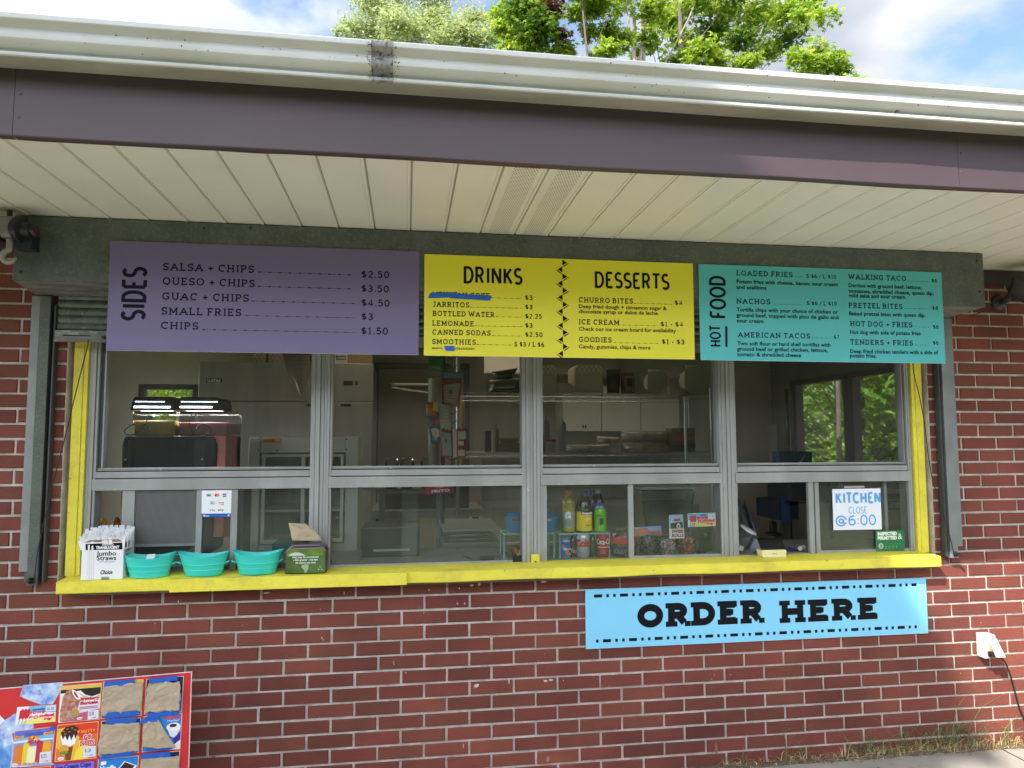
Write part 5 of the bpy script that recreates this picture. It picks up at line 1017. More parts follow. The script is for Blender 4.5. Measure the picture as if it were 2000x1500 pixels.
t, c, R_, h = can(1172.5, 25, rb[2]+.0005, .2, 'lime green soda can standing in front of the water bottle', mat('lime_can', (.2, .58, .03), .25, metal=.2), h=.125)
m = MB(); m.add([(c.x-.012, c.y-R_-.0006, c.z+h*.3), (c.x+.008, c.y-R_-.0004, c.z+h*.36), (c.x+.008, c.y-R_-.0004, c.z+h*.6), (c.x-.004, c.y-R_-.001, c.z+h*.64), (c.x-.011, c.y-R_-.0006, c.z+h*.58)], [(0, 1, 2, 3, 4)], flat(20, 90, 50)); band(m, c, [(R_*1.01, c.z+h*.68), (R_*1.01, c.z+h*.72)], flat(30, 70, 40), -1, .2); m.build('logo_print', t)
t, c, R_, h = can(1104, 21, CZ, .2, 'blue orange-fruit soda can at left end under the bottle rack', mat('blue_can', (.03, .11, .42), .25, metal=.2, var=.8, vs=9, var2=(.15, .4, .75)))
m = MB(); cyl_text(m, c, R_, 'GOYA', c.z+h*.82, h*.09, -.7, .75, WH); cyl_text(m, c, R_, 'Mango', c.z+h*.42, h*.13, -.6, 1.0, WH, shear=.2)
for a_, zz, rr_ in ((-.5, .62, .006), (.2, .28, .0095), (.6, .22, .007)): m.poly([(c.x+(R_+.0012)*math.sin(a_)+rr_*math.cos(k*.63), c.y-(R_+.0012)*math.cos(a_), c.z+h*zz+rr_*math.sin(k*.63)) for k in range(10)], flat(235, 130, 40))
m.build('logo_print', t)
t, c, R_, h = bottle(1118.5, 15, CZ, .22, .115, 'dark brown cola bottle between two cans under the rack', mat('brown_cola', (.08, .022, .015), .15, coat=.5), flat(60, 20, 20), TEA)
m = MB(); cyl_text(m, c, R_, 'Pep', c.z+h*.2, h*.18, -.8, .8, flat(190, 150, 140)); m.build('logo_print', t)
t, c, R_, h = can(1138.5, 26, CZ, .195, 'silver diet cola can with red lettering', mat('silver_can', (.62, .63, .65), .25, metal=.35), h=.118)
m = MB(); cyl_text(m, c, R_, 'Coke', c.z+h*.5, h*.27, -1.45, 1.25, flat(196, 26, 40), ('sans', .07)); m.build('logo_print', t)
t, c, R_, h = bottle(1156.5, 15, CZ, .22, .118, 'small green glass bottle between the silver and red cans', mat('green_glass_bottle', (.02, .2, .04), .1, trans=.35, coat=.5), flat(30, 90, 40), TEA)
t, c, R_, h = can(1177.5, 25, CZ, .195, 'red cola can with white script lettering', mat('red_can', (.5, .012, .02), .25, metal=.2), h=.116)
m = MB(); cyl_text(m, c, R_, 'Coca-Cola', c.z+h*.58, h*.22, -1.35, 1.35, WH, ('sans', .02), shear=.2); band(m, c, [(R_*1.012, c.z+h*.44), (R_*1.012, c.z+h*.47)], WH, -1.2, .9)
for k in range(3): band(m, c, [(R_*1.01, c.z+h*(.3-.06*k)), (R_*1.01, c.z+h*(.32-.06*k))], flat(235, 190, 190), -.7, .1)
m.build('logo_print', t)
# blue tubs on the left rack
BT = mat('bright_blue_plastic', (.02, .21, .42), .4)
for i, (px, Y, lab) in enumerate(((1010, .26, 'blue round tub with red label seen left of the window post'), (1065, .24, 'blue round tub with tan label seen right of the window post'))):
    c = at(px, 1038, Y); c.z = ra[2]+.001; t = T('snack_tub', lab, 'tub', c, 'blue tubs on the mint rack'); m = MB()
    m.lathe(c, [(.048, 0), (.052, .004), (.06, .045), (.0615, .046), (.066, .074), (.07, .076), (.07, .08), (.066, .079), (.058, .05), (.05, .004)], BT, 28); m.build('body', t, smooth=2)
    m = MB(); band(m, c, [(.066, c.z+.058), (.068, c.z+.07)], flat(150, 30, 40) if i == 0 else flat(200, 160, 120), -.5, .3); m.build('handle_label', t)
    m = MB(); m.lathe(c+V((0, .02, .07)), [(.05, 0), (.046, .02), (.02, .026)], BT, 20, sx=1, sy=.4); m.build('back_handle', t, smooth=2)
def packet(px, Y, th, name, label, cat, front, group=None, puff=.6, n=8, build=True):
    """a pillow pack: front outline quad given by photo pixels at depth Y"""
    A = [at(*p, Y) for p in px]; m = MB(); vs = []; 
    for sgn in (-1, 1):
        for j in range(n+1):
            for i in range(n+1):
                u, v = i/n, j/n; a = A[0]+(A[1]-A[0])*u; b = A[3]+(A[2]-A[3])*u; p = a+(b-a)*v
                d = th*((1-abs(2*u-1)**3)*(1-abs(2*v-1)**3))**puff+.0022*noise.noise(V((u*4+px[0][0], v*4, 1)))
                vs.append(p+V((0, sgn*(max(.0004, d)), 0)))
    k = (n+1)**2; fs = [(j*(n+1)+i, j*(n+1)+i+1, (j+1)*(n+1)+i+1, (j+1)*(n+1)+i) for j in range(n) for i in range(n)]
    m.add(vs[:k], fs, front); m.add(vs[k:], fs, front)
    t = T(name, label, cat, (A[3]+A[2])/2, group); m.build('wrapper', t, smooth=True)
    def q(u, v, e=.0006):
        a = A[0]+(A[1]-A[0])*u; b = A[3]+(A[2]-A[3])*u; d = th*max(.92, max(0, (1-abs(2*u-1)**3)*(1-abs(2*v-1)**3))**puff); return a+(b-a)*v+V((0, -d-.0012-e, 0))
    return t, q
def on_pack(m, q, uv, mt, e=0): m.poly([q(u, v, e) for u, v in uv], mt)
def pack_text(m, q, text, u0, u1, v, cap, mt, bold=.05, e=.001, shear=0):
    g, wd = sans(text, bold)
    for vs, fs in g: m.add([q(u0+(u1-u0)*(a+shear*b)/wd, v-b*cap, e) for a, b in vs], fs, mt)
t, q = packet([(994, 1064), (1030, 1067), (1027, 1093), (1003, 1091)], .28, .018, 'snack_bag', 'dark red snack bag with yellow emblem under the left rack', 'bag', flat(132, 26, 38, .35))
m = MB(); on_pack(m, q, [(.25, .3), (.6, .35), (.55, .7), (.45, .9), (.3, .65)], flat(240, 215, 110)); m.build('emblem', t)
# candy jars and sweets
JAR = glass('clear_jar_plastic', (.995, .995, .995), .03, (.8, .8, .8), .9, .03)
CJ = [(.7, 0), (.82, .004), (1, .25), (1, .62), (.88, .82), (.8, .88)]
def jar(px, wpx, z0, Y, h, lab, cols, seed, fill=.7, lidc=None, cl='mixed wrapped sweets filling a jar'):
    c = at(px, 1070, Y); R_ = wpx*mpp(c)/2; c.z = z0; t = T('candy_jar', lab, 'jar', c, 'candy jars behind the glass'); m = MB()
    m.lathe(c, [(R_*a, h*b) for a, b in CJ]+[(R_*.78, h*.9)], JAR, 26, caps=False); m.lathe(c, [(R_*.7, .001), (R_*.1, .0015)], JAR, 26); m.build('vessel', t, smooth=2)
    m = MB(); m.lathe(c+V((0, 0, h*.9)), [(R_*.8, 0), (R_*.82, h*.04), (R_*.6, h*.1), (R_*.1, h*.11)], lidc or CLEAR, 24); m.build('lid', t, smooth=2)
    rr = random.Random(seed); m = MB()
    for k in range(190):
        an = rr.uniform(0, 6.28); zz = rr.uniform(.04, fill)*h; pr = R_*(.86 if zz > h*.2 else .74)*math.sqrt(rr.uniform(.25, 1)); p = c+V((pr*math.cos(an), pr*math.sin(an), zz)); s = R_*rr.uniform(.1, .2)
        a = V((rr.uniform(-1, 1), rr.uniform(-1, 1), rr.uniform(-1, 1))).normalized(); b = a.orthogonal().normalized(); d = a.cross(b); col = flat(*[min(250, int(q_*1.18+14)) for q_ in rr.choice(cols)], .3)
        m.add([p+a*s*1.4, p-a*s*1.4, p+b*s, p-b*s, p+d*s*.8, p-d*s*.8], [(0, 2, 4), (2, 1, 4), (1, 3, 4), (3, 0, 4), (2, 0, 5), (1, 2, 5), (3, 1, 5), (0, 3, 5)], col)
    o = m.build('candy'); tag(o, cl, 'candy', None, 'stuff'); return t, c, R_, h
jar(1266, 35, CZ, .19, .108, 'clear jar of dark green and black sweets under the donut packet', [(58, 66, 40), (30, 34, 28), (90, 88, 60), (130, 125, 100), (46, 40, 34)], 1, cl='dark green and black sweets inside the jar under the donut packet')
jar(1303, 36, CZ, .19, .108, 'clear jar of pink and pale wrapped sweets in the middle', [(214, 120, 140), (235, 200, 205), (190, 90, 100), (220, 205, 190), (120, 110, 140), (90, 110, 120)], 2, cl='pink and pale wrapped sweets inside the middle jar')
jar(1341, 35, CZ, .19, .112, 'clear jar of red and yellow sweets under the chocolate roll packet', [(190, 30, 36), (150, 20, 28), (225, 170, 60), (90, 30, 26), (200, 70, 50)], 3, cl='red and yellow sweets inside the jar under the chocolate roll packet')
t, c, R_, h = jar(1217, 52, CZ, .22, .135, 'large tub of red and grey wrapped sweets behind the sliding window edge', [(210, 50, 60), (235, 110, 120), (70, 80, 90), (60, 66, 76), (235, 200, 90), (230, 225, 225)], 4, .86, cl='red and grey wrapped sweets inside the large tub')
m = MB(); band(m, c, [(R_*1.01, c.z+h*.08), (R_*1.01, c.z+h*.42)], flat(64, 74, 84), -1.5, 1.6); band(m, c, [(R_*1.01, c.z+h*.5), (R_*1.01, c.z+h*.74)], flat(214, 52, 62), -1.5, 1.7); cyl_text(m, c, R_*1.02, 'JOLLY', c.z+h*.16, h*.13, -1.0, .0, flat(150, 156, 164)); m.build('label', t)
t, q = packet([(1236, 1030), (1291, 1027), (1293, 1046), (1237, 1049)], .175, .007, 'donut_packet', 'blue and orange packet of mini donuts lying on the jars', 'packet', flat(112, 160, 205, .25))
m = MB(); 
for u in (.08, .2, .32): on_pack(m, q, [(u+.1*math.cos(k*.7), .55+.36*math.sin(k*.7)) for k in range(9)], flat(196, 130, 70), u*.002)
on_pack(m, q, [(.0, .82), (1, .8), (1, 1), (0, 1)], flat(70, 130, 130)); on_pack(m, q, [(.18, .14), (.5, .12), (.5, .26), (.18, .28)], flat(205, 60, 70)); pack_text(m, q, 'Donuts', .42, .98, .76, .42, flat(222, 60, 44)); m.build('packet_print', t)
t, q = packet([(1306.5, 1006), (1334, 1004.5), (1336.5, 1051), (1307, 1052)], .13, .003, 'cake_roll_packet', 'upright blue and white packet of chocolate cake rolls', 'packet', flat(170, 200, 226, .3))
m = MB(); on_pack(m, q, [(0, .55), (1, .55), (1, 1), (0, 1)], flat(240, 238, 238)); on_pack(m, q, [(.1, .35), (.9, .3), (.95, .58), (.1, .6)], flat(52, 34, 32)); on_pack(m, q, [(.62+.14*math.cos(k*.6), .48+.1*math.sin(k*.6)) for k in range(11)], flat(230, 225, 220), .0006); on_pack(m, q, [(.62+.07*math.cos(k*.6), .48+.05*math.sin(k*.6)) for k in range(11)], flat(60, 40, 36), .0008)
on_pack(m, q, [(.32, .18), (.78, .16), (.78, .26), (.32, .28)], flat(190, 50, 70)); pack_text(m, q, 'SWISS', .16, .92, .76, .12, flat(120, 24, 44)); pack_text(m, q, 'ROLLS', .16, .94, .93, .12, flat(120, 24, 44)); m.build('packet_print', t)
A = [at(*p, .0715) for p in ((1343, 1003), (1397.5, 1001), (1398, 1027.5), (1344, 1029))]
t = T('popsicle_sign', 'flat red, blue and yellow popsicle picture stuck inside the glass', 'sign', A[3]); m = MB(); m.slab([A[3], A[2], A[1], A[0]], (0, .001, 0), flat(240, 242, 245)); m.build('card', t)
def q2(u, v, e=0): a = A[0]+(A[1]-A[0])*u; b = A[3]+(A[2]-A[3])*u; return a+(b-a)*v+V((0, -.0005-e, 0))
m = MB(); on_pack(m, q2, [(.02, .03), (.98, .03), (.98, .4), (.3, .4), (.02, .5)], flat(96, 185, 226)); on_pack(m, q2, [(.28, .7), (.98, .6), (.98, .97), (.06, .97)], flat(248, 226, 110), .0001)
for k, u in enumerate((.08, .15, .22)): on_pack(m, q2, [(u, .25), (u+.06, .12), (u+.1, .3), (u+.07, .62), (u, .68)], flat(206, 44, 58), .0002+k*.0001); on_pack(m, q2, [(u, .7), (u+.04, .7), (u+.01, .97), (u-.03, .97)], flat(120, 150, 190), .0006)
pack_text(m, q2, 'BOMB', .32, .72, .47, .2, flat(222, 60, 84), .07, .001, .2); pack_text(m, q2, 'POP!', .34, .68, .72, .2, flat(222, 60, 84), .07, .001, .2); on_pack(m, q2, [(.66, .6), (.76, .47), (.86, .52), (.98, .45), (.96, .62), (.99, .72), (.9, .78), (.84, .93), (.78, .8), (.68, .84)], flat(226, 30, 54), .0012); pack_text(m, q2, 'Original', .68, .97, .74, .11, WH, .04, .0016)
on_pack(m, q2, [(.72, .1), (.96, .08), (.96, .38), (.72, .4)], flat(244, 244, 246), .0014); pack_text(m, q2, '$1.00', .75, .93, .3, .12, flat(60, 60, 66), 0, .0018); on_pack(m, q2, [(.44, .12), (.66, .1), (.66, .2), (.44, .22)], flat(30, 90, 170), .0004); m.build('sign_print', t)
c = at(1378, 1085, .3); m = MB(); prof = []; z = 0
for k in range(10): prof += [(.03+.0006*k, z), (.033+.0006*k, z+.009), (.033+.0006*k, z+.0125), (.029+.0006*k, z+.013)]; z += .0132
m.lathe((c.x, .3, CZ), prof, mat('dark_green_cups', (.012, .07, .03), .4), 22); single(m, 'cup_stack', 'stack of dark green cups behind the popsicle picture', 'cups', smooth=2)
c = at(1372, 1085, .2); m = MB(); m.lathe((c.x, .21, CZ), [(.02, 0), (.024, .002), (.024, .014), (.022, .016)], BLACK, 20); single(m, 'bowl_lid', 'small dark round lid lying at foot of the green cups', 'lid', smooth=2)
c = at(1281, 1083, .16); m = MB(); m.lathe((c.x, .15, CZ), [(.011, 0), (.013, .004), (.008, .011)], WH, 12, sx=1.2); single(m, 'mint_sweet', 'single white mint lying in front of the jars', 'sweet', smooth=True)
# big clear bin behind
t = T('storage_bin', 'large clear plastic bin with dark contents behind the right goods', 'bin', (3.05, .55, CZ)); a, b = at(1247, 953, .48), at(1352, 953, .48)
m = MB(); pr = [(a.x+.035, CZ), (b.x-.035, CZ), (b.x, a.z-.01), (a.x, a.z-.01)]; m.slab([(x, .44, z) for x, z in pr], (0, .16, 0), glass('cloudy_bin_plastic', (.8, .82, .8), .16, (.35, .36, .33), 1.4, .1)); m.build('bin_body', t, bevel=.012)
m = MB(); m.slab([(a.x-.01, .43, a.z-.008), (b.x+.01, .43, a.z-.008), (b.x+.01, .43, a.z+.006), (a.x-.01, .43, a.z+.006)], (0, .18, 0), mat('cloudy_lid', (.3, .31, .3), .4)); m.build('lid', t, bevel=.004)
m = MB(); m.slab([(x+(.012 if x < 3.05 else -.012), .45, z if z < 1.1 else 1.2) for x, z in pr], (0, .14, 0), mat('dark_dry_goods', (.055, .04, .022), .8, var=.6, vs=30, bump=2, bs=40)); single(m, 'dry_goods', 'dark brown goods filling the clear bin', 'goods', bevel=.01)
# right bay: tilted jar, pen, white box, paper roll, boxes on wire rack
c = at(1453, 1075, .2); t = T('tip_jar', 'clear tip jar tilted towards the window with paper label', 'jar', (c.x, .2, CZ)); ax = V((.42, -.3, .85)).normalized(); o_ = V((c.x-.03, .2, CZ+.034))
m = MB(); m.lathe(o_, [(.03, 0), (.045, .008), (.05, .03), (.049, .06), (.043, .08), (.042, .1)], JAR, 28, axis=ax, caps=False); m.lathe(o_, [(.03, 0), (.002, .001)], JAR, 28, axis=ax); m.build('vessel', t, smooth=2)
m = MB(); m.lathe(o_+ax*.098, [(.0415, 0), (.045, .001), (.045, .005), (.0415, .006)], flat(215, 217, 218, .2), 28, axis=ax); m.build('rim', t, smooth=2)
p = at(1447, 1068, .15); m = MB(); m.slab([p+V((-.012, 0, -.016)), p+V((.01, 0, -.022)), p+V((.018, 0, 0)), p+V((-.004, 0, .01))], (0, .001, 0), flat(205, 200, 170)); m.build('paper_label', t)
a, b = at(1466, 1084, .3), at(1484, 1058, .3); m = MB(); m.box(a.x, b.x, .3, .38, CZ, CZ+.05, flat(150, 150, 156)); single(m, 'small_carton', 'small pale carton behind the card terminal', 'box', bevel=.002)
m = MB(); a, b = at(1468, 1087, .14), at(1473, 1076, .22); m.tube([(a.x, .14, CZ+.004), (b.x, .2, CZ+.006)], .0035, BLACK, 8); single(m, 'marker_pen', 'black marker pen lying on counter left of the card terminal', 'pen')
a = at(1541, 1078, .14); b = at(1573, 1083, .14); m = MB(); m.box(a.x, b.x, .15, .3, CZ, CZ+.006, flat(210, 210, 200)); m.box(a.x, b.x+.001, .149, .3, CZ+.0062, CZ+.009, flat(70, 80, 110)); single(m, 'order_pad', 'pale order pad with dark edge right of the card terminal', 'notepad')
c = at(1571, 1082, .14); m = MB(); m.lathe((c.x-.012, .16, CZ+.022), [(.011, 0), (.011, .05), (.005, .051), (.004, .001)], flat(232, 230, 212), 18, axis=(.75, .6, 0)); single(m, 'paper_roll', 'white till paper roll lying on the order pad', 'paper roll', smooth=2)
t = T('wire_rack', 'black wire rack with cartons inside the right hand window', 'rack', (4.9, 1.4, 0)); WIRE = mat('black_wire', (.05, .05, .055), .4, metal=.4)
zr = 1.13; m = MB()
for y0_ in (0,): 
    x0, x1, ya, yb = 4.35, 5.5, 1.0, 1.5
    for y in (ya, yb):
        for dz in (0, -.05): m.tube([(x0, y, zr+dz), (x1, y, zr+dz)], .004, WIRE, 5)
    k = 0; xx = x0
    while xx < x1: m.tube([(xx, ya, zr), (xx+.025, ya, zr-.05), (xx+.05, ya, zr)], .003, flat(120, 125, 130), 4); xx += .05
    xx = x0
    while xx < x1: m.tube([(xx, ya, zr+.003), (xx, yb, zr+.003)], .002, WIRE, 4); xx += .028
m.build('wire_shelf', t); m = MB()
for x in (4.36, 5.49):
    for y in (1.0, 1.5): m = MB(); m.tube([(x, y, .012), (x, y, 1.9 if y > 1.2 else 1.22)], .012, WIRE, 8); m.build('post', t)
def carton(px0, px1, py1, Y, d, zb, lab, c, name='carton', gr=None, extra=None, zt=None):
    a, b = at(px0, py1, Y), at(px1, py1, Y); m = MB(); m.box(a.x, b.x, Y, Y+d, zb, zt or a.z, c); t = T(name, lab, 'box', ((a.x+b.x)/2, Y, zb), gr); m.build('body', t, bevel=.003)
    if extra: m = MB(); extra(m, a.x, b.x, Y-.0008, zb, zt or a.z); m.build('box_print', t)
    return t
carton(1521, 1560, 1016, 1.08, .3, zr+.006, 'dark navy soda carton on black rack', flat(40, 50, 66), extra=lambda m, x0, x1, y, z0, z1: m.add([(x0+.02, y, z0+.03), (x1-.06, y, z0+.03), (x1-.06, y, z1-.02), (x0+.02, y, z1-.02)], [(0, 1, 2, 3)], flat(56, 80, 110)))
carton(1525, 1590, 998, 1.39, .1, zr+.2, 'blue drinks carton on top of the stack on black rack', flat(44, 92, 130), extra=lambda m, x0, x1, y, z0, z1: m.add([(x0+.12, y, z0+.01), (x1-.1, y, z0+.02), (x1-.06, y, z1-.03), (x0+.2, y, z1-.02)], [(0, 1, 2, 3)], flat(180, 200, 215)), zt=zr+.32)
carton(1546, 1640, 1012, 1.01, .3, zr+.007, 'plain dark grey carton on black rack', flat(62, 62, 66), zt=zr+.2)
carton(1560, 1640, 1012, 1.33, .16, zr+.007, 'plain grey carton supporting the blue drinks carton', flat(50, 50, 54), zt=zr+.197)
m = MB(); c = at(1513, 1050, .8); m.box(c.x-.018, c.x+.018, .8, .83, CZ+.02, at(1513, 1019, .8).z, BLACK); m.lathe((c.x, .815, CZ), [(.05, 0), (.05, .012), (.02, .02)], BLACK, 20); single(m, 'card_stand', 'narrow black upright stand behind the card terminal', 'stand', bevel=.004)
m = MB(); a, b = atx(1489, 935, 5.58), atx(1528, 1040, 5.58); m.box(5.55, 5.59, b.y, a.y, b.z, a.z+.6, mat('grey_board', (.36, .36, .38), .6)); single(m, 'notice_board', 'plain light grey panel on wall beside the far window', 'panel')
# ------------------------------------------------------------------ kitchen inside
# reach-in refrigerator
t = T('refrigerator', 'two door stainless refrigerator standing against the back wall', 'refrigerator', (.62, 3.35, .012))
FX0, FX1, FY, FT = -.1, 1.345, 3.0, 2.2
m = MB(); m.box(FX0, FX1, FY+.03, 3.85, .1, FT, STEEL); m.box(FX0, FX1, FY+.06, 3.84, .012, .0995, BLACK); m.build('cabinet', t, bevel=.004)
m = MB(); m.box(FX0, FX1, FY, FY+.029, 1.87, FT, STEEL); m.build('control_panel', t, bevel=.003)
for a, b in ((FX0, .832), (.842, FX1)): m = MB(); m.box(a+.002, b-.002, FY-.02, FY+.029, .13, 1.86, STEEL); m.box((b-.1 if a < 0 else a+.06), (b-.04 if a < 0 else a+.12), FY-.05, FY-.021, 1.02, 1.22, BLACK); m.build('door', t, bevel=.004)
FF = Face((0, FY-.0005, 0), (0, -1, 0)); m = MB(); decal(m, FF, [(403, 747), (434, 747), (434, 739), (403, 739)], BLACK); write(m, FF, 'U-STAR', (405, 746), 432, 5.5, ('sans', .06), flat(225, 225, 215), lift=.001); decal(m, FF, [(671, 753), (689, 753), (689, 744), (671, 744)], BLACK); decal(m, FF, [(693, 752), (700, 752), (700, 744), (693, 744)], flat(120, 40, 34)); m.build('badge', t)
FF2 = Face((0, FY-.0205, 0), (0, -1, 0)); m = MB(); decal(m, FF2, [(665, 794), (686, 794), (686, 789), (665, 789)], BLACK); decal(m, FF2, [(598, 794), (611, 794), (611, 789), (598, 789)], BLACK); decal(m, FF2, [(511, 795), (517, 795), (517, 790), (511, 790)], flat(190, 170, 150)); m.build('small_plate', t)
# on top of the refrigerator
TRAY = mat('paper_tray_print', (.62, .47, .4), .7)
def tray_stack(px0, px1, pyb, pyt, Y, name, lab, lattice=True, deep=.16, g_=None, col=None, slats=False):
    a, b = at(px0, pyb, Y), at(px1, pyt, Y); w_ = b.x-a.x; hgt = b.z-a.z; t = T(name, lab, 'food trays', ((a.x+b.x)/2, Y, a.z), g_); m = MB()
    m.slab([(a.x, Y, a.z), (b.x, Y, a.z), (b.x, Y, b.z-w_*.12), (b.x-w_*.12, Y, b.z), (a.x+w_*.12, Y, b.z), (a.x, Y, b.z-w_*.12)], (0, deep, 0), col or TRAY); m.build('tray_pile', t, bevel=.004)
    m = MB(); f = Face((0, Y-.0006, 0), (0, -1, 0)); dk = flat(60, 44, 40); lo = 0 if lattice is True else .72
    nx = max(2, int(round(w_/.035)))
    if lattice:
        for k in range(-nx*2, nx*3):
            for sg in (1, -1):
                pts = []
                for v in (lo, 1):
                    z = a.z+hgt*v; x = a.x+w_*(k/nx)+sg*(z-a.z)*.75; pts.append((x, z))
                (xa, za), (xb, zb) = pts
                if min(xa, xb) < a.x+.004 or max(xa, xb) > b.x-.004:
                    cl = []
                    for (p, q_, p2, q2_) in ((xa, za, xb, zb), (xb, zb, xa, za)):
                        if p < a.x+.004: tt = (a.x+.004-p)/(p2-p) if p2 != p else 0; p, q_ = p+(p2-p)*tt, q_+(q2_-q_)*tt
                        if p > b.x-.004: tt = (b.x-.004-p)/(p2-p) if p2 != p else 0; p, q_ = p+(p2-p)*tt, q_+(q2_-q_)*tt
                        cl.append((p, q_))
                    (xa, za), (xb, zb) = cl
                    if not (a.x <= xa <= b.x and a.x <= xb <= b.x): continue
                m.add([(xa-.0012, Y-.0008-(sg+1)*.0002, za), (xa+.0012, Y-.0008-(sg+1)*.0002, za), (xb+.0012, Y-.0008-(sg+1)*.0002, zb), (xb-.0012, Y-.0008-(sg+1)*.0002, zb)], [(0, 1, 2, 3)], dk)
    top = 1 if lattice is True else .72
    if slats:
        k = 0
        while a.x+.006*k < b.x: m.box(a.x+.006*k, a.x+.006*k+.0014, Y-.0008, Y-.0002, a.z, a.z+hgt*.72, flat(110, 88, 74)); k += 1
    m.build('lattice_print', t)
tray_stack(493, 520, 716, 684, 3.05, 'tray_stack', 'stack of lattice printed paper trays on refrigerator, touching the purple board', g_='tray stacks on the refrigerator'); tray_stack(524, 552, 716, 684, 3.05, 'tray_stack', 'stack of lattice printed paper trays on refrigerator beside the plastic bag', g_='tray stacks on the refrigerator')
m = MB(); a, b = at(552, 690, 3.0), at(610, 770, 3.0); n = 10; vs = []
BAG = glass('brown_tinted_bag', (.7, .66, .6), .3, (.4, .36, .3), 1.5, .1)
for j in range(n+1):
    for i in range(n+1):
        u, v = i/n, j/n; l = 552+(18*v if v < .4 else 7+(v-.4)*45); r_ = 606-(6*v if v < .4 else 2+(v-.4)*25); px = l+(r_-l)*u; p = at(px, 690+80*v, 2.97); p.y += .015*noise.noise(V((u*5, v*6, 0)))-.012*math.sin(u*3.1); vs.append(p)
m.add(vs, [(j*(n+1)+i, j*(n+1)+i+1, (j+1)*(n+1)+i+1, (j+1)*(n+1)+i) for j in range(n) for i in range(n)], BAG); single(m, 'plastic_bag', 'crumpled brownish plastic bag hanging over the refrigerator front', 'bag', smooth=True)
c_ = carton(653, 680, 640, 3.02, .2, FT+.001, 'white straw carton standing on the refrigerator', flat(200, 190, 176), zt=FT+.26)
fs_ = Face((0, 3.019, 0), (0, -1, 0)); m = MB(); write(m, fs_, 'Jumbo', (656, 697.5), 676, 4, ('sans', .03), INK); write(m, fs_, 'Straws', (656, 703), 676, 4, ('sans', .03), INK); write(m, fs_, 'Choice', (658, 714), 672, 4, ('sans', .03), INK); m.build('lettering', c_)
carton(681, 728, 640, 3.03, .3, FT+.001, 'brown cardboard box on the refrigerator beside the straw carton', CARD, zt=FT+.25)
# slush machine
t = T('slush_machine', 'black slush drink machine with yellow and pink tanks behind left window', 'drinks machine', (.42, .75, CZ)); SB = mat('charcoal_plastic', (.022, .026, .026), .45)
a, b = at(238, 852, .62), at(424, 852, .62); x0, x1, zt = a.x, b.x, a.z
m = MB(); m.slab([(x0+.012, .62, CZ), (x1-.012, .62, CZ), (x1, .62, zt-.05), (x1-.02, .62, zt), (x0+.01, .62, zt), (x0, .62, zt-.05)], (0, .25, 0), SB); m.build('body', t, bevel=.01)
m = MB(); w_ = x1-x0
for u0, u1 in ((.02, .1), (.72, .88)): m.slab([(x0+w_*u0, .617, CZ+.08), (x0+w_*(u1-.04), .617, CZ+.08), (x0+w_*u1, .617, zt-.02), (x0+w_*(u0+.05), .617, zt-.02)], (0, .0025, 0), mat('grey_inlay', (.05, .058, .058), .4))
m.box(x0+w_*.15, x0+w_*.66, .6165, .6195, CZ+.1, zt-.015, mat('slate_panel', (.034, .045, .047), .35)); m.build('side_panel', t)
m = MB()
for u in (.05, .85): m.lathe((x0+w_*u, .6165, zt-.12), [(.006, 0), (.004, .003)], flat(210, 212, 210), 10, axis=(0, -1, 0))
m.build('screw', t)
for k, (pa, pb, liq, nm, lev) in enumerate(((263, 348, mat('yellow_slush', (.9, .64, .1), .5, var=.2, vs=20), 'y', .62), (352, 448, mat('pink_slush', (.82, .28, .23), .5, var=.2, vs=14), 'p', .55))):
    a, b = at(pa, 852, .7), at(pb, 852, .7); zt2 = at(pa, 803, .7).z
    m = MB(); m.box(a.x, b.x, .66, .98, zt+.001, zt2, glass('tank_plastic', (.88, .9, .9), .06, (.6, .6, .6), 1.4, .03)); m.build('tank', t, bevel=.008)
    m = MB(); m.box(a.x+.006, b.x-.006, .667, .973, zt+.003, zt+(zt2-zt)*lev, liq)
    if k == 1: m.box(b.x-.075, b.x-.002, .64, .98, CZ+.08, zt+.002, liq); m.box(x1-.1, b.x-.002, .88, .98, CZ+.05, zt, liq)
    m.build('slush', t, bevel=.006)
    m = MB(); m.box(a.x+.02, b.x-.06, .7, .8, zt2-.006, zt2-.002, mat('tank_lamp_%d' % k, (.9, .95, 1), .3, emit=((.95, .96, 1), 11))); m.build('tank_lamp', t); m = MB(); m.box(a.x+.004, b.x-.004, .6625, .6655, zt2-.014, zt2-.001, BLACK); m.build('lid_skirt', t)
    zl = at(300, 776, .7).z; m = MB(); m.slab([(a.x-.008, .64, zt2+.001), (b.x-(0.0 if k == 0 else .045), .64, zt2+.001), (b.x-(.004 if k == 0 else .05), .64, zl-.02), (b.x-(.016 if k == 0 else .06), .64, zl), (a.x+.014, .64, zl), (a.x+.004, .64, zl-.014)], (0, .3, 0), BLACK); m.build('lid', t, bevel=.006)
    m = MB(); LED = mat('white_led_%d' % k, (.9, .95, 1), .3, emit=((.88, .94, 1), 9)); xx = a.x+.016
    while xx < b.x-(.02 if k == 0 else .075): m.lathe((xx, .6385, zt2+.0195), [(.0042, 0), (.003, .003), (.001, .004)], LED, 8, axis=(0, -1, 0)); xx += .0095
    m.build('led_strip', t)
    m = MB(); xx = a.x+.02
    while xx < b.x-.05: m.box(xx, xx+.0025, .6378, .6396, zt2+.046, zt2+.049, LED); xx += .0125 if int(xx*200) % 5 else .02
    m.build('pilot_dots', t)
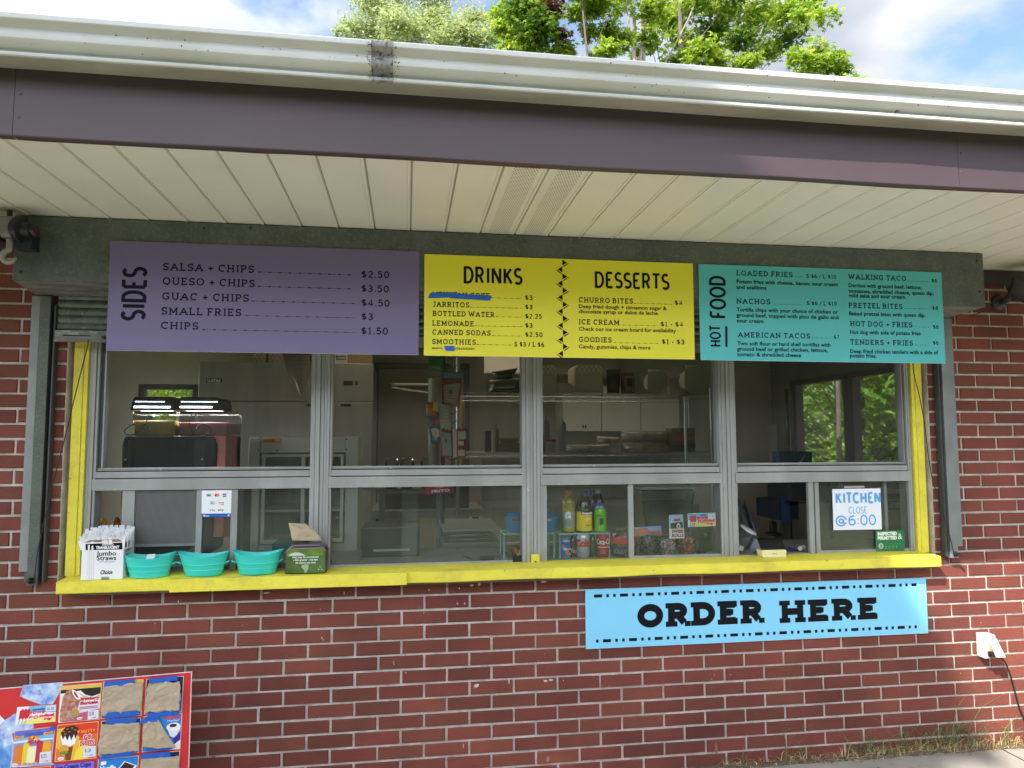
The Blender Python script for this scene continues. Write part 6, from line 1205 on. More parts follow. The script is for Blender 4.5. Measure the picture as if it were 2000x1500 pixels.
for px in ([(294, 802), (282, 830), (262, 848), (246, 848), (244, 840), (258, 830), (278, 827), (290, 834), (292, 848)], [(378, 803), (372, 815), (371, 830), (376, 845), (379, 848), (382, 838), (392, 829), (405, 831), (411, 840), (405, 850), (392, 852)]):
    m = MB(); m.tube(curve([at(x, y, .6) for x, y in px], 4), .0025, BLACK, 6); m.build('cable', t, smooth=True)
# white food warmer cabinet
t = T('food_warmer', 'white glass fronted food cabinet with caution sticker behind left windows', 'cabinet', (.95, 1.5, CZ)); Y = 1.3; CREAM = mat('pale_enamel', (.68, .7, .6), .45, var=.08, vs=3)
zz = lambda py, Yq=Y: at(600, py, Yq).z; X_ = lambda px, Yq=Y: at(px, 900, Yq).x
x0, x1 = X_(485), X_(700); zt = zz(853); zb = .45
m = MB(); m.box(x0, X_(507), Y, Y+.5, zb, zt, CREAM); m.box(X_(675), x1, Y, Y+.5, zb, zt, CREAM); m.box(X_(507), X_(675), Y+.004, Y+.5, zz(884), zt-.002, CREAM); m.box(X_(507), X_(675), Y+.48, Y+.5, zb, zz(884), STEEL); m.box(X_(507), X_(675), Y+.004, Y+.5, zb, zz(1063), CREAM)
m.box(X_(507), X_(675), Y+.05, Y+.48, zz(1001), zz(996), CREAM); m.box(x0-.03, x1+.03, Y-.02, Y+.55, .012, zb-.001, STEEL); m.build('cabinet_body', t, bevel=.004)
m = MB(); gx0, gx1 = X_(513), X_(672)
for a, b, c, d in ((gx0, gx1, zz(1060), zz(1052)), (gx0, gx1, zz(892), zz(887)), (gx0, gx0+.02, zz(1052), zz(892)), (gx1-.02, gx1, zz(1052), zz(892)), ((gx0+gx1)/2-.012, (gx0+gx1)/2+.012, zz(1052), zz(892))): m.box(a, b, Y-.012, Y+.002, c, d, CREAM)
m.build('door_frame', t, bevel=.002); m = MB(); m.box(gx0+.02, gx1-.02, Y-.004, Y-.001, zz(1052), zz(892), GLASSU); m.build('pane', t)
f = Face((0, Y-.0005, 0), (0, -1, 0)); m = MB(); decal(m, f, [(512, 864), (549, 864), (549, 856), (512, 856)], flat(216, 160, 50)); write(m, f, 'CAUTION', (514, 862.3), 536, 3.6, ('sans', .05), INK, lift=.001)
for px, py in ((504, 858), (504, 879), (677, 858), (677, 878), (541, 880)): disc(m, f, (px, py), 1.6, flat(90, 92, 88), .001)
m.build('sticker', t)
# dividers seen low in left windows
m = MB(); a = at(455, 1000, .9); m.box(a.x, a.x+.055, .9, 1.1, .012, at(455, 935, .9).z, mat('grey_green_post', (.3, .33, .29), .5)); single(m, 'steel_post', 'pale steel post standing behind the payment sticker pane', 'post')
m = MB(); a, b = at(530, 1062, 1.0), at(600, 1100, 1.0); m.box(a.x, b.x+.1, 1.0, 1.25, .5, a.z, mat('teal_bin', (.05, .2, .16), .5)); single(m, 'teal_bin', 'teal plastic bin behind napkin dispenser inside the window', 'bin', bevel=.01)
# sauce bottles in open left pane
for i, (px, c) in enumerate(((202, (226, 160, 30)), (219, (150, 90, 20)))):
    a = at(px, 1028, .22); t = T('sauce_bottle', ('yellow capped sauce bottle in open pane above the straw carton', 'dark orange capped sauce bottle behind the yellow capped one')[i], 'bottle', (a.x, .22+.05*i, CZ)); m = MB(); a.y = .22+.05*i
    m.lathe((a.x, a.y, CZ), [(.026, 0), (.028, .01), (.028, .13), (.02, .155), (.015, .165), (.015, .178)], flat(150, 150, 160) if i == 0 else flat(40, 28, 24), 20); m.build('body', t, smooth=2)
    m = MB(); m.lathe((a.x, a.y, CZ+.17), [(.019, 0), (.022, .018), (.018, .03), (.014, .034), (.016, .044), (.008, .06), (.004, .062)], flat(*c, .35), 20); m.build('cap', t, smooth=2)
# back door
t = T('back_door', 'tall beige door at the back between refrigerator and snack rack', 'door', (1.75, 3.95, .012)); a, b = at(738, 900, 3.95), at(905, 900, 3.95)
m = MB(); m.box(a.x, b.x, 3.95, 3.995, .012, 2.25, mat('beige_door_paint', (.5, .44, .34), .55, var=.08, vs=3)); m.build('leaf', t, bevel=.003); m = MB(); c = at(729, 842, 3.9)
m.box(a.x-.06, a.x-.001, 3.94, 3.996, .012, 2.31, WALLDK); m.box(b.x+.001, b.x+.06, 3.94, 3.996, .012, 2.31, WALLDK); m.box(a.x-.06, b.x+.06, 3.94, 3.996, 2.251, 2.31, WALLDK); m.build('door_frame', t)
m = MB(); m.lathe((a.x+.07, 3.95, 1.02), [(.02, 0), (.012, .01), (.012, .04), (.026, .05), (.026, .07), (.01, .078)], STEEL, 16, axis=(0, -1, 0)); m.build('handle', t, smooth=2)
m = MB(); p0, p1 = at(765, 751, 3.3), at(850, 751, 3.3); m.tube([p0, p1], .012, WALLIN, 8); p0, p1 = at(765, 757, 3.3), at(840, 768, 3.3); m.tube([p0, p1], .01, WALLIN, 8); single(m, 'door_arm', 'pale metal closer arm across upper part of back door', 'closer', smooth=True)
# snack strip rack with bags
t = T('snack_strip_rack', 'black wire strip rack holding hanging snack bags in second window', 'rack', (2.03, .9, CZ)); X0 = at(866, 800, .95).x; m = MB()
m.tube([(X0, .97, CZ-.2), (X0, .97, 2.3)], .011, BLACK, 8); m.build('pole', t, smooth=2); m = MB(); X1 = at(883, 800, .95).x; zz_ = 1.25
m.tube([(X1, .95, 1.2), (X1, .95, 2.3)], .004, BLACK, 6)
while zz_ < 2.2: m.tube([(X1-.03, .95, zz_+.02), (X1, .95, zz_), (X1+.03, .95, zz_+.02)], .003, BLACK, 5); zz_ += .055
m.build('clip_strip', t)
def snack(px, Y, lab, c, paint=None, th=.016):
    tt, q = packet(px, Y, th, 'snack_bag', lab, 'bag', flat(*c, .32), 'bags on the snack rack')
    if paint: mm = MB(); paint(mm, q); mm.build('bag_print', tt)
snack([(838, 690), (869, 690), (866, 726), (834, 722)], .9, 'green snack bag at top of the rack, cut by the yellow board', (34, 96, 52))
snack([(867, 726), (906, 726), (905, 742), (866, 741)], .93, 'blue and red snack bag high on right of the rack', (84, 116, 132))
snack([(865, 742), (902, 742), (897, 796), (868, 790)], .9, 'silver backed red edged bag hanging below the blue one', (176, 80, 56), lambda mm, q: (on_pack(mm, q, [(.1, .2), (.92, .12), (.8, .92), (.12, .9)], flat(165, 165, 150)), [on_pack(mm, q, [(.2, v), (.75, v), (.75, v+.025), (.2, v+.025)], flat(120, 120, 110), .001) for v in (.3, .4, .5, .6, .7)]))
snack([(832, 786), (856, 785), (858, 818), (833, 816)], .86, 'orange snack bag on left of the rack above the blue bag', (206, 98, 34), lambda mm, q: on_pack(mm, q, [(.6, .0), (1, .0), (.95, .6), (.5, .5)], flat(226, 196, 70)))
snack([(853, 786), (876, 792), (882, 832), (862, 838)], .87, 'white crumpled bag showing its printed back beside the orange bag', (190, 190, 178), lambda mm, q: [on_pack(mm, q, [(.15, v), (.85, v+.04), (.85, v+.06), (.15, v+.02)], flat(130, 130, 124)) for v in (.15, .3, .45, .6, .75)])
def ruf(mm, q): pack_text(mm, q, 'RUF', .25, .98, .36, .15, flat(200, 40, 60), .1); on_pack(mm, q, [(.2, .48), (.6, .44), (.95, .52), (.9, .76), (.5, .8), (.25, .7)], flat(205, 196, 170)); on_pack(mm, q, [(.45, .0), (1, .05), (1, .2), (.55, .16)], flat(150, 30, 50), .0004)
snack([(832, 812), (857, 810), (861, 866), (843, 868)], .84, 'blue ridged crisp bag with red lettering on left of the rack', (52, 92, 128), ruf)
snack([(861, 838), (882, 841), (884, 893), (862, 892)], .88, 'red edged silver bag hanging in middle bottom of the rack', (150, 50, 50), lambda mm, q: on_pack(mm, q, [(.1, .1), (.92, .1), (.92, .95), (.1, .95)], flat(160, 160, 150)))
def rw(mm, q): on_pack(mm, q, [(.02, .0), (.3, 0), (.3, 1), (.02, 1)], flat(205, 205, 198)); on_pack(mm, q, [(.4, .1), (.95, .1), (.95, .38), (.4, .38)], flat(190, 196, 180)); on_pack(mm, q, [(.42, .44), (.82, .44), (.82, .58), (.42, .58)], flat(220, 220, 214)); on_pack(mm, q, [(.42, .74), (.92, .74), (.92, .94), (.42, .94)], flat(200, 200, 192))
snack([(883, 838), (911, 836), (909, 894), (884, 893)], .9, 'red and white snack bag at lower right of the rack', (170, 46, 46), rw)
def redb(mm, q): pack_text(mm, q, 'FRITO', .2, .85, .82, .2, flat(200, 210, 225), .06); on_pack(mm, q, [(.3, .2), (.7, .15), (.6, .5), (.35, .5)], flat(214, 120, 50))
snack([(834, 942), (885, 940), (888, 962), (830, 968)], .86, 'red snack bag hanging low behind the second lower pane', (160, 40, 38), redb)
c = at(848, 780, 1.4); m = MB(); prof = []
for k in range(12): prof += [(.036, k*.013), (.039, k*.013+.009), (.037, k*.013+.0095)]
m.lathe((c.x, 1.4, at(848, 785, 1.4).z), prof, flat(178, 172, 150), 20); m.lathe((c.x, 1.4, 1.2), [(.037, 0), (.039, at(848, 785, 1.4).z-1.202)], flat(170, 165, 145), 20); single(m, 'cup_sleeve', 'tall stack of white foam cups behind the green bag', 'cups', smooth=2)
# low things in the second window
t = T('prep_table', 'brown wooden bench with drawer fronts behind second lower pane', 'bench', (2.0, 2.2, .012)); Y = 2.0; a, b = at(725, 1000, Y), at(945, 1000, Y); BR = mat('brown_laminate', (.17, .13, .1), .5, var=.2, vs=4)
zt, zm = at(800, 997, Y).z, at(800, 1012, Y).z
m = MB(); m.box(a.x, b.x, Y, Y+.6, zm, zt, mat('pale_bench_edge', (.33, .29, .22), .55, var=.2, vs=8)); m.build('top', t, bevel=.003)
m = MB(); m.box(a.x+.08, b.x-.1, Y+.12, Y+.55, zt+.001, at(800, 948, Y).z, BR); m.build('chest', t, bevel=.004); m = MB(); p = at(835, 985, Y+.1); m.box(p.x-.06, p.x+.06, Y+.112, Y+.119, p.z-.02, p.z+.02, flat(86, 76, 62)); m.build('handle', t, bevel=.004)
m = MB(); m.box(a.x+.03, a.x+.08, Y+.05, Y+.1, .012, zm-.001, BLACK); m.box(b.x-.08, b.x-.03, Y+.05, Y+.1, .012, zm-.001, BLACK); m.build('leg', t)
t = T('label_printer', 'black boxy machine low in second window behind smudged glass', 'machine', (1.8, .4, CZ)); a, b = at(705, 1085, .36), at(820, 1020, .36); m = MB(); m.box(a.x, b.x, .36, .6, CZ, at(760, 1028, .36).z, BLACK); m.build('body', t, bevel=.012); m = MB(); m.box(a.x+.06, b.x-.05, .3585, .3597, CZ+.03, CZ+.04, flat(150, 170, 140)); m.build('slot', t)
c = at(703, 1088, .3); m = MB(); m.lathe((c.x, .3, CZ), [(.011, 0), (.011, .034), (.006, .036)], flat(110, 110, 110), 14); single(m, 'metal_knob', 'small grey cylinder on counter beside the black machine', 'knob', smooth=2)
t = T('steam_pan_table', 'stainless steam table with pans low in second window', 'steam table', (2.25, .8, CZ)); a, b = at(866, 1034, .68), at(978, 1034, .68); m = MB(); m.box(a.x, b.x, .68, 1.2, CZ-.3, at(900, 1060, .68).z, STEEL); m.build('body', t, bevel=.004); m = MB()
for py in (1046, 1054): z = at(900, py, .68).z; m.tube([(a.x+.03, .675, z), (b.x-.03, .675, z+.004)], .006, STEEL, 8)
m.build('rail', t, smooth=True); m = MB(); m.box(a.x-.002, b.x+.002, .675, 1.2, at(900, 1038, .68).z, at(900, 1034, .68).z, mat('pale_rim', (.4, .37, .3), .5)); m.build('rim', t)
m = MB(); m.tube([at(x, y, .24) for x, y in ((905, 1086), (925, 1093), (950, 1091), (975, 1086), (982, 1077), (990, 1080), (992, 1090))], .0022, BLACK, 6); single(m, 'loose_cable', 'thin black cable lying on the counter by the left mint rack', 'cable', smooth=True)
m = MB(); a = at(945, 1088, .22); m.box(a.x-.02, a.x+.05, .2, .25, CZ, CZ+.012, BLACK); single(m, 'card_swiper', 'small black gadget lying beside the loose cable', 'gadget', bevel=.004)
# chrome wire shelving
t = T('wire_shelving', 'chrome wire shelving unit loaded with trays, bread and cups', 'shelving', (2.9, 1.9, .012)); CH_ = mat('chrome_wire', (.45, .45, .42), .3, metal=.8); YS = 1.7
xa, xb = at(893, 775, YS).x, at(1388, 775, YS).x; zs = [at(1200, 769, YS).z, at(1200, 884, YS).z]
for z in zs+[.75]:
    m = MB()
    for y in (YS, YS+.45):
        for dz in (0, -.035): m.tube([(xa, y, z+dz), (xb, y, z+dz)], .0035, CH_, 5)
        x = xa; k = 0; pts = []
        while x < xb: pts.append((x, y, z-(.035 if k % 2 else 0))); x += .045; k += 1
        m.tube(pts, .0022, CH_, 4)
    x = xa
    while x < xb: m.tube([(x, YS, z+.004), (x, YS+.45, z+.004)], .0018, CH_, 4); x += .03
    m.build('wire_shelf', t)
m = MB()
for x in (xa+.004, xb): 
    for y in (YS-.004, YS+.454): m = MB(); m.tube([(x, y, .012), (x, y, 2.3 if x < 3 else zs[0]+.05)], .0125, CH_, 10); m.build('post', t, smooth=2)
p = at(1338, 800, YS-.2); m = MB(); m.tube([(p.x, YS-.2, .9), (p.x, YS-.2, zs[0]-.04)], .009, CH_, 10); single(m, 'chrome_rod', 'thin chrome rod standing before the shelving near its right end', 'rod', smooth=2)
SZ1, SZ2 = zs[0]+.007, zs[1]+.007
TC = mat('pale_tray_paper', (.68, .62, .48), .75)
pyS = 766.5
tray_stack(1054, 1087, pyS, 714, YS+.06, 'tray_stack', 'tall narrow stack of lattice paper trays at left end of top shelf', lattice='top', g_='tray stacks on the shelving', col=TC, slats=True, deep=.2)
tray_stack(1089, 1117, pyS, 749, YS+.1, 'tray_stack', 'low stack of lattice paper trays between two tall stacks', lattice='top', g_='tray stacks on the shelving', col=TRAY, deep=.2)
tray_stack(1123, 1178, pyS, 713, YS+.05, 'tray_stack', 'widest tall stack of lattice paper trays on top shelf', lattice='top', g_='tray stacks on the shelving', col=TC, slats=True, deep=.22)
t2, q = packet([(1212, 728), (1238, 727), (1240, 768), (1213, 769)], YS+.1, .05, 'food_bag', 'dark red printed food bag with white label on top shelf', 'bag', flat(86, 40, 40, .4)); m = MB(); on_pack(m, q, [(.12, .3), (.9, .28), (.85, .95), (.2, .95)], flat(128, 116, 112)); pack_text(m, q, 'CRUNCHY', .12, .9, .28, .08, flat(170, 160, 155)); m.build('bag_print', t2)
t2, q = packet([(1184, 722), (1212, 720), (1210, 768), (1186, 768)], YS+.16, .05, 'food_bag', 'shiny brown film bag behind the dark red printed bag', 'bag', flat(66, 50, 44, .25))
for px, r_, py, lab in ((1281, 18, 724, 'smaller round pack of pale foam lids on top shelf'), (1357, 22, 715, 'larger round pack of pale foam lids at right end of top shelf')):
    c = at(px, 745, YS+.08); rz_ = (c.z+ (at(px, py, YS+.08).z-c.z)) ; m = MB(); hh = at(px, py, YS+.08).z-SZ1; w2 = r_*mpp(c)
    m.slab([(c.x+w2*(abs(math.cos(a))**.6)*(1 if math.cos(a) > 0 else -1), YS+.08, SZ1+hh/2+hh/2*(abs(math.sin(a))**.6)*(1 if math.sin(a) > 0 else -1)) for a in [k*math.pi/10 for k in range(20)]], (.02, .3, 0), mat('pale_foam', (.55, .58, .43), .7)); o = T('lid_pack', lab, 'lids', (c.x, YS+.08, SZ1)); m.build('foam_lids', o, bevel=.006)
    m = MB(); m.slab([(c.x-w2*.9, YS+.075, SZ1), (c.x+w2*1.3, YS+.075, SZ1), (c.x+w2*1.25, YS+.075, SZ1+hh*1.02), (c.x-w2*.9, YS+.075, SZ1+hh*1.04)], (0, .32, 0), glass('bag_film', (.9, .9, .88), .06, (.5, .5, .45), 1.5, .12)); m.build('film_bag', o)
m = MB(); t2, q = packet([(955, 742), (1016, 738), (1018, 768), (952, 769)], YS+.05, .09, 'foil_bag', 'crumpled silver foil bag at left of top shelf', 'bag', mat('crumpled_foil', (.13, .12, .1), .25, metal=.7, bump=3, bs=9), puff=.4, n=12)
t2, q = packet([(960, 726), (1012, 718), (1000, 742), (966, 744)], YS+.1, .05, 'foil_bag', 'folded dark foil bag top lying over the silver bag', 'bag', mat('dark_foil', (.07, .055, .045), .22, metal=.7, bump=3, bs=11), puff=.4, n=12)
# lower shelf
BREAD = mat('bread_in_film', (.45, .33, .19), .3, var=.5, vs=18, var2=(.62, .53, .36), bump=1.5, bs=14, coat=.6)
for px, Yq, th, lab in (([(1105, 868), (1190, 866), (1192, 884), (1106, 884)], YS+.05, .08, 'flat bag of rolls at left on the lower shelf'), ([(1166, 852), (1212, 854), (1210, 872), (1164, 868)], YS+.12, .06, 'small bag of rolls lying on top of the flat bag'), ([(1214, 862), (1306, 862), (1306, 884), (1212, 884)], YS+.04, .1, 'large bag of buns at bottom of the bread pile'), ([(1212, 842), (1304, 843), (1306, 861.5), (1214, 862)], YS+.06, .09, 'large bag of buns at top of the bread pile')):
    tt, q = packet(px, Yq, th, 'bread_bag', lab, 'bread', BREAD, 'bread bags on the shelving', n=12)
def pepper(m, x0, x1, y, z0, z1):
    h = z1-z0
    for (a, b, c) in ((.0, .3, flat(60, 70, 40)), (.3, .42, flat(110, 96, 40)), (.78, 1, flat(140, 120, 60))): m.add([(x0, y, z0+h*a), (x1, y, z0+h*a), (x1, y, z0+h*b), (x0, y, z0+h*b)], [(0, 1, 2, 3)], c)
    f_ = Face((0, y-.0002, 0), (0, -1, 0)); write(m, f_, 'DEL RIO', (1320, 854), 1354, 8, ('sans', .05), flat(196, 70, 50), lift=.0004); write(m, f_, 'JALAPENO', (1320, 864), 1354, 6, ('sans', .05), flat(186, 66, 46), lift=.0004)
carton(1312, 1357, 836, YS-.02, .12, SZ2, 'yellow green jalapeno carton with red lettering on lower shelf', flat(150, 128, 58), extra=pepper)
for px, w_, py0, py1, c, lab in ((1066, 8, 850, 812, (150, 150, 144), 'white squeeze bottle at left end of lower shelf'), (1099, 7, 845, 816, (146, 146, 140), 'white squeeze bottle beside the white wall cupboards')):
    a = at(px, 884, YS+.2); zt = at(px, py1, YS+.2).z; m = MB(); h = zt-SZ2; R_ = w_*mpp(a); m.lathe((a.x, YS+.2, SZ2), [(R_, 0), (R_, h*.78), (R_*.85, h*.84), (R_*.3, h*.9), (R_*.12, h)], flat(*c), 18); single(m, 'squeeze_bottle', lab, 'bottle', 'squeeze bottles on the shelving', smooth=2)
a = at(1076, 884, YS+.1); t2 = T('seasoning_tub', 'small white tub with red lid on lower shelf', 'tub', (a.x, YS+.1, SZ2)); R_ = 10*mpp(a); hh = at(1076, 858, YS+.1).z-SZ2; m = MB(); m.lathe((a.x, YS+.1, SZ2), [(R_*.95, 0), (R_, hh*.82)], flat(176, 172, 162), 22); m.build('body', t2, smooth=2); m = MB(); m.lathe((a.x, YS+.1, SZ2+hh*.82), [(R_*1.03, 0), (R_*1.03, hh*.16), (R_*.9, hh*.18)], flat(150, 40, 44), 22); m.build('lid', t2, smooth=2)
a = at(956, 884, YS+.1); m = MB(); m.box(a.x-.03, a.x+.012, YS+.1, YS+.2, SZ2, at(950, 842, YS+.1).z, flat(104, 74, 58)); single(m, 'wooden_block', 'dark brown block left of the wooden bottle on lower shelf', 'block', bevel=.003)
a = at(969, 884, YS+.08); hh = at(969, 828, YS+.08).z-SZ2; m = MB(); m.lathe((a.x, YS+.08, SZ2), [(.021, 0), (.021, hh*.78), (.018, hh*.82), (.006, hh*.86), (.003, hh)], flat(150, 120, 92), 16); single(m, 'wooden_mill', 'tan pepper mill bottle on lower shelf beside the dark block', 'mill', smooth=2)
a, b = at(976, 876, YS+.1), at(1020, 876, YS+.1); m = MB(); m.box(a.x, b.x, YS+.1, YS+.3, SZ2, at(980, 866, YS+.1).z, flat(150, 140, 118)); single(m, 'low_carton', 'low cream carton with steel dish on lower shelf', 'box', bevel=.003); m = MB(); m.lathe(((a.x+b.x)/2, YS+.2, at(980, 866, YS+.1).z+.001), [(.06, 0), (.078, .035), (.08, .037), (.074, .034), (.055, .004)], STEEL, 22); single(m, 'steel_dish', 'steel dish standing on the low cream carton', 'dish', smooth=2)
for px in (765, 795, 835):
    a = at(px, 905, 1.75); m = MB(); R_ = 14*mpp(a); m.lathe((a.x, 1.75, 1.2), [(R_*.8, 0), (R_, at(px, 897, 1.75).z-1.2), (R_*1.05, at(px, 896, 1.75).z-1.2+.004), (R_*.95, at(px, 896, 1.75).z-1.2)], CLEAR, 20, caps=False); m.lathe((a.x, 1.75, 1.2), [(R_*.78, 0), (R_*.75, .06)], flat(96, 88, 76), 16); single(m, 'clear_canister', {765: 'clear canister standing before the door, nearest to the refrigerator', 795: 'middle one of three clear canisters standing before the door', 835: 'clear canister standing before the door, nearest to the snack rack'}[px], 'canister', 'clear canisters before the door', smooth=2)
m = MB(); a, b = at(735, 900, 1.7), at(870, 900, 1.7); m.box(a.x, b.x, 1.7, 1.95, 1.17, 1.199, WALLDK); m.box(a.x+.02, a.x+.06, 1.72, 1.76, .012, 1.169, WALLDK); m.box(b.x-.06, b.x-.02, 1.72, 1.76, .012, 1.169, WALLDK); single(m, 'narrow_stand', 'narrow dark stand carrying clear canisters before the back door', 'stand')
# wall cupboards and panels at the back
for i, (pa, pb, lab) in enumerate(((1100, 1173.5, 'white wall cupboard at left with two small handles'), (1176, 1250, 'white wall cupboard in the middle of three'), (1253, 1326, 'white wall cupboard at right, above the bun pile'))):
    a, b = at(pa, 842, 3.6), at(pb, 784, 3.6); t2 = T('wall_cupboard', lab, 'cupboard', ((a.x+b.x)/2, 3.6, a.z), 'white wall cupboards'); m = MB(); m.box(a.x, b.x, 3.6, 3.99, a.z, b.z+.15, mat('cupboard_white_%d' % i, (.8, .78, .68), .5)); m.build('carcass', t2, bevel=.003)
    if i == 0:
        m = MB()
        for px in (1139, 1144): p = at(px, 833, 3.59); m.box(p.x-.005, p.x+.005, 3.585, 3.5995, p.z-.015, p.z+.015, BLACK)
        m.build('handle', t2)
m = MB(); a, b = at(946, 728, 3.0), at(1019, 680, 3.0); m.box(a.x, b.x, 3.0, 3.04, a.z, b.z+.1, mat('pale_hood_panel', (.75, .68, .56), .5)); single(m, 'hood_panel', 'pale panel hanging above the foil bags', 'panel')
m = MB(); a, b = at(1061, 730, 3.4), at(1208, 690, 3.4); m.box(a.x, b.x, 3.4, 3.6, a.z, b.z+.2, mat('mauve_hood', (.42, .38, .34), .5)); single(m, 'extractor_hood', 'grey mauve extractor hood above the tray stacks', 'hood', bevel=.004)
m = MB(); p = at(902, 860, 2.6); m.tube([(p.x, 2.6, .012), (p.x, 2.6, 1.85)], .02, flat(150, 128, 50), 8); single(m, 'yellow_pole', 'yellow mop handle behind the snack rack', 'pole', smooth=2)
t = T('cooking_range', 'dark steel cooking range along the back wall behind shelving', 'range', (3.5, 3.5, .012)); m = MB(); m.box(2.4, 4.4, 3.2, 3.95, .012, .92, STEEL); m.box(2.4, 4.4, 3.9, 3.95, .921, 1.35, STEEL); m.build('body', t, bevel=.005)
t = T('folded_stand', 'narrow grey folded stand leaning inside the open right pane', 'stand', (3.6, 1.0, .012)); m = MB()
for px in (1443, 1455): a, b = at(px, 975, .9), at(px+8, 1040, .9); m.tube([(a.x, .9, a.z), (b.x, .82, b.z), (b.x+.05, .75, .012)], .011, mat('grey_tube_steel', (.2, .2, .21), .4, metal=.5), 8)
m.build('frame', t, smooth=True); m = MB(); a, b = at(1444, 985, .9), at(1462, 1030, .88); m.slab([(a.x, .895, a.z), (a.x+.05, .895, a.z), (b.x+.03, .84, b.z), (b.x-.02, .84, b.z)], (0, .012, 0), BLACK); m.build('dark_panel', t)
# ------------------------------------------------------------------ trees and plants
BARK = mat('grey_brown_bark', (.16, .13, .1), .9, var=.4, vs=9, bump=1, bs=30)
BARKL = mat('pale_bark', (.36, .3, .24), .85, var=.3, vs=7, bump=.8, bs=30)
MAPLE = leafmat('maple_leaf', (.11, .24, .02), (.32, .43, .045), .5)
MAPLED = leafmat('dark_maple_leaf', (.05, .12, .012), (.13, .24, .02), .4)
LOCUST = leafmat('pale_feathery_leaf', (.22, .3, .1), (.38, .44, .2), .5)
RUSTY = leafmat('bronze_leaf', (.07, .03, .02), (.13, .06, .035), .3)
WOODS = leafmat('park_leaf', (.07, .15, .02), (.26, .36, .05), .45)
SHADEL = leafmat('lawn_tree_leaf', (.03, .07, .012), (.07, .12, .02), .3)
def star(s):
    pts = []
    for k in range(10):
        a = math.pi/2+k*math.pi/5; r = s*((1, .95, .8, .8, .95)[k//2 % 5] if k % 2 == 0 else .42); pts.append((r*math.cos(a), r*math.sin(a)))
    return pts
def diamond(s): return [(0, -s), (s*.42, 0), (0, s), (-s*.42, 0)]
def clump(m, c, r, n, s, mt, rr, shape='d', flat_=1.0, droop=0, spread=.15):
    """leaves on twigs radiating from the clump centre, so that gaps stay between the twigs"""
    c = V(c); nt_ = max(3, n//9); tw = []
    for k in range(nt_):
        d = V((rr.gauss(0, 1), rr.gauss(0, 1), rr.gauss(0, .8)*flat_)).normalized(); tw.append((d, rr.uniform(.45, 1.0)))
    for k in range(n):
        d, L = tw[rr.randrange(nt_)]; q = rr.uniform(.25, 1)**.7*L
        p = c+V((d.x*r*q, d.y*r*q, d.z*r*q*flat_-droop*q*q))+V((rr.gauss(0, 1), rr.gauss(0, 1), rr.gauss(0, .7)))*r*spread
        nrm = (V((rr.gauss(0, .55), rr.gauss(0, .55)-.25, .75))).normalized(); a = nrm.orthogonal().normalized(); b = nrm.cross(a); an = rr.uniform(0, 6.28); a, b = a*math.cos(an)+b*math.sin(an), b*math.cos(an)-a*math.sin(an)
        sz = s*rr.uniform(.65, 1.2); sh = star(sz) if shape == 's' else diamond(sz)
        m.add([p+a*x+b*y+nrm*(-.25*sz*(x*x+y*y)/(sz*sz)) for x, y in sh], [range(len(sh))], mt)
    return tw
def tree(name, label, base, trunk, crowns, leaf, size, shape, bark=None, limbs=True, group='trees behind the snack stand', tr=.12, cat='tree', seed=1, lean=(0, 0), twig=True, spread=.15, fill=0):
    """crowns: (centre, radius, leaf count[, material])"""
    rr = random.Random(seed); base = V(base)
    if fill:                                          # the rest of the crown, below and above what the photo shows
        xs = [c[0].x for c in crowns]; zs = [c[0].z for c in crowns]; zl, zh = min(zs), max(zs); cx_ = sum(xs)/len(xs); hw = (max(xs)-min(xs))/2; r_ = sum(c[1] for c in crowns)/len(crowns); nl = int(sum(c[2] for c in crowns)/len(crowns)*.8)
        for k in range(fill):
            z = rr.uniform(max(2.6, zl-3.0), zl-.25) if k % 3 else rr.uniform(zh+.3, zh+1.8)
            crowns = crowns+[(V((cx_+rr.uniform(-1, 1)*max(.5, hw)*(.75 if z < zl else .5), base.y+rr.uniform(-.2, 1.3), z)), r_*rr.uniform(1.1, 1.5), nl, leaf)]
    t = T(name, label, cat, base, group); bark = bark or BARK
    top = V(trunk); m = MB(); N = 9; path = [base+(top-base)*(k/N)+V((.12*math.sin(k*.9+seed), .1*math.cos(k*.7+seed), 0))*(k/N) for k in range(N+1)]
    m.tube(path, [tr*(1.25 if k == 0 else 1-.72*k/N) for k in range(N+1)], bark, 9)
    if limbs:
        for c in crowns:
            c0 = V(c[0]); k = max(1, min(N-1, int(N*min(.95, max(.3, (c0.z-c[1]*.9-base.z-(c0-top).length*.25)/max(.1, (top-base).z)))))); s = path[k]; r0 = tr*(1-.72*k/N)*.34; mid = s+(c0-s)*.55+V((0, 0, -.12*(c0-s).length*.4))
            m.tube([s, s+(mid-s)*.5+V((rr.gauss(0, .05), 0, .03)), mid, c0], [r0, r0*.8, r0*.5, r0*.2], bark, 6)
            if twig:
                for j in range(6):
                    d = V((rr.gauss(0, 1), rr.gauss(0, 1), rr.gauss(0, .7)+.2)).normalized(); m.tube([c0-d*c[1]*.1, c0+d*c[1]*.45+V((0, 0, .04)), c0+d*c[1]*.9], [r0*.26, r0*.17, r0*.06], bark, 4, False)
    m.build('trunk', t, smooth=True); m = MB()
    for c in crowns: clump(m, c[0], c[1], c[2], size*(c[4] if len(c) > 4 else 1), c[3] if len(c) > 3 else leaf, rr, shape, .8, 0, spread)
    m.build('crown', t); return t
def ap(px, py, Y): return at(px, py, Y)
def rp(Y, px): return px*(Y+3.3)/F*1.02                 # photo pixels to metres at depth Y
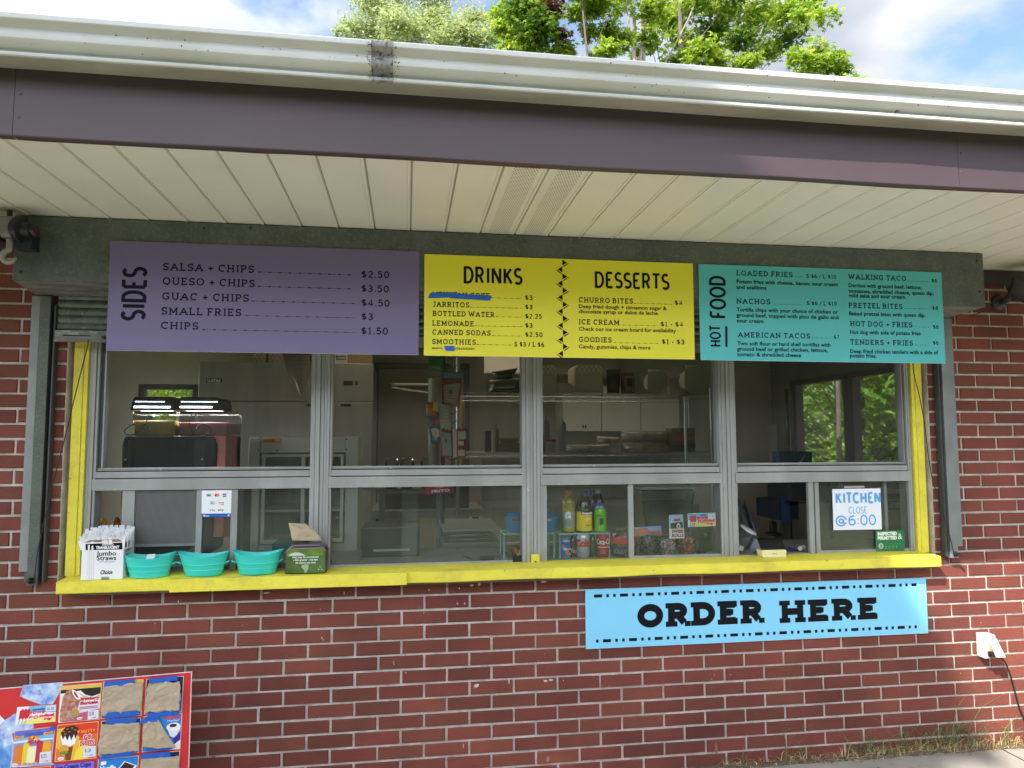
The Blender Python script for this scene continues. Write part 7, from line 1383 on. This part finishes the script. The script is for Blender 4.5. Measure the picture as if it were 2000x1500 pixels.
# maple with several stems, right of centre
Y = 7.5; cr = []; rr = random.Random(21)
for px, py, r_, n in ((1265, 15, 42, 150), (1300, 45, 40, 140), (1268, 78, 36, 110), (1330, 20, 40, 120), (1335, 75, 34, 110), (1372, 100, 36, 130), (1395, 60, 40, 150), (1420, 15, 50, 190), (1450, 80, 42, 150), (1480, 30, 55, 220), (1500, 95, 36, 120), (1535, 25, 45, 170), (1545, 70, 35, 100), (1575, 5, 36, 110), (1400, 125, 34, 110), (1455, 125, 30, 100), (1320, 118, 30, 80), (1360, 5, 40, 110), (1440, -40, 70, 260), (1520, -50, 70, 260), (1340, -50, 70, 240), (1600, -40, 40, 110)):
    cr.append((ap(px, py, Y+rr.uniform(-.6, .8)), rp(Y, r_), int(n*2.8), MAPLED if rr.random() < .22 else MAPLE))
b_ = ap(1245, 60, Y); tree('maple_tree', 'bright green maple with wide crown right of centre above the gutter', (b_.x+.4, Y, -.03), (b_.x+.9, Y, 11.5), cr, MAPLE, .062, 's', BARK, seed=4, tr=.085, spread=.3, fill=30)
# several pale slim stems beside it
m = MB()
for px, pt, w_ in ((1238, 1228, .036), (1248, 1262, .032), (1258, 1246, .026), (1290, 1385, .014), (1240, 1205, .016)):
    a, c = ap(px, 140, Y-.3), ap(pt, -60, Y-.2); m.tube([(a.x, Y-.3, -.03), a, (a+c)/2+V((.05, 0, 0)), c], [w_*1.5, w_, w_*.85, w_*.6], BARKL, 8)
st_ = T('bare_stem_tree', 'cluster of pale nearly bare stems left of the bright maple', 'tree', (ap(1245, 140, Y).x, Y-.3, -.03), 'trees behind the snack stand'); m.build('stems', st_, smooth=True); m = MB(); rr = random.Random(9)
for px, py, r_, n in ((1205, 20, 26, 40), (1245, 110, 22, 30), (1225, -20, 40, 80)): clump(m, ap(px, py, Y-.2), rp(Y, r_), n*2, .06, MAPLE, rr, 's', .8, 0, .24)
m.build('crown', st_)
# darker maple left of it
Y = 6.8; cr = []; rr = random.Random(22)
for px, py, r_, n, mt in ((985, 25, 34, 150, MAPLE), (1020, 20, 44, 260, MAPLED), (1050, 55, 46, 300, MAPLED), (1010, 75, 38, 200, MAPLE), (1078, 15, 26, 60, RUSTY), (1092, 62, 24, 40, RUSTY), (1075, 30, 30, 110, MAPLED), (1040, 95, 34, 170, MAPLE), (990, 95, 30, 90, MAPLE), (1105, 100, 26, 90, MAPLE), (1060, -30, 60, 300, MAPLED), (975, 55, 20, 50, MAPLE), (1085, 112, 24, 60, MAPLE)):
    cr.append((ap(px, py, Y+rr.uniform(-.4, .6)), rp(Y, r_), int(n*2.5), mt))
b_ = ap(1060, 60, Y); tree('maple_tree', 'dark green maple with some bronze foliage above middle of the gutter', (b_.x, Y, -.03), (b_.x-.2, Y, 9.5), cr, MAPLE, .06, 's', seed=7, tr=.09, spread=.28, fill=16)
cr = []; Y = 6.2
for px, py, r_, n in ((1130, 25, 32, 120), (1160, 15, 34, 120), (1150, 65, 26, 70), (1185, 60, 32, 110), (1190, 100, 30, 100), (1215, 75, 30, 90), (1160, 112, 20, 50), (1140, -30, 50, 150), (1200, -20, 50, 140)): cr.append((ap(px, py, Y+rr.uniform(-.3, .5)), rp(Y, r_), int(n*2.9)))
b_ = ap(1160, 80, Y); tree('maple_sapling', 'slim young maple with open sky between leaves, beside the pale bare stems', (b_.x, Y, -.03), (b_.x-.15, Y, 8.8), cr, MAPLE, .058, 's', seed=9, tr=.04, spread=.24, fill=10)
cr = [(ap(px, py, 5.6+.1*k), rp(5.6, r_*1.1), int(n*1.4)) for k, (px, py, r_, n) in enumerate(((1560, 115, 26, 120), (1590, 125, 24, 110), (1620, 118, 28, 150), (1645, 135, 22, 110), (1605, 140, 24, 100), (1575, 140, 22, 80)))]
b_ = ap(1610, 150, 5.6); tree('maple_sapling', 'small leafy maple top just clearing the gutter at far right of the trees', (b_.x, 5.6, -.03), (b_.x, 5.6, b_.z-.2), cr, MAPLE, .06, 's', seed=12, tr=.04, spread=.34, fill=8)
# pale feathery tree at left, farther away
Y = 12; cr = []; rr = random.Random(23)
for px, py, r_, n in ((690, 55, 30, 200), (735, 20, 36, 330), (730, 62, 34, 330), (775, 45, 36, 380), (770, 80, 30, 260), (815, 60, 34, 340), (850, 40, 34, 360), (860, 78, 30, 240), (895, 62, 34, 340), (925, 40, 30, 280), (930, 80, 32, 280), (720, -10, 40, 330), (962, 70, 26, 160), (668, 64, 16, 60), (960, 30, 16, 80)):
    cr.append((ap(px, py, Y+rr.uniform(-.8, 1)), rp(Y, r_*1.15), int(n*3.0)))
b_ = ap(815, 60, Y); tree('locust_tree', 'pale green feathery tree above left part of the gutter', (b_.x, Y, -.03), (b_.x, Y, 9.2), cr, LOCUST, .055, 'd', seed=14, tr=.08, spread=.32, fill=22)
# park trees seen through the far windows
def bush_tree(x, y, h, r_, lab, seed, n=1100, mt=WOODS, s=.12, grp='park trees seen through the windows', low=.9, name='park_tree', pure=False, nc=16):
    rr = random.Random(seed); cr = []
    for k in range(nc):
        a = rr.uniform(0, 6.28); q = math.sqrt(rr.random())*r_; z = rr.uniform(low, h-.6); f_ = .55+.45*math.sin(math.pi*(z-low)/(h-low)); cr.append((V((x+q*math.cos(a)*f_, y+q*math.sin(a)*f_, z)), r_*rr.uniform(.3, .5), n//nc, mt if pure or rr.random() < .7 else (MAPLE if rr.random() < .5 else MAPLED)))
    return tree(name, lab, (x, y, -.03), (x+.1, y, h*.8), cr, mt, s, 'd', seed=seed, tr=.13, group=grp, twig=False)
for i, (x, y, h, r_, lab) in enumerate(((9.5, 8.2, 5.2, 1.7, 'bushy green tree filling left half of the side window'), (9.8, 6.2, 5.0, 1.6, 'bushy tree with pale trunk filling right half of the side window'), (12.5, 11.5, 6.5, 2.4, 'large tree behind the bushy trees of the side window'), (13.5, 8.0, 6.5, 2.3, 'large tree at far right behind the side window trees'), (-3.6, 10.5, 5.0, 2.0, 'dark bushy tree filling left of the small back window'), (-1.6, 11.5, 5.5, 2.0, 'bushy tree at right of the small back window'))):
    bush_tree(x, y, h, r_, lab, 40+i, 9000, s=.085, nc=40)
# trees across the lawn behind the viewer, mirrored in the glass, and the big tree that shades the stand
for i, (x, y, h, r_) in enumerate(((-15, -17, 7, 4.2), (-8, -16, 6.5, 4), (-1.5, -17, 7, 4), (5, -16, 6.5, 4), (11.5, -17, 7, 4.2), (18.5, -16, 6.5, 4.2), (26, -17, 7, 4.5))):
    bush_tree(x, y, h, r_, 'broad tree across the lawn in front of the stand, seen only as a reflection', 60+i, 2600, s=.42, grp='trees across the lawn', low=.5, name='lawn_tree', mt=SHADEL, pure=True)
rr = random.Random(70); m = MB()
for k in range(15000):                                # a hedge-like belt of woods closing the lawn
    x = rr.uniform(-45, 55); z = rr.random()**.9*6.2; y = -21-rr.random()*2.5
    if z > 5.2+1.5*noise.noise(V((x*.25, 0, 0))): z *= .6
    nrm = V((rr.gauss(0, .6), rr.gauss(0, .6)+.4, .6)).normalized(); a = nrm.orthogonal().normalized(); b = nrm.cross(a); p = V((x, y, z)); sz = rr.uniform(.4, .75)
    m.add([p+a*u+b*v for u, v in diamond(sz)], [range(4)], SHADEL)
for k in range(3500):
    x = rr.uniform(-48, 58); p = V((x, -24.5-rr.random(), rr.random()*5.4)); an = rr.uniform(0, 6.28); n_ = V((rr.gauss(0, .3), 1, rr.gauss(0, .3))).normalized(); a = n_.orthogonal().normalized(); b = n_.cross(a)
    m.add([p+(a*math.cos(an)+b*math.sin(an))*u*2.2+(b*math.cos(an)-a*math.sin(an))*v for u, v in diamond(rr.uniform(.8, 1.3))], [range(4)], SHADEL)
o = m.build('woods'); tag(o, 'belt of dark woods closing the lawn in front of the stand', 'woods', None, 'stuff')
m = MB()
for k in range(24000):
    u = rr.uniform(0, 1); z = rr.random()**.9*5.2
    if k % 3: x, y = 17+rr.random()*2.5, 2+u*32
    else: x, y = -24+u*42, 19+rr.random()*2.5
    if z > 4.4+1.5*noise.noise(V((x*.4, y*.4, 0))): z *= .6
    nrm = V((rr.gauss(0, .6)-.3, rr.gauss(0, .6)-.3, .6)).normalized(); a = nrm.orthogonal().normalized(); b = nrm.cross(a); p = V((x, y, z)); sz = rr.uniform(.11, .24)
    m.add([p+a*q+b*v for q, v in diamond(sz)], [range(4)], WOODS if noise.noise(V((x*.5, y*.5, z*.5))) > -.1 else MAPLED)
o = m.build('woods'); tag(o, 'belt of park woods behind the stand, seen through its far windows', 'woods', None, 'stuff')
rr = random.Random(77); cr = []
dS = -SUN
def tosun(x, z, y, tt): return V((x, y, z))+dS*tt
k = 0
while k < 330:
    x = rr.uniform(-2.0, 4.4); z = rr.uniform(-1.9, 2.5); tt = rr.uniform(12, 16); r_ = rr.uniform(.4, .62); edge = 4.32 if z < .62 else 3.72
    if x > edge-r_*.75:
        if x > edge: continue
        x = edge-r_*.75
    cr.append((tosun(x, z, 0, tt), r_, 46)); k += 1
cx = sum((V(c[0]) for c in cr), V((0, 0, 0)))/len(cr)
tree('shade_tree', 'big leafy tree standing to the left in front of the stand, casting its shade', (cx.x-3.5, cx.y-.8, -.03), (cx.x-.6, cx.y, cx.z), cr, MAPLE, .17, 'd', seed=15, tr=.3, group='trees across the lawn', limbs=False)
# grass at the foot of the wall
m = MB(); rr = random.Random(52); n = 120; x0_, x1_ = 2.95, 5.6; vs = []
for i in range(n+1):                                  # thin strip of soil and litter along the wall
    x = x0_+(x1_-x0_)*i/n; w_ = .028+.03*abs(noise.noise(V((x*2.2, 0, 3))))+.012*noise.noise(V((x*11, 1, 0)))
    if i in (0, n): w_ = .004
    vs += [(x, -.001, .012+.006*noise.noise(V((x*9, 0, 0)))), (x, -w_*.5, .011+.007*noise.noise(V((x*13, 4, 0)))), (x, -w_, .0008)]
m.add(vs, [(3*i+k, 3*i+k+1, 3*i+k+4, 3*i+k+3) for i in range(n) for k in range(2)], mat('dry_soil', (.15, .11, .075), .95, var=.5, vs=40, bump=2, bs=120))
for k in range(120):
    x = rr.uniform(x0_, x1_); y = -.01-abs(rr.gauss(0, .045)); s_ = rr.uniform(.003, .011); a = rr.uniform(0, 6.28); c_ = flat(*rr.choice(((150, 112, 70), (120, 88, 58), (176, 146, 100), (88, 70, 52))), .9)
    m.add([(x+s_*math.cos(a), y+s_*math.sin(a), .0025), (x-s_*.4*math.sin(a), y+s_*.4*math.cos(a), .005), (x-s_*math.cos(a), y-s_*math.sin(a), .002), (x+s_*.4*math.sin(a), y-s_*.4*math.cos(a), .0045)], [(0, 1, 2, 3)], c_)
tag(m.build('soil'), None, None, kind='structure')
def blades(name, lab, spots, cols, seed, hmin, hmax, wv=.004, dens=1, lying=0):
    rr = random.Random(seed); m = MB(); ms = [flat(*c, .8) for c in cols]
    for px, py, n, sp, hs in spots:
        c = atz(px, py, 0)
        for k in range(int(n*dens)):
            x = c.x+rr.gauss(0, sp); y = min(-.006, c.y+rr.gauss(0, .018)); h = rr.uniform(hmin, hmax)*hs; a = rr.uniform(0, 6.28); bend = rr.uniform(.15, 1.5)*h; dx, dy = math.cos(a)*bend, math.sin(a)*bend*.5-.15*bend
            curl = rr.uniform(.1, .75); lie = rr.random() < lying
            if lie: h *= .22; dx, dy = math.cos(a)*rr.uniform(.04, .12), math.sin(a)*rr.uniform(.01, .05)-.02
            p = [V((x+dx*q*q*(1.25 if q > .8 else 1)+rr.gauss(0, .002), min(-.004, y+dy*q*q), max(.002, h*(q-curl*q*q*q)+.002))) for q in (0, .35, .7, 1)]; w_ = rr.uniform(.5, 1.2)*wv/2
            ux = V((math.sin(a), -math.cos(a)*.3, 0)).normalized()
            m.add([p[0]-ux*w_, p[0]+ux*w_, p[1]-ux*w_, p[1]+ux*w_, p[2]-ux*w_*.7, p[2]+ux*w_*.7, p[3]], [(0, 1, 3, 2), (2, 3, 5, 4), (4, 5, 6)], rr.choice(ms))
    o = m.build(name); tag(o, lab, 'grass', None, 'stuff')
dry = [(1432, 1492, 60, .05, .8), (1465, 1492, 50, .06, .7), (1545, 1487, 80, .05, .9), (1585, 1486, 70, .06, .8), (1655, 1480, 90, .06, .9), (1700, 1478, 110, .07, 1), (1740, 1474, 110, .06, 1), (1780, 1471, 90, .07, .9), (1830, 1467, 120, .07, 1.1), (1880, 1464, 140, .07, 1.1), (1930, 1461, 110, .07, 1), (1975, 1457, 110, .06, 1.2), (2010, 1455, 80, .06, 1), (1510, 1490, 14, .06, .5), (1620, 1484, 14, .06, .5)]
grn = [(1430, 1490, 22, .03, .9), (1530, 1484, 16, .015, 1.9), (1560, 1484, 22, .04, 1), (1685, 1476, 50, .05, 1.1), (1720, 1474, 40, .05, 1.1), (1758, 1471, 46, .03, 1.5), (1810, 1466, 70, .05, 1.5), (1855, 1463, 80, .05, 1.7), (1900, 1461, 50, .03, 1.6), (1950, 1458, 26, .04, 1.5)]
blades('dry_grass', 'straw coloured dry grass along the foot of the brick wall', dry, [(196, 172, 120), (214, 190, 138), (168, 140, 92), (150, 124, 84), (226, 206, 160)], 31, .015, .095, .0032, .75, .5)
blades('green_grass', 'green weedy grass blades growing at the foot of the brick wall', grn, [(96, 112, 62), (122, 134, 78), (84, 96, 58), (140, 146, 96), (112, 118, 76)], 32, .04, .19, .003, .6, .08)
